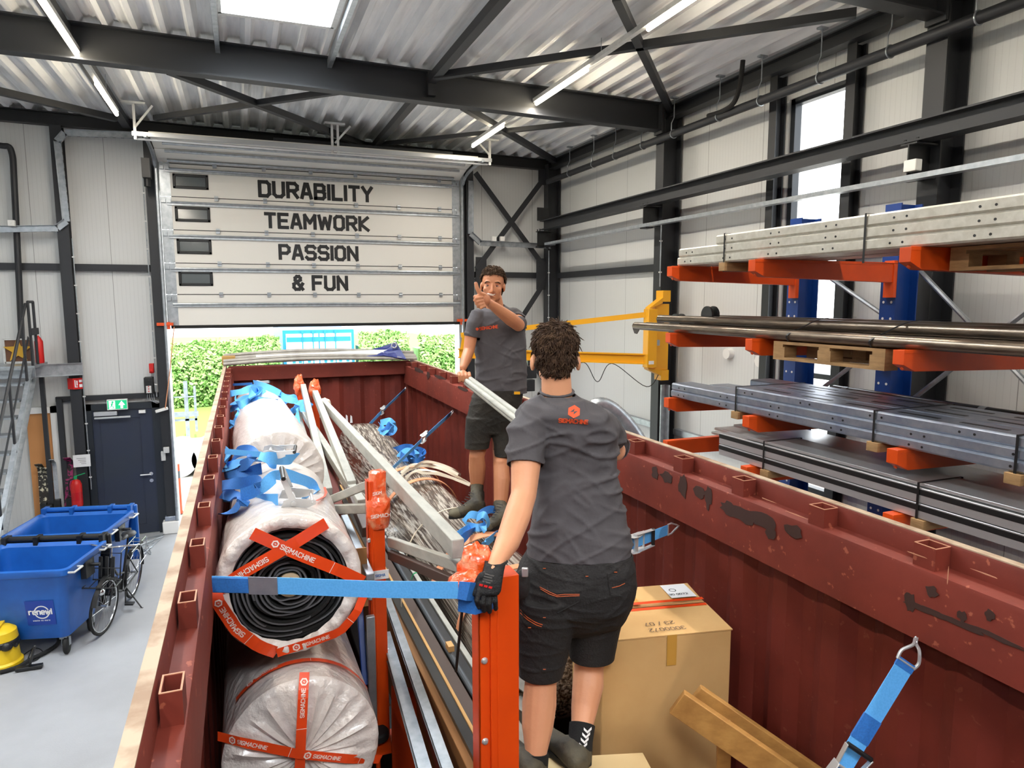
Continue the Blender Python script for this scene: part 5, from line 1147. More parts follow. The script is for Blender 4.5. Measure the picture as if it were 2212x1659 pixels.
# ================================================================= the two workers
mat('skin_near', 'DDA07A', .5, var=(3, 'D08F6A', .35, .75), bump=(90, .05), sheen=.1); mat('skin_far', 'C98A64', .5, var=(3.5, 'BA7654', .35, .75), bump=(90, .05))
mat('shirt', '545155', .85, var=(1.8, '4C494D', .3, .7), bump=(11, .35)); mat('shorts', '1B1A1B', .8, var=(4, '232122', .35, .7), bump=(120, .2)); mat('shorts_dusty', '211E1A', .85, var=(4, '332D24', .45, .75), bump=(120, .2))
mat('hair_brown', '35241A', .75, spec=.25, var=(40, '5A4433', .4, .65), bump=(110, .5)); mat('hair_far', '3A281B', .8, spec=.2, var=(40, '54402E', .4, .65), bump=(110, .5))
mat('sock', '141416', .9, bump=(150, .2)); mat('boot', '35322C', .75, var=(8, '56503F', .4, .7), bump=(40, .3)); mat('boot_toe', '5A5443', .8, var=(10, '6E6855', .4, .7)); mat('glove', '1A1A1C', .75, bump=(200, .3))
mat('print_orange', 'E2552A', .6); mat('lips', 'A85A4C', .45); mat('teeth', 'EFE9DC', .3); mat('eye_white', 'E4DED6', .25); mat('iris', '2E2018', .2); mat('stitch', 'C0561F', .6); mat('patch_grey', '4A4644', .7)
from mathutils.bvhtree import BVHTree
HR = V((rgt.x, rgt.y, 0)).normalized(); HF = V((fwd.x, fwd.y, 0)).normalized(); HU = V((0, 0, 1))
def fuse(b, vox, sm=3, disp=None, cuts=()):
    "melt overlapping closed shapes into one continuous surface; returns a mesh in world space"
    me = bpy.data.meshes.new('t'); me.from_pydata(b.v, [], b.f); me.update()
    o = bpy.data.objects.new('t', me); COL.objects.link(o)
    md = o.modifiers.new('r', 'REMESH'); md.mode = 'VOXEL'; md.voxel_size = vox; md.adaptivity = 0
    m2 = o.modifiers.new('s', 'SMOOTH'); m2.factor = .5; m2.iterations = sm
    dg = bpy.context.evaluated_depsgraph_get(); dg.update(); out = bpy.data.meshes.new_from_object(o.evaluated_get(dg))
    bpy.data.objects.remove(o); bpy.data.meshes.remove(me)
    n = len(out.vertices)
    if disp:
        co = np.empty(n*3); out.vertices.foreach_get('co', co); co = co.reshape(-1, 3)
        no = np.empty(n*3); out.vertex_normals.foreach_get('vector', no); no = no.reshape(-1, 3)
        d = np.array([disp(V(p)) for p in co]); co = co+no*d[:, None]; out.vertices.foreach_set('co', co.ravel()); out.update()
    if cuts:
        import bmesh
        bm = bmesh.new(); bm.from_mesh(out)
        for cu in cuts:
            p, nrm, rad = cu[:3]; hm = cu[3] if len(cu) > 3 else .09
            def near(f, lo):
                q = f.calc_center_median()-p; h = q.dot(nrm); return lo < h < hm and (q-nrm*h).length < rad
            g = [f for f in bm.faces if near(f, -.02)]
            ge = set(g) | {e for f in g for e in f.edges} | {v for f in g for v in f.verts}
            bmesh.ops.bisect_plane(bm, geom=list(ge), plane_co=p, plane_no=nrm)
            bmesh.ops.delete(bm, geom=[f for f in bm.faces if near(f, 0)], context='FACES')
        bm.to_mesh(out); bm.free()
    return out
def put(name, me, m, parent, solid=0):
    off = wloc(parent); n = len(me.vertices); co = np.empty(n*3); me.vertices.foreach_get('co', co); co = (co.reshape(-1, 3)-np.array(off)).ravel(); me.vertices.foreach_set('co', co); me.update()
    me.materials.clear(); o = link(name, me, m, parent, None, smooth=0); me.shade_smooth()
    if solid: md = o.modifiers.new('s', 'SOLIDIFY'); md.thickness = solid; md.offset = -1
    return o
def limb(b, pts, rs, n=14):
    "tapered limb through joints with round joints"
    b.tube(pts, list(rs), n)
    for p, r in zip(pts, rs): b.ell(p, r*.995, r*.995, r*.995, n=n, m=8)
def ell_ring(c, ax, ay, rx, ry, n=28, p=2.3):
    out = []
    for k in range(n):
        t = 2*math.pi*k/n; cc, s = math.cos(t), math.sin(t); q = (abs(cc)**p+abs(s)**p)**(-1/p); out.append(c+ax*cc*rx*q+ay*s*ry*q)
    return out
def rows(rs, dep, p=2.3, ax=HR, ay=HF):
    "rings from picture rows (y, x left, x right, Y distance[, depth ratio])"
    out = []
    for r_ in rs:
        y, xl, xr, Y = r_[:4]; dr = r_[4] if len(r_) > 4 else dep
        a, c = at(xl, y, Y=Y), at(xr, y, Y=Y); m = (a+c)/2; hw = (c-a).length/2; out.append(ell_ring(V((m.x, m.y, (a.z+c.z)/2)), ax, ay, hw, hw*dr, p=p))
    return out
def head_prims(b, c, R, U, F, s=1.0, neck=None):
    g = lambda x, y, z: c+R*(x*s)+U*(y*s)+F*(z*s); A = (R, F, U)
    b.ell(g(0, .035, -.012), .076*s, .096*s, .086*s, A, 24, 16); b.ell(g(0, -.028, .026), .063*s, .066*s, .084*s, A, 24, 16)
    b.ell(g(0, -.074, .030), .050*s, .054*s, .036*s, A, 20, 12); b.ell(g(0, -.097, .062), .024*s, .022*s, .019*s, A, 14, 10)
    b.tube([g(0, .012, .084), g(0, -.018, .100), g(0, -.034, .109)], [.008*s, .010*s, .013*s], 12); b.ell(g(0, -.036, .108), .013*s, .012*s, .010*s, A)
    for q in (-1, 1):
        b.ell(g(q*.013, -.040, .098), .008*s, .010*s, .007*s, A)
        b.ell(g(q*.030, .024, .074), .025*s, .014*s, .010*s, A); b.ell(g(q*.041, -.028, .056), .023*s, .022*s, .024*s, A)
        b.ell(g(q*.030, -.0, .068), .017*s, .011*s, .010*s, A); b.ell(g(q*.079, -.006, -.004), .009*s, .018*s, .030*s, A)
        b.ell(g(q*.046, -.07, .022), .016*s, .03*s, .024*s, A)
    b.ell(g(0, -.056, .088), .024*s, .010*s, .008*s, A); b.ell(g(0, -.072, .085), .020*s, .011*s, .008*s, A)
    if neck: limb(b, [g(0, -.045, -.022), neck], [.056*s, .062*s])
def hair_cap(c, R, U, F, s, back, m, root, seed=0, lift=.012, nl=260, ln=.035, top=.0):
    b = B(); g = lambda x, y, z: c+R*(x*s)+U*(y*s)+F*(z*s); A = (R, F, U)
    b.ell(g(0, .040+top, -.016), .0835*s, .100*s, .088*s, A, 26, 18); b.ell(g(0, -.005, -.038), .074*s, .070*s, .07*s, A, 20, 12)
    if back: b.ell(g(0, -.045, -.052), .054*s, .044*s, .035*s, A, 18, 12)
    hm = fuse(b, .006, 2, lambda p: .007*noise.noise((p-c)*38+V((seed, 0, 0)))+.004*noise.noise((p-c)*90))
    HL = .058 if back else .074
    # keep only hair-covered skull: nothing on the face or below the nape
    import bmesh
    bm = bmesh.new(); bm.from_mesh(hm); kill = []
    for f in bm.faces:
        q = f.calc_center_median()-c; u, z, x = q.dot(U)/s, q.dot(F)/s, q.dot(R)/s
        hl = HL if z > .03 else (HL-(.03-z)*1.35 if z > -.02 else -.01-(abs(z+.02))*1.6)
        if not back: hl = max(hl, -.03) if z < -.02 else hl
        if u < hl and z > -.03 or (u < -.078 if back else u < -.06): kill.append(f)
    bmesh.ops.delete(bm, geom=kill, context='FACES'); bm.to_mesh(hm); bm.free()
    bv = BVHTree.FromPolygons([v.co.copy() for v in hm.vertices], [tuple(p.vertices) for p in hm.polygons])
    lb = B(); rnd = random.Random(seed+5); crown = g(.01, .10, -.05); n = 0; N_ = len(hm.polygons)
    while n < nl and N_:
        f = hm.polygons[rnd.randrange(N_)]; p = V(f.center); no = V(f.normal); d = p-crown; d = (d-no*d.dot(no)); n += 1
        if d.length < 1e-4: continue
        d = d.normalized(); sd = no.cross(d); d = (d+sd*rnd.uniform(-.6, .6)).normalized(); L = ln*rnd.uniform(.6, 1.3); cv = rnd.uniform(-.4, .4)
        pts = [p-no*.002, p+d*L*.4+no*(lift*.8+.001)+sd*cv*L*.15, p+d*L*.8+no*(lift*.55)+sd*cv*L*.4, p+d*L+no*lift*.2+sd*cv*L*.6]
        lb.tube(pts, [.0016, .0022, .0017, .0004], 4, caps=False)
    me = bpy.data.meshes.new('l'); me.from_pydata(lb.v, [], lb.f)
    import bmesh
    bm = bmesh.new(); bm.from_mesh(hm); bm.from_mesh(me); bm.to_mesh(hm); bm.free()
    return put('hair', hm, m, root, 0)
def bvh_of(o, root):
    off = wloc(root); me = o.data
    return BVHTree.FromPolygons([v.co+off for v in me.vertices], [tuple(p.vertices) for p in me.polygons])
def onto(bv, p, d, lift=.002):
    h = bv.ray_cast(p-d*.4, d, 2.0)
    return (h[0]-d*lift) if h[0] is not None else p
def folds(seed, amp, fr=(9, 9, 5)):
    def f(p):
        x = p.x*HR.x+p.y*HR.y; y = p.x*HF.x+p.y*HF.y; t = 0
        for k, (sl, sd) in enumerate(((.75, 0), (-.55, 31), (.1, 57))):
            u = p.z+sl*x; w = x-sl*p.z
            a = noise.noise(V((u*fr[0]*1.5+sd+seed, w*fr[2]*.7, y*3+seed))); m_ = max(0, noise.noise(V((p.x*4+sd, p.y*4, p.z*3+seed)))+.25)
            r = max(0, 1-abs(a)*4.5); t += r*r*m_
        return amp*(t-.25)+amp*.4*noise.noise(V((p.x*6+seed, p.y*6, p.z*4)))
    return f
# ----------------------------------------------------------------- near man, seen from behind
nm_ = empty('person', at(1200, 1640, Y=2.4), 'man seen from behind in grey t-shirt and black shorts, gloved hand on the orange post', 'person')
NY = 2.47
hc = at(1199, 768, Y=2.52); nk = at(1203, 862, Y=2.50)
b = B(); Rn, Fn = HR, (HF*.99-HR*.05).normalized(); Un = (HU+HF*.10).normalized(); Fn = (Fn-Un*Fn.dot(Un)).normalized(); Rn = Fn.cross(Un).normalized()
# body faces away: its right hand is on the picture's right
head_prims(b, hc, Rn, Un, Fn, 1.03, nk)
for q in (-1, 1): b.ell(hc+Rn*(q*.092)-Un*.032-Fn*.012, .011, .02, .032, (Rn, Fn, Un), 14, 10)
tor = [(862, 1172, 1236, 2.50, .7), (890, 1145, 1268, 2.50, .5), (915, 1145, 1295, 2.49, .5), (950, 1158, 1300, 2.48, .5), (1010, 1185, 1302, 2.47, .5), (1090, 1185, 1308, 2.46, .5), (1180, 1172, 1325, 2.45, .5), (1240, 1135, 1345, 2.44, .65), (1300, 1130, 1335, 2.44, .65)]
b.loft(rows(tor, .62))
P = lambda x, y, Y: at(x, y, Y=Y)
limb(b, [P(1146, 932, 2.46), P(1136, 1000, 2.40), P(1131, 1070, 2.33), P(1116, 1118, 2.27), P(1096, 1172, 2.20), P(1073, 1214, 2.13), P(1066, 1232, 2.11)], [.05, .059, .049, .050, .044, .029, .027])
limb(b, [P(1296, 932, 2.49), P(1320, 955, 2.51), P(1329, 974, 2.55), P(1290, 965, 2.72), P(1215, 950, 2.86), P(1195, 945, 2.9)], [.045, .047, .046, .043, .030, .028])
b.ell(P(1180, 942, 2.93), .035, .04, .05)
for k in range(4): limb(b, [P(1172, 930+9*k, 2.93), P(1158, 934+9*k, 2.95), P(1160, 940+9*k, 2.99)], [.011, .0105, .009], 8)
limb(b, [P(1175, 922, 2.93), P(1160, 918, 2.96)], [.012, .010], 8)
# legs: left then right
limb(b, [P(1180, 1310, 2.45), P(1172, 1420, 2.44), P(1168, 1475, 2.42), P(1165, 1520, 2.40), P(1161, 1570, 2.37), P(1158, 1625, 2.33), P(1155, 1665, 2.31)], [.085, .072, .066, .071, .064, .044, .042])
limb(b, [P(1285, 1300, 2.46), P(1276, 1400, 2.48), P(1272, 1440, 2.49), P(1270, 1480, 2.46), P(1262, 1530, 2.42), P(1257, 1570, 2.37), P(1254, 1612, 2.33)], [.085, .070, .064, .067, .056, .045, .041])
put('body', fuse(b, .0055, 4), 'skin_near', nm_)
hair_cap(hc, Rn, Un, Fn, 1.04, True, 'hair_brown', nm_, 3, .0022, 3400, .030)
# shirt
b = B(); srt = [(842, 1172, 1232, 2.50, .9), (858, 1155, 1250, 2.50, .85), (872, 1136, 1280, 2.49, .72), (892, 1120, 1310, 2.48, .68), (920, 1128, 1326, 2.48, .66), (960, 1148, 1322, 2.47, .66), (1010, 1166, 1322, 2.46, .64), (1060, 1164, 1328, 2.45, .64), (1110, 1157, 1340, 2.45, .64), (1160, 1150, 1347, 2.44, .64), (1205, 1143, 1350, 2.44, .64), (1216, 1143, 1349, 2.44, .64)]
b.loft(rows(srt, .64, 2.5))
limb(b, [P(1152, 905, 2.47), P(1140, 935, 2.45), P(1137, 975, 2.42), P(1135, 1025, 2.38)], [.066, .074, .077, .078])
limb(b, [P(1295, 910, 2.47), P(1312, 928, 2.48), P(1326, 948, 2.52), P(1332, 962, 2.56)], [.062, .066, .064, .062])
dL = (P(1135, 1025, 2.38)-P(1140, 935, 2.45)).normalized(); dR = (P(1332, 962, 2.56)-P(1306, 920, 2.47)).normalized()
pc = P(1200, 1200, 2.44)
cuts = [(P(1135, 1004, 2.40), dL, .082), (P(1325, 947, 2.52), dR, .068), (pc, V((0, 0, -1)), .35), (P(1203, 849, 2.5), (HU*.9-HF*.1).normalized(), .09)]
sh = put('t_shirt', fuse(b, .0075, 5, folds(4, .017, (7, 7, 4.5)), cuts), 'shirt', nm_, .003)
bv = bvh_of(sh, nm_)
b = B(); o = P(1240, 889, 2.2); dn = (P(1240, 889, 3)-CAM).normalized(); ux = (HR-V((0, 0, .06))).normalized(); uy = (HU+HR*.06).normalized()
def proj_fn(o, ux, uy, lift): return lambda x, y: onto(bv, o+ux*x+uy*y, dn, lift)
fz = proj_fn(o, ux, uy, .003); LX = [(x*.052, y*.052) for x, y in LOGO]; LI = [(x*.74, y*.74) for x, y in LX]
for k in range(6):
    a_, c_ = LX[k], LX[(k+1) % 6]; b.add([fz(0, 0), fz(*a_), fz((a_[0]+c_[0])/2, (a_[1]+c_[1])/2), fz(*c_)], [(0, 1, 2, 3)])
b.k = 1; f2 = proj_fn(o, ux, uy, .0045)
for tri in ([(-.34, -.06), (.03, .26), (.00, .02), (-.06, -.02)], [(.34, .06), (-.03, -.26), (.00, -.02), (.06, .02)]): b.add([f2(x*.045, y*.045) for x, y in tri], [(0, 1, 2, 3)])
b.k = 0; letters(b, 'SIGMACHINE', .0145, o, ux, uy, wt=.26, sp=1.5, fn=lambda x, y: fz(x, y-.045))
mk('back_print', b, ['print_orange', 'shirt'], nm_, smooth=0)
mk('collar', B().tube([P(1203, 845, 2.5)+HR*(.066*math.cos(t))+HF*(.060*math.sin(t))+HU*(.012*math.sin(t)-.002) for t in [k*math.pi/10 for k in range(20)]], .006, 8, closed=True), 'shirt', nm_)
# shorts
b = B(); b.loft(rows([(1186, 1150, 1346, 2.44, .66), (1215, 1134, 1352, 2.44, .66), (1255, 1122, 1356, 2.44, .66), (1300, 1120, 1348, 2.44, .62), (1345, 1130, 1330, 2.44, .42), (1372, 1170, 1290, 2.44, .22)], .66, 2.6))
b.loft(rows([(1285, 1122, 1232, 2.43, 1.1), (1330, 1118, 1236, 2.44, 1.02), (1400, 1120, 1224, 2.44, .95), (1452, 1127, 1212, 2.43, .98), (1475, 1130, 1210, 2.43, .98)], 1, 2.2)); b.loft(rows([(1280, 1238, 1345, 2.44, 1.12), (1320, 1236, 1340, 2.455, 1.05), (1380, 1234, 1328, 2.47, .95), (1414, 1234, 1322, 2.48, 1), (1435, 1236, 1320, 2.48, 1)], 1, 2.2))
b.ell(P(1133, 1290, 2.44), .035, .06, .09); b.ell(P(1128, 1350, 2.43), .028, .05, .07); b.ell(P(1330, 1300, 2.46), .03, .05, .08)
cuts = [(P(1170, 1455, 2.43), V((0, 0, -1)), .12), (P(1278, 1416, 2.48), V((0, 0, -1)), .10), (P(1248, 1192, 2.44), V((0, 0, 1)), .22)]
so_ = put('work_shorts', fuse(b, .0065, 3, folds(9, .007, (11, 11, 7)), cuts), 'shorts', nm_, .003); bs = bvh_of(so_, nm_)
def sline(name, pts, r, m): mk(name, B().tube([onto(bs, P(x, y, 2.3), (P(x, y, 3)-CAM).normalized(), .002) for x, y in pts], r, 5), m, nm_)
def spatch(name, poly, m, lift=.003):
    b = B(); vs = [onto(bs, P(x, y, 2.3), (P(x, y, 3)-CAM).normalized(), lift) for x, y in poly]; b.add(vs, [tuple(range(len(vs)))]); mk(name, b, m, nm_, smooth=0)
sline('orange_seam', [(1166, 1268), (1185, 1278), (1203, 1286), (1220, 1284), (1252, 1284)], .0016, 'stitch')
sline('orange_seam', [(1167, 1272), (1186, 1283), (1203, 1289), (1222, 1288), (1252, 1287)], .0016, 'stitch')
sline('orange_seam', [(1124, 1317), (1140, 1334), (1158, 1345), (1172, 1350)], .002, 'stitch'); sline('orange_seam', [(1124, 1324), (1140, 1339), (1158, 1350), (1170, 1354)], .002, 'stitch')
sline('orange_seam', [(1322, 1270), (1338, 1266), (1350, 1260)], .0016, 'stitch')
for x, y in ((1176, 1228), (1268, 1245), (1176, 1334), (1176, 1446), (1144, 1356), (1330, 1236)): sline('orange_bartack', [(x-3, y), (x+3, y)], .002, 'stitch')
spatch('leather_patch', [(1274, 1183), (1297, 1183), (1297, 1214), (1277, 1216)], 'patch_grey'); spatch('leather_patch', [(1297, 1183), (1318, 1182), (1320, 1209), (1297, 1214)], 'patch_grey')
sline('pocket_edge', [(1162, 1225), (1164, 1300), (1205, 1324), (1250, 1300), (1262, 1240)], .0022, 'shorts'); sline('pocket_edge', [(1312, 1240), (1318, 1285), (1342, 1288)], .0022, 'shorts')
q = P(1134, 1236, 2.28); mk('tape_measure_clip', B().obox(q, HR*.012, HF*.006, HU*.018), 'alu', nm_, bevel=.004)
mk('tool_holster', B().ell(P(1128, 1262, 2.34), .03, .035, .06), 'shorts', nm_); mk('belt_pouch', B().ell(P(1362, 1222, 2.47), .018, .03, .03), 'shorts', nm_)
# socks and shoes
def shoe(root, ank, heel, toe, w, m='boot', tm=None, h=.07, laces=False):
    d = (toe-heel); d.z = 0; d.normalize(); s_ = d.cross(HU); b = B(); L = (toe-heel).length; zz = min(heel.z, toe.z)
    pf = [(-.05, .024, .050), (-.01, .040, .066), (.09, .050, .084), (.22, .051, .094), (.38, .046, .086), (.52, .043, .066), (.68, .047, .054), (.82, .046, .048), (.93, .037, .040), (1.0, .016, .024)]
    b.loft([ell_ring(heel+d*(L*f)+HU*(hh*.5+.012), s_, HU, hw, hh*.55, 22, 2.6) for f, hw, hh in pf])
    b.tube([ank, heel+d*.045+HU*.055], [.057, .052], 16); b.ell(heel+d*L*.2+HU*.06, .040, .055, .04, (s_, d, HU))
    if h > .1: limb(b, [ank+HU*h*.5, heel+d*.05+HU*.07], [.05, .046])
    out = [(heel, 0)]
    put('shoe', fuse(b, .005, 5, lambda p: .0018*noise.noise(p*40)), m, root)
    ring = []
    for k in range(24):
        t = 2*math.pi*k/24; c_, s2 = math.cos(t), math.sin(t); ring.append(heel+d*(L*.5+L*.54*c_)+s_*((.043+.008*c_)*s2)-V((0, 0, 0)))
    mk('sole', B().loft([[p+HU*.0 for p in ring], [p+HU*.02 for p in ring]]), 'black_rubber', root)
    if tm: 
        b = B(); b.ell(toe-d*.05+HU*.032, .0475, .058, .0352, (s_, d, HU), 16, 10); mk('toe_cap', b, tm, root)
    if laces:
        b = B()
        for k in range(6):
            c_ = heel+d*(L*.62-k*.017)+HU*(.085+k*.014); b.tube([c_-s_*.026, c_+d*.012+HU*.006, c_+s_*.026+d*(.006 if k % 2 else -.006)], .003, 6)
        mk('laces', b, 'steel_dark', root)
FZ1 = 2.135
hl = at(1158, 1700, Z=FZ1); tl = hl+(HF*.9-HR*.45).normalized()*.27
shoe(nm_, P(1156, 1668, 2.305), hl, tl, .05)
hr_ = at(1256, 1672, Z=FZ1); tr_ = hr_+(HF*.84-HR*.54).normalized()*.28
shoe(nm_, P(1253, 1632, 2.325), hr_, tr_, .05)
b = B(); b.tube([P(1158, 1626, 2.33), P(1156, 1690, 2.30)], [.0505, .0475], 24); mk('sock', b, 'sock', nm_)
b = B(); b.tube([P(1257.5, 1565, 2.375), P(1254, 1600, 2.34), P(1253, 1650, 2.315)], [.0535, .0500, .047], 24); sk = mk('sock', b, 'sock', nm_)
bk = bvh_of(sk, nm_); b = B()
for k in range(4):
    xs, ys = 1270-3.2*k, 1578+11*k; cam_d = (P(xs, ys, 3)-CAM).normalized()
    for (x0, y0), (x1, y1) in (((-9, -4), (-1, 4)), ((-1, 4), (8, -5))):
        a_, c_ = V((x0, y0, 0)), V((x1, y1, 0)); q = [(x0, y0-3), (x1, y1-3), (x1, y1+3), (x0, y0+3)]
        b.add([onto(bk, P(xs+u, ys+v_, 2.2), (P(xs+u, ys+v_, 3)-CAM).normalized(), .003) for u, v_ in q], [(0, 1, 2, 3)])
mk('sock_chevrons', b, 'paper', nm_, smooth=0)
# glove gripping the post
b = B(); G_ = lambda x, y, Y=2.085: at(x, y, Y=Y)
b.loft([ell_ring(G_(1071, 1212, 2.13), HR, HF, .037, .038), ell_ring(G_(1066, 1232, 2.11), HR, HF, .036, .034), ell_ring(G_(1058, 1255, 2.09), HR, HF, .043, .022), ell_ring(G_(1053, 1278, 2.085), HR, HF, .045, .020), ell_ring(G_(1051, 1284, 2.085), HR, HF, .042, .014)])
for x0, y0, x1, y1, x2, y2, r in ((1034, 1276, 1030, 1297, 1034, 1311, .0092), (1045, 1281, 1043, 1303, 1046, 1319, .0094), (1056, 1282, 1056.5, 1304, 1058, 1321, .0094), (1067, 1277, 1070, 1299, 1071, 1315, .009)):
    limb(b, [G_(x0, y0), G_(x1, y1, 2.075), G_(x2, y2, 2.095)], [r*1.05, r, r*.9], 10)
limb(b, [G_(1042, 1245, 2.10), G_(1030, 1262, 2.115), G_(1024, 1280, 2.10)], [.015, .014, .012], 10)
gl_ = put('work_glove', fuse(b, .0026, 2, lambda p: .001*noise.noise(p*80)), 'glove', nm_); bg_ = bvh_of(gl_, nm_)
mk('glove_cuff', B().tube([G_(1072, 1213, 2.13)+HR*(.037*math.cos(t))+HF*(.037*math.sin(t)) for t in [k*math.pi/8 for k in range(16)]], .004, 6, closed=True), 'glove', nm_)
b = B(); og = G_(1052, 1262, 2.02); ug = (HR*.93-HU*.25).normalized(); vg = (HU*.93+HR*.3).normalized(); gd = (G_(1052, 1262, 3)-CAM).normalized()
letters(b, 'PRO', .009, og, ug, vg, fn=lambda x, y: onto(bg_, og+ug*x+vg*(y+.012), gd, .0015)) if 0 else None
for k in range(4): b.add([onto(bg_, og+ug*x+vg*y, gd, .0015) for x, y in ((-.018, .004+.009*k), (.010+.004*(k % 2), .004+.009*k), (.010+.004*(k % 2), .009+.009*k), (-.018, .009+.009*k))], [(0, 1, 2, 3)])
mk('glove_print', b, 'patch_grey', nm_, smooth=0)
b = B()
for x0, x1 in ((-.024, -.012), (-.008, .004), (.008, .02)): b.add([onto(bg_, og+ug*x+vg*y, gd, .0018) for x, y in ((x0, -.012), (x1, -.012), (x1, -.004), (x0, -.004))], [(0, 1, 2, 3)])
mk('glove_print', b, 'red', nm_, smooth=0)
# ----------------------------------------------------------------- far man, thumb up
FY = 4.85
fm = empty('person', at(1045, 1110, Y=FY), 'smiling man with thumb up in grey t-shirt, standing on the wrapped bundle', 'person')
P = lambda x, y, Y=FY: at(x, y, Y=Y)
Ff = (CAM-P(1065, 620)).normalized(); Ff = (Ff+HR*-.04+HU*.03).normalized(); Uf = (HU+HR*.05); Uf = (Uf-Ff*Uf.dot(Ff)).normalized(); Rf = Uf.cross(Ff).normalized()
fc = P(1064.5, 618, 4.86); S_ = 1.08
b = B(); head_prims(b, fc, Rf, Uf, Ff, S_, P(1070, 668, 4.92))
b.loft(rows([(664, 1050, 1088, 4.92, .9), (680, 1042, 1110, 4.91, .45), (700, 1036, 1114, 4.9, .45), (760, 1042, 1122, 4.87, .5), (830, 1044, 1120, 4.86, .5), (880, 1024, 1118, 4.85, .65), (930, 1015, 1110, 4.85, .6)], .62))
# his right arm down to the tubes
limb(b, [P(1031, 692, 4.88), P(1018, 722), P(1013, 757, 4.83), P(1007, 775, 4.78), P(1000.5, 794, 4.72)], [.042, .048, .042, .040, .027])
hd = P(1000, 812, 4.68)
b.ell(hd+HU*.01, .036, .03, .032)
TD = (P(1180, 955, 2.92)-P(1001, 818, 4.72)).normalized()
for k in range(4):
    o = P(991+7.5*k, 806, 4.66); limb(b, [o, o+V((-.004, -.026, -.018)), o+V((0, -.022, -.052)), o+V((.004, .004, -.06))], [.0125, .012, .011, .0095], 8)
limb(b, [hd+HR*.03+HU*.01, hd+HR*.045-HU*.02-HF*.03, hd+HR*.03-HU*.04-HF*.03], [.014, .013, .011], 8)
# his left arm: elbow bent, forearm across, fist with thumb up
limb(b, [P(1109, 686, 4.88), P(1118, 693, 4.72), P(1120, 702, 4.58), P(1103, 689, 4.53), P(1080, 672, 4.48), P(1059, 656, 4.44)], [.042, .056, .046, .049, .040, .029])
fs_ = P(1043, 647, 4.41)
b.ell(fs_+HR*.012, .042, .030, .041)
for k, (x0, y0, x1, y1, x2, y2) in enumerate(((1044, 638, 1026, 641, 1029, 645), (1045, 645, 1026, 648.5, 1031, 652), (1047, 651.5, 1029, 655.5, 1034, 659), (1050, 657, 1033, 662, 1039, 665))):
    limb(b, [P(x0, y0, 4.40), P(x1, y1, 4.365), P(x2, y2, 4.35), P(x0-2, y0+4, 4.36)], [.0125, .0125, .0115, .010], 10)
limb(b, [P(1045, 638, 4.40), P(1036, 633, 4.385), P(1030.5, 622, 4.385), P(1028, 612.5, 4.39)], [.020, .0165, .0140, .0128], 12)
# legs
limb(b, [P(1040, 900), P(1034, 965), P(1030, 985, 4.84), P(1031, 1010, 4.86), P(1031, 1035, 4.87), P(1031, 1066, 4.88)], [.085, .064, .059, .066, .058, .040])
limb(b, [P(1085, 900), P(1082, 975), P(1082, 1000, 4.72), P(1084, 1035, 4.68), P(1082, 1075, 4.64), P(1078, 1115, 4.60)], [.085, .064, .058, .063, .054, .040])
bd = put('body', fuse(b, .0048, 3), 'skin_far', fm); bb = bvh_of(bd, fm)
hair_cap(fc, Rf, Uf, Ff, S_, False, 'hair_far', fm, 8, .008, 1800, .018, .006)
g = lambda x, y, z: fc+Rf*(x*S_)+Uf*(y*S_)+Ff*(z*S_)
def face_on(x, y, lift=.001): return onto(bb, g(x, y, .3), -Ff, lift)
for q in (-1, 1):
    e = face_on(q*.031, -.001, 0); eb = empty('eye', e-wloc(fm)); eb.parent = fm
    mk('eye_white', B().ell(e-Ff*.006, .0135, .010, .0062, (Rf, Ff, Uf), 16, 10), 'eye_white', eb)
    mk('iris', B().ell(e+Ff*.0025-Uf*.0003, .0052, .003, .0052, (Rf, Ff, Uf), 14, 8), 'iris', eb)
    mk('eyelid', B().tube(bez([e+Rf*-.0145-Uf*.0015+Ff*.002, e+Rf*-.006+Uf*.006+Ff*.004, e+Rf*.006+Uf*.006+Ff*.004, e+Rf*.0145-Uf*.0015+Ff*.002], 4), .0022, 6), 'lips', eb)
    b = B(); pts = [face_on(q*.052, .017), face_on(q*.042, .0235), face_on(q*.030, .0245), face_on(q*.016, .0215)]; b.tube(bez(pts, 4), [.002+.0028*math.sin(math.pi*min(1, (k+3)/14)) for k in range(13)], 8); mk('eyebrow', b, 'hair_far', fm)
mth = [(-.029, -.051), (-.017, -.0635), (0, -.069), (.017, -.0635), (.029, -.051)]
up_ = [(-.029, -.051), (-.014, -.0535), (0, -.0545), (.014, -.0535), (.029, -.051)]
b = B(); A_ = [face_on(x, y, .0035) for x, y in up_]; C_ = [face_on(x, y, .0035) for x, y in mth]; b.add(A_+C_, [(i, i+1, 6+i, 5+i) for i in range(4)]); mk('teeth', b, 'teeth', fm, smooth=0)
mk('lips', B().tube(bez(A_, 4), .0018, 6).tube(bez(C_, 4), [.0015+.0018*math.sin(math.pi*k/16) for k in range(17)], 6), 'lips', fm)
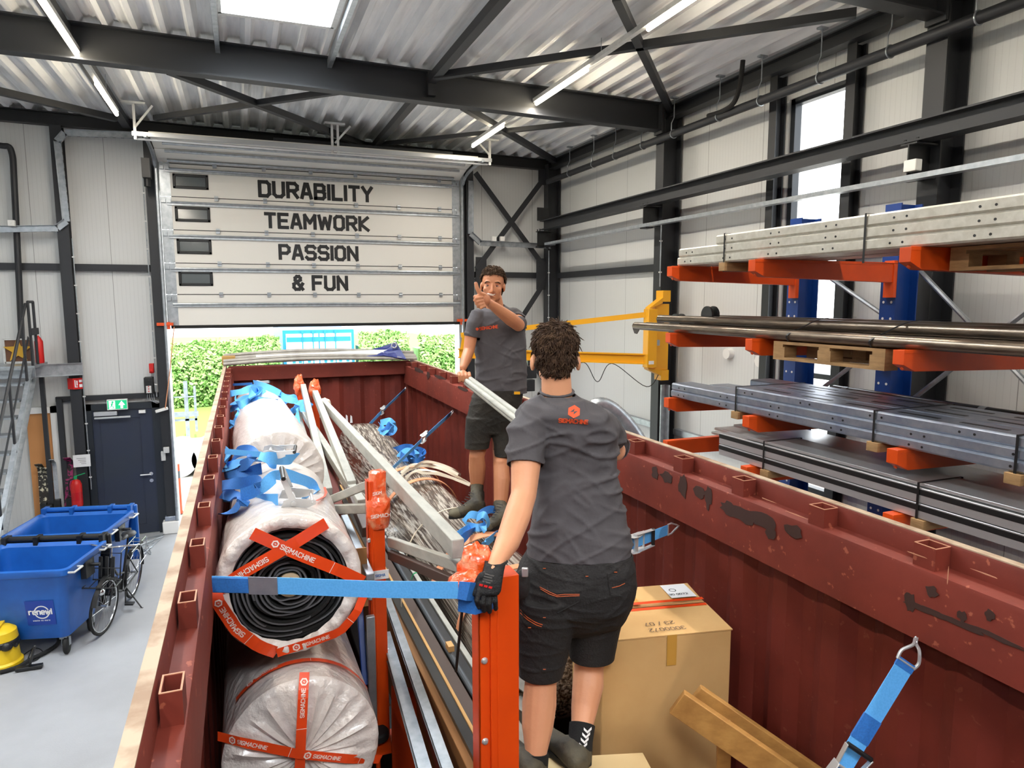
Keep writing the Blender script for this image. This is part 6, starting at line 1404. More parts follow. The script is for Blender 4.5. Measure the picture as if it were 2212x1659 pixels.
# shirt
b = B(); b.loft(rows([(658, 1055, 1088, 4.92, .95), (664, 1046, 1098, 4.92, .85), (671, 1030, 1118, 4.90, .72), (682, 1022, 1126, 4.89, .66), (700, 1020, 1130, 4.88, .64), (740, 1027, 1134, 4.87, .63), (790, 1030, 1134, 4.86, .63), (835, 1030, 1134, 4.85, .64), (858, 1030, 1134, 4.85, .64)], .64, 2.5))
limb(b, [P(1032, 684, 4.88), P(1023, 703, 4.86)], [.062, .064]); b.tube([P(1023, 703, 4.86), P(1018, 731, 4.85)], [.063, .060], 16)
limb(b, [P(1108, 682, 4.88), P(1117, 690, 4.78), P(1121, 698, 4.62)], [.066, .068, .064])
cuts = [(P(1018, 727, 4.85), (P(1018, 738)-P(1026, 690)).normalized(), .066, .02), (P(1118, 693, 4.69), (P(1121, 698, 4.6)-P(1112, 684, 4.86)).normalized(), .074), (P(1082, 847, 4.85), (HU*-1-HR*.02).normalized(), .25), (P(1068, 662, 4.9), (HU*.8-HF*.35).normalized(), .075)]
fsh = put('t_shirt', fuse(b, .0072, 4, folds(14, .016, (7, 7, 4.5)), cuts), 'shirt', fm, .003); bf = bvh_of(fsh, fm)
mk('collar', B().tube([P(1069, 664, 4.92)+HR*(.074*math.cos(t))+HF*(.058*math.sin(t))+HU*(.022*math.sin(t)-.004) for t in [k*math.pi/10 for k in range(20)]], .006, 8, closed=True), 'shirt', fm)
b = B(); o = P(1054, 708, 4.5); dn = (P(1054, 708)-CAM).normalized(); ux = (HR+HU*.12).normalized(); uy = (HU-HR*.12).normalized()
letters(b, 'SIGMACHINE', .020, o, ux, uy, wt=.24, sp=1.3, fn=lambda x, y: onto(bf, o+ux*(x*.92+.006)+uy*(y-.01), dn, .0018))
hx = [(-.079+LOGO[k][0]*.024, LOGO[k][1]*.024) for k in range(6)]; b.add([onto(bf, o+ux*x+uy*y, dn, .0018) for x, y in hx], [(0, 1, 2, 3, 4, 5)])
mk('chest_print', b, 'print_orange', fm, smooth=0)
# shorts
b = B(); b.loft(rows([(836, 1030, 1128, 4.85, .68), (870, 1018, 1124, 4.85, .70), (905, 1010, 1118, 4.85, .68), (935, 1008, 1112, 4.85, .55)], .68, 2.5))
b.loft(rows([(900, 1008, 1066, 4.85, .95), (940, 1005, 1060, 4.84, .98), (966, 1004, 1055, 4.83, 1), (978, 1004, 1055, 4.83, 1)], 1, 2.2)); b.loft(rows([(900, 1060, 1116, 4.83, .95), (950, 1066, 1108, 4.78, 1), (985, 1070, 1103, 4.74, 1.15), (996, 1070, 1103, 4.73, 1.15)], 1, 2.2))
cuts = [(P(1029, 966, 4.84), V((0, 0, -1)), .12), (P(1086, 984, 4.74), V((0, 0, -1)), .12), (P(1078, 840, 4.85), V((0, 0, 1)), .2)]
put('work_shorts', fuse(b, .007, 3, folds(19, .008, (10, 10, 6)), cuts), 'shorts_dusty', fm, .003)
bp_ = P(1114, 851, 4.62); mk('belt_tab', B().obox(P(1117, 849, 4.66), HR*.022, HF*.003, HU*.010), 'yellow', fm)
BZ = 2.435
h1 = at(1042, 1104, Z=BZ); d1 = (at(984, 1118, Z=BZ)-h1).normalized(); shoe(fm, P(1031, 1066, 4.88), h1, h1+d1*.29, .05, 'boot', 'boot_toe', .16, True)
h2 = at(1098, 1128, Z=BZ-.03); shoe(fm, P(1080, 1112, 4.62), h2, h2+(at(1048, 1148, Z=BZ-.03)-h2).normalized()*.29, .05, 'boot', 'boot_toe', .16, True)
b = B(); limb(b, [P(1031, 1052, 4.88), P(1032, 1068, 4.88)], [.045, .045]); mk('sock', b, 'sock', fm)
# the tubes the two men carry
tb = empty('carried_tubes', P(1001, 818, 4.70), 'pair of grey tubes held between the two men', 'tubes')
s0, s1_ = P(1003, 819, 4.70), P(1182, 957, 2.93)
for k, (dx, dz) in enumerate(((0, 0), (.03, .012), (.012, -.028))): mk('tube', B().tube([s0+HR*dx+HU*dz, s1_+HR*dx+HU*dz], .017, 12), 'grey_bar', tb)
# ================================================================= left side of the hall
mat('bin_blue', '1C5FB4', .38, var=(2.5, '174F9C', .4, .75)); mat('logo_blue', '123C9A', .5); mat('chrome', 'D8DADC', .18, .9); mat('vac_yellow', 'E9C21A', .4)
mat('ski_dark', '26231F', .4, var=(18, 'D8D2B8', .55, .6), stretch=(1, 1, 1)); mat('ski_pink', '8E1E5A', .4, var=(20, '1B1B1B', .5, .55)); mat('door_orange', 'C78A52', .6); mat('star_gold', 'D9A93C', .35, .4); mat('brown_board', '6B4630', .6)
def rrect(w, d, z, r=.08, n=6, cx=0, cy=0, zf=0):
    out = []
    for (sx, sy, a0) in ((1, 1, 0), (-1, 1, 90), (-1, -1, 180), (1, -1, 270)):
        for k in range(n+1):
            a = math.radians(a0+90*k/n); x = sx*(w/2-r)+r*math.cos(a); y = sy*(d/2-r)+r*math.sin(a); out.append(V((cx+x, cy+y, z+zf*(y/(d/2)))))
    return out
def make_bin(label, lid):
    r = empty('waste_container', (0, 0, 0), label, 'bin', 'blue waste containers'); K = dict(parent=r, world=False)
    b = B(); o = [rrect(1.0, .70, .22), rrect(1.02, .74, .30), rrect(1.14, .90, .92), rrect(1.16, .92, .97), rrect(1.22, .97, .98), rrect(1.25, 1.0, 1.0), rrect(1.25, 1.0, 1.06), rrect(1.19, .94, 1.07), rrect(1.12, .86, 1.03), rrect(1.10, .85, .92), rrect(.98, .68, .27), rrect(.5, .3, .26)]
    b.loft(o, caps=True); mk('body', b, 'bin_blue', smooth=40, **K)
    b = B()
    for k in range(9): b.box((-.5+k*.12, -.475, .82), (-.49+k*.12, -.452, .93))
    mk('rib', b, 'bin_blue', **K) if 0 else None
    for s in (-1, 1):
        b = B(); b.lathe([(0, -.02), (.10, -.02), (.06, .03), (.02, .035), (.02, .13), (0, .13)], (s*.60, .02, .93), (s, 0, 0), 16).box((s*.58-.01, -.1, .80), (s*.63, .1, 1.0)); mk('trunnion', b, 'black', **K)
        for y in (-.36, .34): mk('side_handle', B().tube([(s*.60, y-.09, 1.02), (s*.68, y-.09, 1.02), (s*.68, y+.09, 1.02), (s*.60, y+.09, 1.02)], .012, 8), 'galv_white', **K)
    for x in (-.42, .42):
        for y in (-.28, .28):
            w = B(); w.lathe([(0, -.025), (.085, -.025), (.1, -.015), (.1, .015), (.085, .025), (0, .025)], (x+.03, y, .1), (1, .25, 0), 18); wh = mk('wheel', w, 'black_rubber', **K)
            mk('fork', B().box((x-.03, y-.03, .18), (x+.05, y+.03, .225)).beam((x-.012, y, .1), (x-.012, y, .2), .006, .04).beam((x+.066, y, .1), (x+.066, y, .2), .006, .04), 'galv', **K)
    m = 'black' if lid == 'black' else 'bin_blue'
    b = B().tube([(-.56, .52, 1.10), (.56, .52, 1.10)], .035, 10)
    for x in (-.56, -.2, .3, .56): b.box((x-.025, .44, 1.04), (x+.025, .58, 1.14))
    mk('hinge_bar', b, m, **K)
    b = B().box((-.62, .54, .34), (.62, .60, 1.12)).box((-.62, .56, .30), (.62, .66, .38)); mk('lid', b, m, bevel=.02, **K)
    return r
def place_bin(r, fr, deg):
    a = math.radians(deg); r.rotation_euler = (0, 0, a); r.location = (fr[0]-(.62*math.cos(a)+.5*math.sin(a)), fr[1]-(.62*math.sin(a)-.5*math.cos(a)), 0)
b1 = make_bin('blue waste container with a square logo sticker, the nearer one, beside the bicycle', 'black')
b = B(); b.k = 0; b.add([(.13, -.462, .35), (.39, -.462, .35), (.39, -.462, .62), (.13, -.462, .62)], [(0, 1, 2, 3)]); vs = []
SL = lambda x, z, l=.0: (x, -(.37+(z-.30)*.13)-.006-l, z)
b = B(); b.add([SL(.12, .40), SL(.42, .40), SL(.42, .70), SL(.12, .70)], [(0, 1, 2, 3)]); b.k = 1
letters(b, 'renewi', .062, (0, 0, 0), (1, 0, 0), (0, 0, 1), wt=.24, sp=1.4, fn=lambda x, y: V(SL(.27+x, .535+y, .003))); letters(b, 'waste no more', .017, (0, 0, 0), (1, 0, 0), (0, 0, 1), wt=.2, sp=2.2, fn=lambda x, y: V(SL(.27+x, .45+y, .003)))
for a0, a1 in ((20, 165), (200, 345)):
    pr = [(math.cos(math.radians(a))*.075, math.sin(math.radians(a))*.075) for a in range(a0, a1, 12)]
    for (x0, z0), (x1, z1) in zip(pr[:-1], pr[1:]): b.add([SL(.285+x0*.9, .557+z0*.9, .002), SL(.285+x0*1.08, .557+z0*1.08, .002), SL(.285+x1*1.08, .557+z1*1.08, .002), SL(.285+x1*.9, .557+z1*.9, .002)], [(0, 1, 2, 3)])
mk('logo_sticker', b, ['logo_blue', 'paper'], b1, smooth=0, world=False)
place_bin(b1, (-1.93, 8.58), -15)
b2 = make_bin('blue waste container with its blue lid hanging behind, the farther one', 'blue'); place_bin(b2, (-1.76, 9.86), -13)
# ---- bicycle
def make_bike():
    r = empty('bicycle', (0, 0, 0), 'black city bicycle with front carrier standing beside the blue waste containers', 'bicycle'); K = dict(parent=r, world=False)
    R_ = .345; fx, rx = .54, -.54
    def wheel(x, nm, st=0):
        c = V((x, 0, R_)); ax = V((math.sin(st), math.cos(st), 0)); u = V((math.cos(st), -math.sin(st), 0)); n = 36
        w = mk(nm, B().tube([c+(u*math.cos(t)+HU*math.sin(t))*(R_-.018) for t in [2*math.pi*k/n for k in range(n)]], .018, 8, closed=True), 'black_rubber', **K)
        mk('rim', B().tube([c+(u*math.cos(t)+HU*math.sin(t))*(R_-.042) for t in [2*math.pi*k/n for k in range(n)]], .009, 6, closed=True), 'chrome', w, world=False); b = B()
        for k in range(18): t = 2*math.pi*k/18; b.tube([c+ax*(.02*(-1)**k), c+(u*math.cos(t)+HU*math.sin(t))*(R_-.045)], .0013, 4, caps=False)
        b.lathe([(0, -.035), (.018, -.035), (.018, .035), (0, .035)], c, ax, 12); mk('spokes', b, 'chrome', w, world=False)
    wheel(fx, 'front_wheel', .12); wheel(rx, 'rear_wheel')
    hd0, hd1 = V((.42, 0, .62)), V((.36, 0, .88)); bb_ = V((-.06, 0, .28)); st0 = V((-.24, 0, .80)); ra = V((rx, 0, R_))
    b = B().tube([hd0, hd1], .018, 10).tube([hd0+V((.01, 0, -.02)), V((.2, 0, .38)), bb_], .018, 10).tube([bb_, st0], .016, 10).tube([hd1-V((-.01, 0, .06)), V((.1, 0, .56)), V((-.13, 0, .50))], .014, 10)
    for s in (-.05, .05): b.tube([bb_+V((0, s*.5, 0)), ra+V((0, s, 0))], .010, 8).tube([st0-V((-.01, 0, .08)), ra+V((0, s, 0))], .008, 8)
    mk('frame', b, 'black', **K)
    b = B()
    for s in (-.055, .055): b.tube([hd0+V((.01, s*.6, -.03)), V((.47, s, .5)), V((fx, s, R_))], .011, 8)
    mk('fork', b, 'black', **K)
    mk('handlebar', B().tube([hd1, V((.34, 0, 1.0)), V((.40, 0, 1.03))], .012, 8).tube(bez([(.12, -.28, 1.0), (.25, -.27, 1.01), (.38, -.16, 1.04), (.41, 0, 1.03), (.38, .16, 1.04), (.25, .27, 1.01), (.12, .28, 1.0)], 4), .011, 8), 'chrome', **K)
    for s in (-1, 1): mk('grip', B().tube([(.12, s*.28, 1.0), (.22, s*.275, 1.008)], .016, 8), 'black_rubber', **K)
    mk('saddle', B().ell((-.30, 0, .96), .13, .085, .035, n=16, m=8).ell((-.17, 0, .965), .12, .03, .022).tube([(-.24, 0, .80), (-.27, 0, .94)], .012, 8), 'black', **K)
    b = B()
    for a0, a1, x in ((20, 165, fx), (5, 190, rx)):
        b.ribbon([V((x+(R_+.02)*math.cos(math.radians(a)), 0, R_+(R_+.02)*math.sin(math.radians(a)))) for a in range(a0, a1, 12)], V((0, 1, 0)), .05, .003)
    mk('mudguards', b, 'black', **K)
    b = B()
    for s in (-.065, .065): b.tube([(-.22, s, .74), (-.80, s, .76)], .006, 6).tube([(-.58, s, .75), (rx-.0, s*1.05, R_+.02)], .005, 6).tube([(-.78, s*1.3, .76), (-.78, s*1.3, .5), (-.55, s*1.1, .45)], .005, 6)
    for x in (-.3, -.45, -.6, -.75): b.tube([(x, -.065, .75), (x, .065, .75)], .005, 6)
    mk('rear_rack', b, 'chrome', **K)
    b = B()
    for p, q in (((.50, -.17, .66), (.50, .17, .66)), ((.76, -.17, .66), (.76, .17, .66)), ((.50, -.17, .66), (.76, -.17, .66)), ((.50, .17, .66), (.76, .17, .66))): b.tube([p, q], .009, 6)
    for y in (-.1, -.03, .04, .11): b.tube([(.5, y, .66), (.76, y, .66)], .006, 6)
    b.tube([(.49, -.15, .66), (.47, -.15, .98), (.47, .15, .98), (.49, .15, .66)], .009, 6).tube([(.49, -.15, .80), (.49, .15, .80)], .006, 6)
    for y in (-.07, 0, .07): b.box((.475, y-.02, .68), (.49, y+.015, .94))
    mk('front_carrier', b, 'black', **K)
    mk('headlight', B().ell((.66, 0, .57), .05, .042, .042), 'chrome', **K)
    b = B().cyl((-.06, -.05, .28), .09, .006, (0, -1, 0), 20).box((-.5, -.06, .25), (-.04, -.045, .38)); mk('chain_guard', b, 'black', **K)
    for s in (-1, 1): mk('pedal', B().tube([(-.06, s*.05, .28), (-.06+s*.05, s*.07, .28-s*.15)], .009, 6).box((-.06+s*.05-.04, s*.07, .27-s*.15), (-.06+s*.05+.04, s*.17, .29-s*.15)), 'black', **K)
    mk('kickstand', B().tube([(-.16, .03, .28), (-.12, .24, .01)], .009, 6).ell((-.12, .245, .012), .03, .015, .012), 'black', **K)
    return r
bk_ = make_bike(); pf, pr_ = V((-1.74, 9.22, 0)), V((-1.56, 10.30, 0)); dB = (pf-pr_); bk_.location = (pf+pr_)/2; bk_.rotation_euler = (math.radians(-5), 0, math.atan2(dB.y, dB.x))
# ---- wet and dry vacuum cleaner
vc = at(8, 1440, Z=0); vx, vy = vc.x, vc.y
va = empty('vacuum_cleaner', (vx, vy, 0), 'yellow and black vacuum cleaner on the floor in front of the near waste container', 'vacuum cleaner')
mk('tank', B().lathe([(0, .05), (.15, .05), (.165, .07), (.155, .26), (.15, .27), (0, .27)], (vx, vy, 0), n=24), 'vac_yellow', va)
mk('motor_head', B().lathe([(.155, .27), (.158, .31), (.15, .32), (.16, .33), (.15, .42), (.10, .46), (0, .47)], (vx, vy, 0), n=24).box((vx-.02, vy-.1, .45), (vx+.02, vy+.1, .49)), 'vac_yellow', va)
mk('black_band', B().lathe([(.157, .255), (.168, .265), (.168, .315), (.157, .325)], (vx, vy, 0), n=24).ell((vx+.08, vy-.13, .28), .06, .05, .05), 'black', va)
mk('base_skid', B().lathe([(.12, .02), (.19, .03), (.19, .07), (.165, .09)], (vx, vy, 0), n=16), 'vac_yellow', va)
for a in (40, 140, 220, 320): mk('castor', B().ell((vx+.17*math.cos(math.radians(a)), vy+.17*math.sin(math.radians(a)), .025), .025, .025, .025), 'black', va)
hz = [at(x, y, Z=.03) for x, y in ((48, 1400), (60, 1372), (90, 1352), (122, 1362), (126, 1388), (100, 1408), (70, 1422), (40, 1440), (0, 1452))]; hz[0] = V((vx+.15, vy-.08, .26)); hz[1].z = .12
mk('suction_hose', B().tube(bez(hz, 8), [.022+.002*(k % 2) for k in range(65)], 8), 'black_rubber', va)
n0, n1 = at(34, 1446, Z=.03), at(92, 1437, Z=.03); mk('floor_nozzle', B().beam(n0, n1, .07, .035).tube([n0.lerp(n1, .5), at(75, 1395, Z=.35)], .014, 8), 'black', va, bevel=.006)
mk('power_cord', B().tube(bez([at(x, y, Z=.01) for x, y in ((50, 1415), (75, 1400), (92, 1408), (80, 1425), (60, 1428), (70, 1400))], 6), .005, 5), 'black', va)
# ---- steel stair and landing
st = empty('steel_stair', (-3.5, 10.6, 0), 'galvanised steel stair with dark handrail climbing to the landing at the left', 'stair')
SX = -3.02; y0, y1, z1 = 9.3, 12.3, 3.02
for x in (SX, SX-.95): mk('stringer', B().prism(Cprof(.06, .24, .008), (x, y0, .1), (x, y1, z1-.1)), 'galv', st)
for k in range(14):
    f = (k+.5)/14; mk('tread', B().box((SX-.93, y0+(y1-y0)*f-.02, z1*f+.08), (SX-.02, y0+(y1-y0)*f+.22, z1*f+.11)), 'galv', st)
for x in (SX+.02, SX-.97):
    mk('handrail', B().tube([(x, y0, 1.05), (x, y1, z1+.95)], .022, 8), 'steel_dark', st); mk('midrail', B().beam((x, y0, .55), (x, y1, z1+.45), .01, .05), 'steel_dark', st)
    for k in range(4): f = (k+.3)/3.6; mk('baluster', B().tube([(x, y0+(y1-y0)*f, z1*f), (x, y0+(y1-y0)*f, z1*f+1.0)], .020, 8), 'steel_dark', st)
ld = empty('landing', (-3.6, 12.7, 2.9), 'galvanised landing platform at the head of the steel stair', 'platform')
mk('deck', B().box((-4.9, 12.3, 3.0), (-2.95, 13.05, 3.04)), 'galv', ld); mk('edge_beam', B().prism(Cprof(.06, .2), (-4.9, 12.32, 2.92), (-2.45, 12.95, 2.92)).box((-4.9, 12.28, 2.86), (-2.95, 12.32, 3.02)), 'galv', ld)
for x, y in ((-2.98, 12.34), (-2.98, 12.62)): mk('guard_post', B().tube([(x, y, 3.0), (x, y, 4.0)], .02, 8), 'steel_dark', ld)
mk('guard_rail', B().tube([(-2.98, 12.34, 4.0), (-2.98, 12.62, 4.0)], .02, 8).box((-2.99, 12.3, 3.5), (-2.95, 12.7, 3.6)), 'steel_dark', ld); mk('landing_leg', B().box((-3.06, 12.93, 0), (-3.0, 12.99, 3.0)), 'steel_dark', ld)
pA, pB = at(8, 735, Y=12.9), at(72, 793, Y=12.9)
sp_ = empty('star_picture', (pA.x, 12.9, 3.04), 'brown board with a golden star standing on the stair landing', 'picture')
mk('board', B().box((pA.x, 12.9, 3.04), (pB.x, 12.93, pA.z)), 'brown_board', sp_); b = B()
for lo, hi in (((pA.x-.02, 12.88, 3.04), (pA.x+.01, 12.94, pA.z+.02)), ((pB.x-.01, 12.88, 3.04), (pB.x+.02, 12.94, pA.z+.02)), ((pA.x, 12.88, pA.z), (pB.x, 12.94, pA.z+.02)), ((pA.x, 12.88, 3.04), (pB.x, 12.94, 3.07))): b.box(lo, hi)
mk('frame', b, 'galv_white', sp_); cx_, cz_ = (pA.x+pB.x)/2, (pA.z+3.04)/2+.02
mk('star', B().plate([(math.sin(k*math.pi/5)*(.2 if k % 2 == 0 else .08), math.cos(k*math.pi/5)*(.2 if k % 2 == 0 else .08)) for k in range(10)][::-1], (cx_, 12.88, cz_), (1, 0, 0), (0, 0, 1), .01), 'star_gold', sp_)
e1 = at(86, 770, Y=12.85); mk('fire_extinguisher', B().lathe([(0, 0), (.055, .0), (.06, .02), (.06, .34), (.03, .40), (.015, .42), (0, .44)], (e1.x, 12.85, 3.04), n=14), 'red', label='small red fire extinguisher on the stair landing beside the star picture', cat='fire extinguisher')
# ---- brown door, skis, signs
d3 = empty('door_3', (-3.25, 13.1, 0)); d3['kind'] = 'structure'
struct('door_leaf', B().box((-3.32, 13.12, 0), (-2.98, 13.17, 2.2)), 'door_orange', d3); struct('door_frame', B().box((-2.98, 13.08, 0), (-2.88, 13.2, 2.3)).box((-3.5, 13.08, 2.2), (-2.88, 13.2, 2.3)), 'white', d3); struct('door_handle', B().tube([(-3.03, 13.12, 1.05), (-3.03, 13.06, 1.05), (-3.14, 13.06, 1.05)], .01, 6), 'alu', d3)
struct('trim_6', B().box((-2.87, 13.0, 0), (-2.79, 13.08, 2.42)), 'steel_dark')
def skis(px, top, lean, m, lab, n=2, w=.07):
    r = empty('pair_of_skis', at(px, 1130, Y=12.85), lab, 'skis', 'skis leaning on the back wall')
    for k in range(n):
        a = at(px+k*5, top, Y=13.05); z = a.z; x = a.x
        pts = [V((x+lean, 12.85, .02)), V((x+lean*.3, 12.97, z*.6)), V((x, 13.04, z-.12)), V((x-.01, 13.0, z-.03)), V((x-.015, 12.93, z+.02))]
        mk('ski', B().ribbon(bez(pts, 5), V((1, .1, 0)), w, .012), m, r)
    mk('ski_binding', B().box((pts[1].x-.04, 12.84, z*.42), (pts[1].x+.05, 12.93, z*.56)), 'black', r, bevel=.01)
skis(86, 1002, .03, 'ski_dark', 'dark and cream patterned skis, leftmost pair at the back wall'); skis(98, 1010, .05, 'ski_dark', 'dark and cream patterned skis, right beside the leftmost pair')
skis(114, 992, .06, 'galv', 'thin grey skis with curled tips, third from the door frame', 2, .03); skis(147, 988, -.1, 'ski_pink', 'dark skis with pink stripes nearest the fire extinguisher')
fx_ = empty('fire_extinguisher', at(166, 1093, Y=12.78), 'red fire extinguisher hung on the dark column beside the personnel door', 'fire extinguisher'); q = at(168, 1093, Y=12.8)
mk('cylinder', B().lathe([(0, 0), (.075, 0), (.082, .02), (.082, .36), (.06, .42), (.02, .45), (0, .45)], (q.x, q.y, q.z), n=18), 'red', fx_)
mk('valve', B().box((q.x-.02, q.y-.02, q.z+.44), (q.x+.02, q.y+.02, q.z+.50)).beam((q.x, q.y, q.z+.5), (q.x+.14, q.y-.02, q.z+.54), .02, .012), 'green_sign', fx_); mk('hose', B().tube(bez([(q.x, q.y, q.z+.47), (q.x-.09, q.y-.02, q.z+.42), (q.x-.1, q.y-.02, q.z+.2)], 6), .011, 6), 'black', fx_)
b = B(); b.lathe([(.0825, .10), (.0825, .24)], (q.x, q.y, q.z), n=18); mk('label_band', b, 'red_lamp', fx_)
# red corner sign on the column
q = at(163, 829, Y=12.95)
rs_ = empty('fire_sign', (q.x, q.y, q.z-.09), 'red and white fire equipment sign folded round the dark column', 'sign')
mk('sign_board', B().add([(q.x-.12, 13.0, q.z-.09), (q.x-.03, 12.93, q.z-.09), (q.x-.03, 12.93, q.z+.09), (q.x-.12, 13.0, q.z+.09), (q.x+.11, 12.99, q.z-.09), (q.x+.11, 12.99, q.z+.09)], [(0, 1, 2, 3), (1, 4, 5, 2)]), 'red', rs_, smooth=0)
b = B(); f_ = lambda x, z: V((q.x-.03+x, 12.928+x*.43, q.z+z))
for x0, x1, z0, z1 in ((.02, .035, -.06, .06), (.02, .06, -.06, -.045), (.045, .06, -.03, .05), (.08, .12, .02, .06), (.08, .12, -.06, -.01)): b.add([f_(x0, z0), f_(x1, z0), f_(x1, z1), f_(x0, z1)], [(0, 1, 2, 3)])
mk('pictogram', b, 'paper', rs_, smooth=0)
a_, c_ = at(157, 984, Y=12.9), at(196, 1007, Y=12.9)
nb = empty('notice_board', (a_.x, 12.9, c_.z), 'white instruction notice fixed to the dark column above the fire extinguisher', 'notice'); mk('board', B().box((a_.x, 12.9, c_.z), (c_.x, 12.92, a_.z)), 'paper', nb); b = B()
for k in range(4): b.box((a_.x+.05+.02*k, 12.898, a_.z-.06-.03*k), (c_.x-.06, 12.9, a_.z-.055-.03*k))
mk('printed_lines', b, 'steel_dark', nb, smooth=0)
# exit sign with running figure and arrow
a_, c_ = at(230, 864, Y=13.0), at(276, 884, Y=13.0); X0, X1, Z0, Z1 = a_.x, c_.x, c_.z, a_.z
ex = empty('exit_sign', (X0, 13.0, Z0), 'green and white emergency exit sign above the dark personnel door', 'exit sign')
mat('sign_lit', 'FFFFFF', .5, emit=((.9, 1, .95), 1.2)); mat('sign_green_lit', '0FA76A', .5, emit=((.01, .42, .18), .8))
mk('sign_case', B().box((X0, 13.0, Z0), (X1, 13.07, Z1)), 'white', ex); W_, Hh = X1-X0, Z1-Z0; sx_ = lambda u: X0+W_*u; sz_ = lambda v_: Z0+Hh*v_
def sp2(poly, y, m, nm): b = B(); b.add([(sx_(u), y, sz_(v_)) for u, v_ in poly], [tuple(range(len(poly)))]); mk(nm, b, m, ex, smooth=0)
sp2([(.03, .08), (.97, .08), (.97, .92), (.03, .92)], 12.998, 'sign_green_lit', 'green_panel'); sp2([(.10, .12), (.40, .12), (.40, .88), (.10, .88)], 12.996, 'sign_lit', 'doorway_mark')
sp2([(.66, .15), (.78, .15), (.78, .45), (.88, .45), (.72, .86), (.56, .45), (.66, .45)], 12.996, 'sign_lit', 'arrow')
b = B(); F_ = lambda u, v_: (sx_(u), 12.994, sz_(v_))
for (u0, v0), (u1, v1), w in (((.26, .66), (.23, .42), .035), ((.26, .62), (.35, .54), .02), ((.26, .62), (.17, .52), .02), ((.23, .42), (.31, .30), .025), ((.31, .30), (.28, .16), .022), ((.23, .42), (.17, .28), .025), ((.17, .28), (.08, .24), .022)):
    L_ = math.hypot(u1-u0, v1-v0); nx, ny = -(v1-v0)/L_*w, (u1-u0)/L_*w; b.add([F_(u0+nx, v0+ny), F_(u0-nx, v0-ny), F_(u1-nx, v1-ny), F_(u1+nx, v1+ny)], [(0, 1, 2, 3)])
b.lathe([(0, 0), (.018, 0)], F_(.285, .76), (0, -1, 0), 10); mk('running_figure', b, 'sign_green_lit', ex, smooth=0)
# gate control box, red socket, cords
a_, c_ = at(311, 815, Y=13.0), at(333, 850, Y=13.0); cb = empty('control_box', (a_.x, 12.95, c_.z), 'black gate control box with grey front on the back wall beside the gate', 'control box')
mk('case', B().box((a_.x, 12.93, c_.z), (c_.x, 13.1, a_.z)), 'black', cb, bevel=.01); mk('button_panel', B().box((a_.x+.03, 12.925, c_.z+.02), (c_.x-.03, 12.93, (a_.z+c_.z)/2)), 'galv_white', cb)
b = B(); [b.cyl(((a_.x+c_.x)/2, 12.925, c_.z+.05+.04*k), .01, .008, (0, -1, 0), 8) for k in range(3)]; mk('buttons', b, 'red', cb); b = B()
for k in range(4): b.tube(bez([((a_.x+.04+.03*k), 12.98, c_.z), (a_.x+.05+.035*k, 12.97, c_.z-.10-.02*k), (c_.x+.1, 13.0, c_.z-.14)], 5), .005, 5)
mk('cables', b, 'galv', cb)
q = at(328, 795, Y=13.05); mk('power_socket', B().box((q.x-.035, 12.98, q.z-.08), (q.x+.035, 13.1, q.z+.08)).cyl((q.x, 12.98, q.z-.03), .03, .05, (0, -.7, -.7), 12), 'red', label='red power socket above the gate control box', cat='socket', bevel=.006)
q0_, q1_ = at(376, 706, Y=12.8), at(357, 882, Y=12.8); mk('pull_cord', B().tube([q0_, q0_.lerp(q1_, .55)+V((.01, 0, 0)), q1_], .008, 6), 'web_pink', label='red and white pull cord hanging down the left gate jamb', cat='cord'); q = at(350, 886, Y=12.9)
mk('wall_lamp', B().beam((q.x-.1, 12.9, q.z-.02), (q.x+.09, 12.9, q.z+.03), .06, .05), 'white', label='small white lamp on the left gate post beside the personnel door', cat='lamp', bevel=.01); q = at(353, 985, Y=12.97)
mk('key_switch', B().box((q.x-.035, 12.95, q.z-.08), (q.x+.035, 13.02, q.z+.08)).box((q.x+.01, 12.9, q.z+.06), (q.x+.10, 12.95, q.z+.16)), 'galv_white', label='white key switch with open flap on the left gate post', cat='switch', bevel=.006)
q = at(370, 1150, Z=0); wb = empty('welding_set', (q.x, q.y, 0), 'small white appliance with trailing cables on the floor by the left gate jamb', 'appliance'); mk('case', B().box((q.x-.12, q.y-.1, 0), (q.x+.14, q.y+.15, .22)), 'white', wb, bevel=.015); mk('tray', B().box((q.x-.08, q.y-.05, .22), (q.x+.12, q.y+.1, .30)), 'galv_blue', wb, bevel=.01)
b = B(); random.seed(5)
for k in range(3): b.tube(bez([(q.x-.1, q.y-.1, .02)]+[(q.x-.2-.5*random.random(), q.y-.3-.9*random.random(), .012) for _ in range(5)]+[(q.x-.1, q.y-.2, .012)], 7), .006, 5)
mk('trailing_cables', b, 'galv', wb)

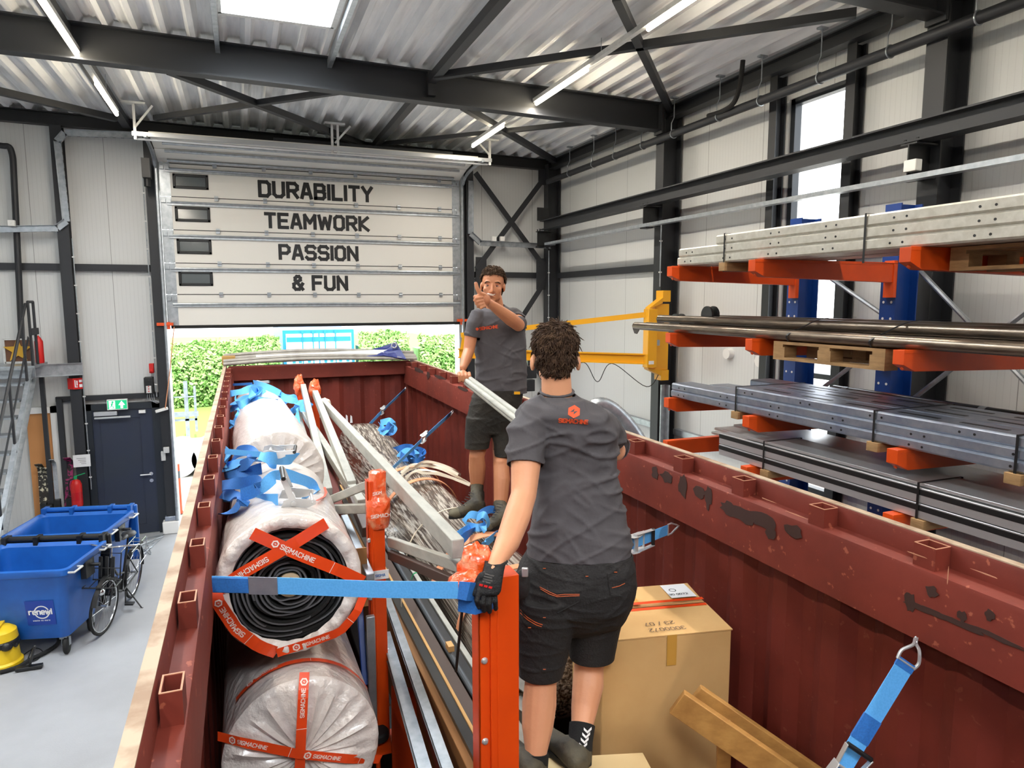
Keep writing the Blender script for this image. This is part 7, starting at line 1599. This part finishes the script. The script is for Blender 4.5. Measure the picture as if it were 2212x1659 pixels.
# ---- junction boxes and conduits
for (px, py, Y, lb) in ((1067, 516, 12.86, 'small white junction box on the cable tray beside the gate, left one'), (1085, 516, 12.86, 'small white junction box on the cable tray beside the gate, right one'), (25, 482, 12.9, 'small white junction box on the left cable tray by the dark downpipe')):
    q = at(px, py, Y=Y); mk('junction_box', B().box((q.x-.045, Y-.03, q.z-.045), (q.x+.045, Y+.04, q.z+.045)).cyl((q.x, Y-.03, q.z), .012, .008, (0, -1, 0), 8), 'white', label=lb, cat='junction box', bevel=.006)
q = at(1968, 386, X=5.5); mk('junction_box', B().box((5.47, q.y-.06, 5.11), (5.55, q.y+.06, 5.21)), 'white', label='white junction box on the long cable tray near the second crane bracket', cat='junction box', bevel=.006)
def conduit(x, y, z0, z1, lb, d=(0, -1, 0)):
    r = empty('conduit', (x, y, z0), lb, 'conduit'); mk('tube', B().tube([(x, y, z0), (x, y, z1)], .009, 8), 'galv', r); b = B(); z = z0+.2
    while z < z1: b.box((x-.02, y-.012, z), (x+.02, y+.014, z+.02)); z += .45
    mk('clips', b, 'galv_white', r)
conduit(-2.46, 12.965, .9, 5.0, 'thin conduit with pale clips on the dark column left of the personnel door')
conduit(-1.40, 12.965, 2.4, 6.0, 'thin conduit with clips on the dark column left of the gate')
conduit(5.80, 12.83, 3.0, 5.0, 'thin conduit with clips on the dark corner column')
conduit(5.74, 8.74, 4.2, 5.1, 'thin conduit with clips on the dark column above the jib crane')
# ================================================================= outside the gate
struct('ground', B().box((-40, YB+.22, -.25), (50, 90, -.02)).box((XR+.35, -30, -.25), (50, YB+.25, -.02)), mat('paving', 'B9B6AE', .8, var=(1, 'A8A59C', .4, .7)), smooth=0)
mat('leaf', '6FA04E', .55, var=(2.5, 'A9C97E', .35, .65)); mat('truck_blue', '1F7FC4', .4); mat('truck_pale', 'BFE3F2', .5); mat('grass_far', '7A9A48', .9)
random.seed(11)
def foliage(name, x0, x1, y0, y1, zt, n, label, z0=0.1, cat='hedge'):
    b = B()
    for k in range(n):
        x = random.uniform(x0, x1); t = zt*(1+.10*noise.noise(V((x*.8, 1, 0)))+.06*noise.noise(V((x*3, 4, 0)))); z = z0+(t-z0)*random.random()**.6; e = math.sin(math.pi*min(1, max(0, (z-z0)/(t-z0)*.85+.1)))
        y = (y0+y1)/2-(y1-y0)/2*e*random.uniform(.55, 1.1); s = random.uniform(.04, .10); u = V((random.gauss(0, 1), random.gauss(0, 1), random.gauss(0, 1))).normalized(); w = u.orthogonal().normalized(); c = V((x, y, z))
        b.add([c-u*s, c+w*s*.6, c+u*s, c-w*s*.6], [(0, 1, 2, 3)])
    b.box((x0, (y0+y1)/2-.1, 0), (x1, y1, zt*.82))
    return mk(name, b, 'leaf', label=label, cat=cat, smooth=0)
foliage('hedge', -4.2, 1.15, 24.0, 25.6, 2.72, 14000, 'long bright green hedge outside, left of the blue truck'); foliage('hedge', 3.8, 5.6, 24.2, 25.4, 2.95, 3200, 'green hedge outside just right of the blue truck'); foliage('hedge', 6.0, 9.4, 24.2, 25.8, 2.75, 8000, 'green hedge outside at the right edge of the gate opening')
foliage('shrub', -2.55, -2.1, 20.4, 21.1, 1.45, 900, 'small green shrub outside by the left edge of the gate opening', cat='shrub')
mk('grass_bank', B().add([(-12, 22.2, -.02), (14, 22.2, -.02), (14, 24.4, .7), (-12, 24.4, .7), (14, 60, 1.2), (-12, 60, 1.2)], [(0, 1, 2, 3), (3, 2, 4, 5)]), 'grass_far', label='sunlit grass bank below the hedges outside', cat='grass', kind='stuff', smooth=0)
tk = empty('truck_trailer', (2.45, 26, 0), 'blue and white truck trailer seen from behind between the hedges outside', 'truck')
mk('cargo_box', B().box((1.26, 24.6, .9), (3.64, 32, 3.02)), 'truck_blue', tk); mk('door_leaf', B().box((1.36, 24.57, 1.0), (2.43, 24.6, 2.9)), 'truck_pale', tk); mk('door_leaf', B().box((2.47, 24.57, 1.0), (3.54, 24.6, 2.9)), 'truck_pale', tk)
mk('blue_stripe', B().box((1.38, 24.56, 2.62), (3.52, 24.57, 2.78)), 'truck_blue', tk)
for x in (1.9, 2.25, 2.65, 3.0): mk('lock_rod', B().tube([(x, 24.54, 1.0), (x, 24.54, 2.95)], .018, 6).box((x-.04, 24.52, 2.9), (x+.04, 24.57, 2.99)), 'truck_blue', tk)
b = B()
for k, x in enumerate((1.55, 1.75, 2.05, 2.6, 2.8, 3.1, 3.35)): b.box((x, 24.55, 1.9), (x+.1, 24.56, 2.35))
mk('painted_letters', b, 'truck_blue', tk, smooth=0); mk('underframe', B().box((1.4, 25, .5), (3.5, 31.5, .9)), 'steel_black', tk)
for x in (1.45, 3.2):
    for y in (25.8, 27.0): mk('wheel', B().cyl((x, y, .48), .5, .26, (1, 0, 0), 20), 'black_rubber', tk)
q = at(386, 1110, Y=14.2); bo = empty('traffic_bollard', (q.x, 14.2, 0), 'orange and grey banded traffic bollard just outside the gate', 'bollard')
mk('post', B().lathe([(0, 0), (.09, 0), (.07, .05), (.065, .95), (0, .97)], (q.x, 14.2, 0), n=16), 'orange_plastic', bo)
for z in (.2, .62): mk('reflective_band', B().lathe([(.0665, z), (.0665, z+.2)], (q.x, 14.2, 0), n=16), 'grey_tube', bo)
q = at(402, 900, Z=0); tb_ = empty('tow_stand', (q.x, 21.5, 0), 'dark metal stand on the yard outside the gate', 'stand')
X_ = at(402, 860, Y=21.5).x; mk('mast', B().box((X_-.05, 21.45, 0), (X_+.05, 21.55, 1.75)).box((X_+.2, 21.45, .3), (X_+.26, 21.55, 1.6)).box((X_-.4, 21.45, .62), (X_+.26, 21.5, .68)), 'galv_blue', tb_); mk('crossbar', B().box((X_-.42, 21.4, .75), (X_+.3, 21.5, .88)).box((X_-.3, 21.4, 1.3), (X_+.25, 21.45, 1.33)), 'galv_blue', tb_)
for px, lb in ((384, 'left'), (450, 'right')):
    q = at(px, 955, Y=17.2); r_ = .375; e = empty('concrete_pipe', (q.x, 17.2, 0), 'large pale concrete pipe lying outside the gate, %s one' % lb, 'pipe')
    mk('pipe', B().lathe([(0, .03), (.12, .03), (.13, 0), (r_, 0), (r_, 1.2), (0, 1.2)], (q.x, 17.2, r_-.02), (0, 1, 0), 28), 'paper', e)
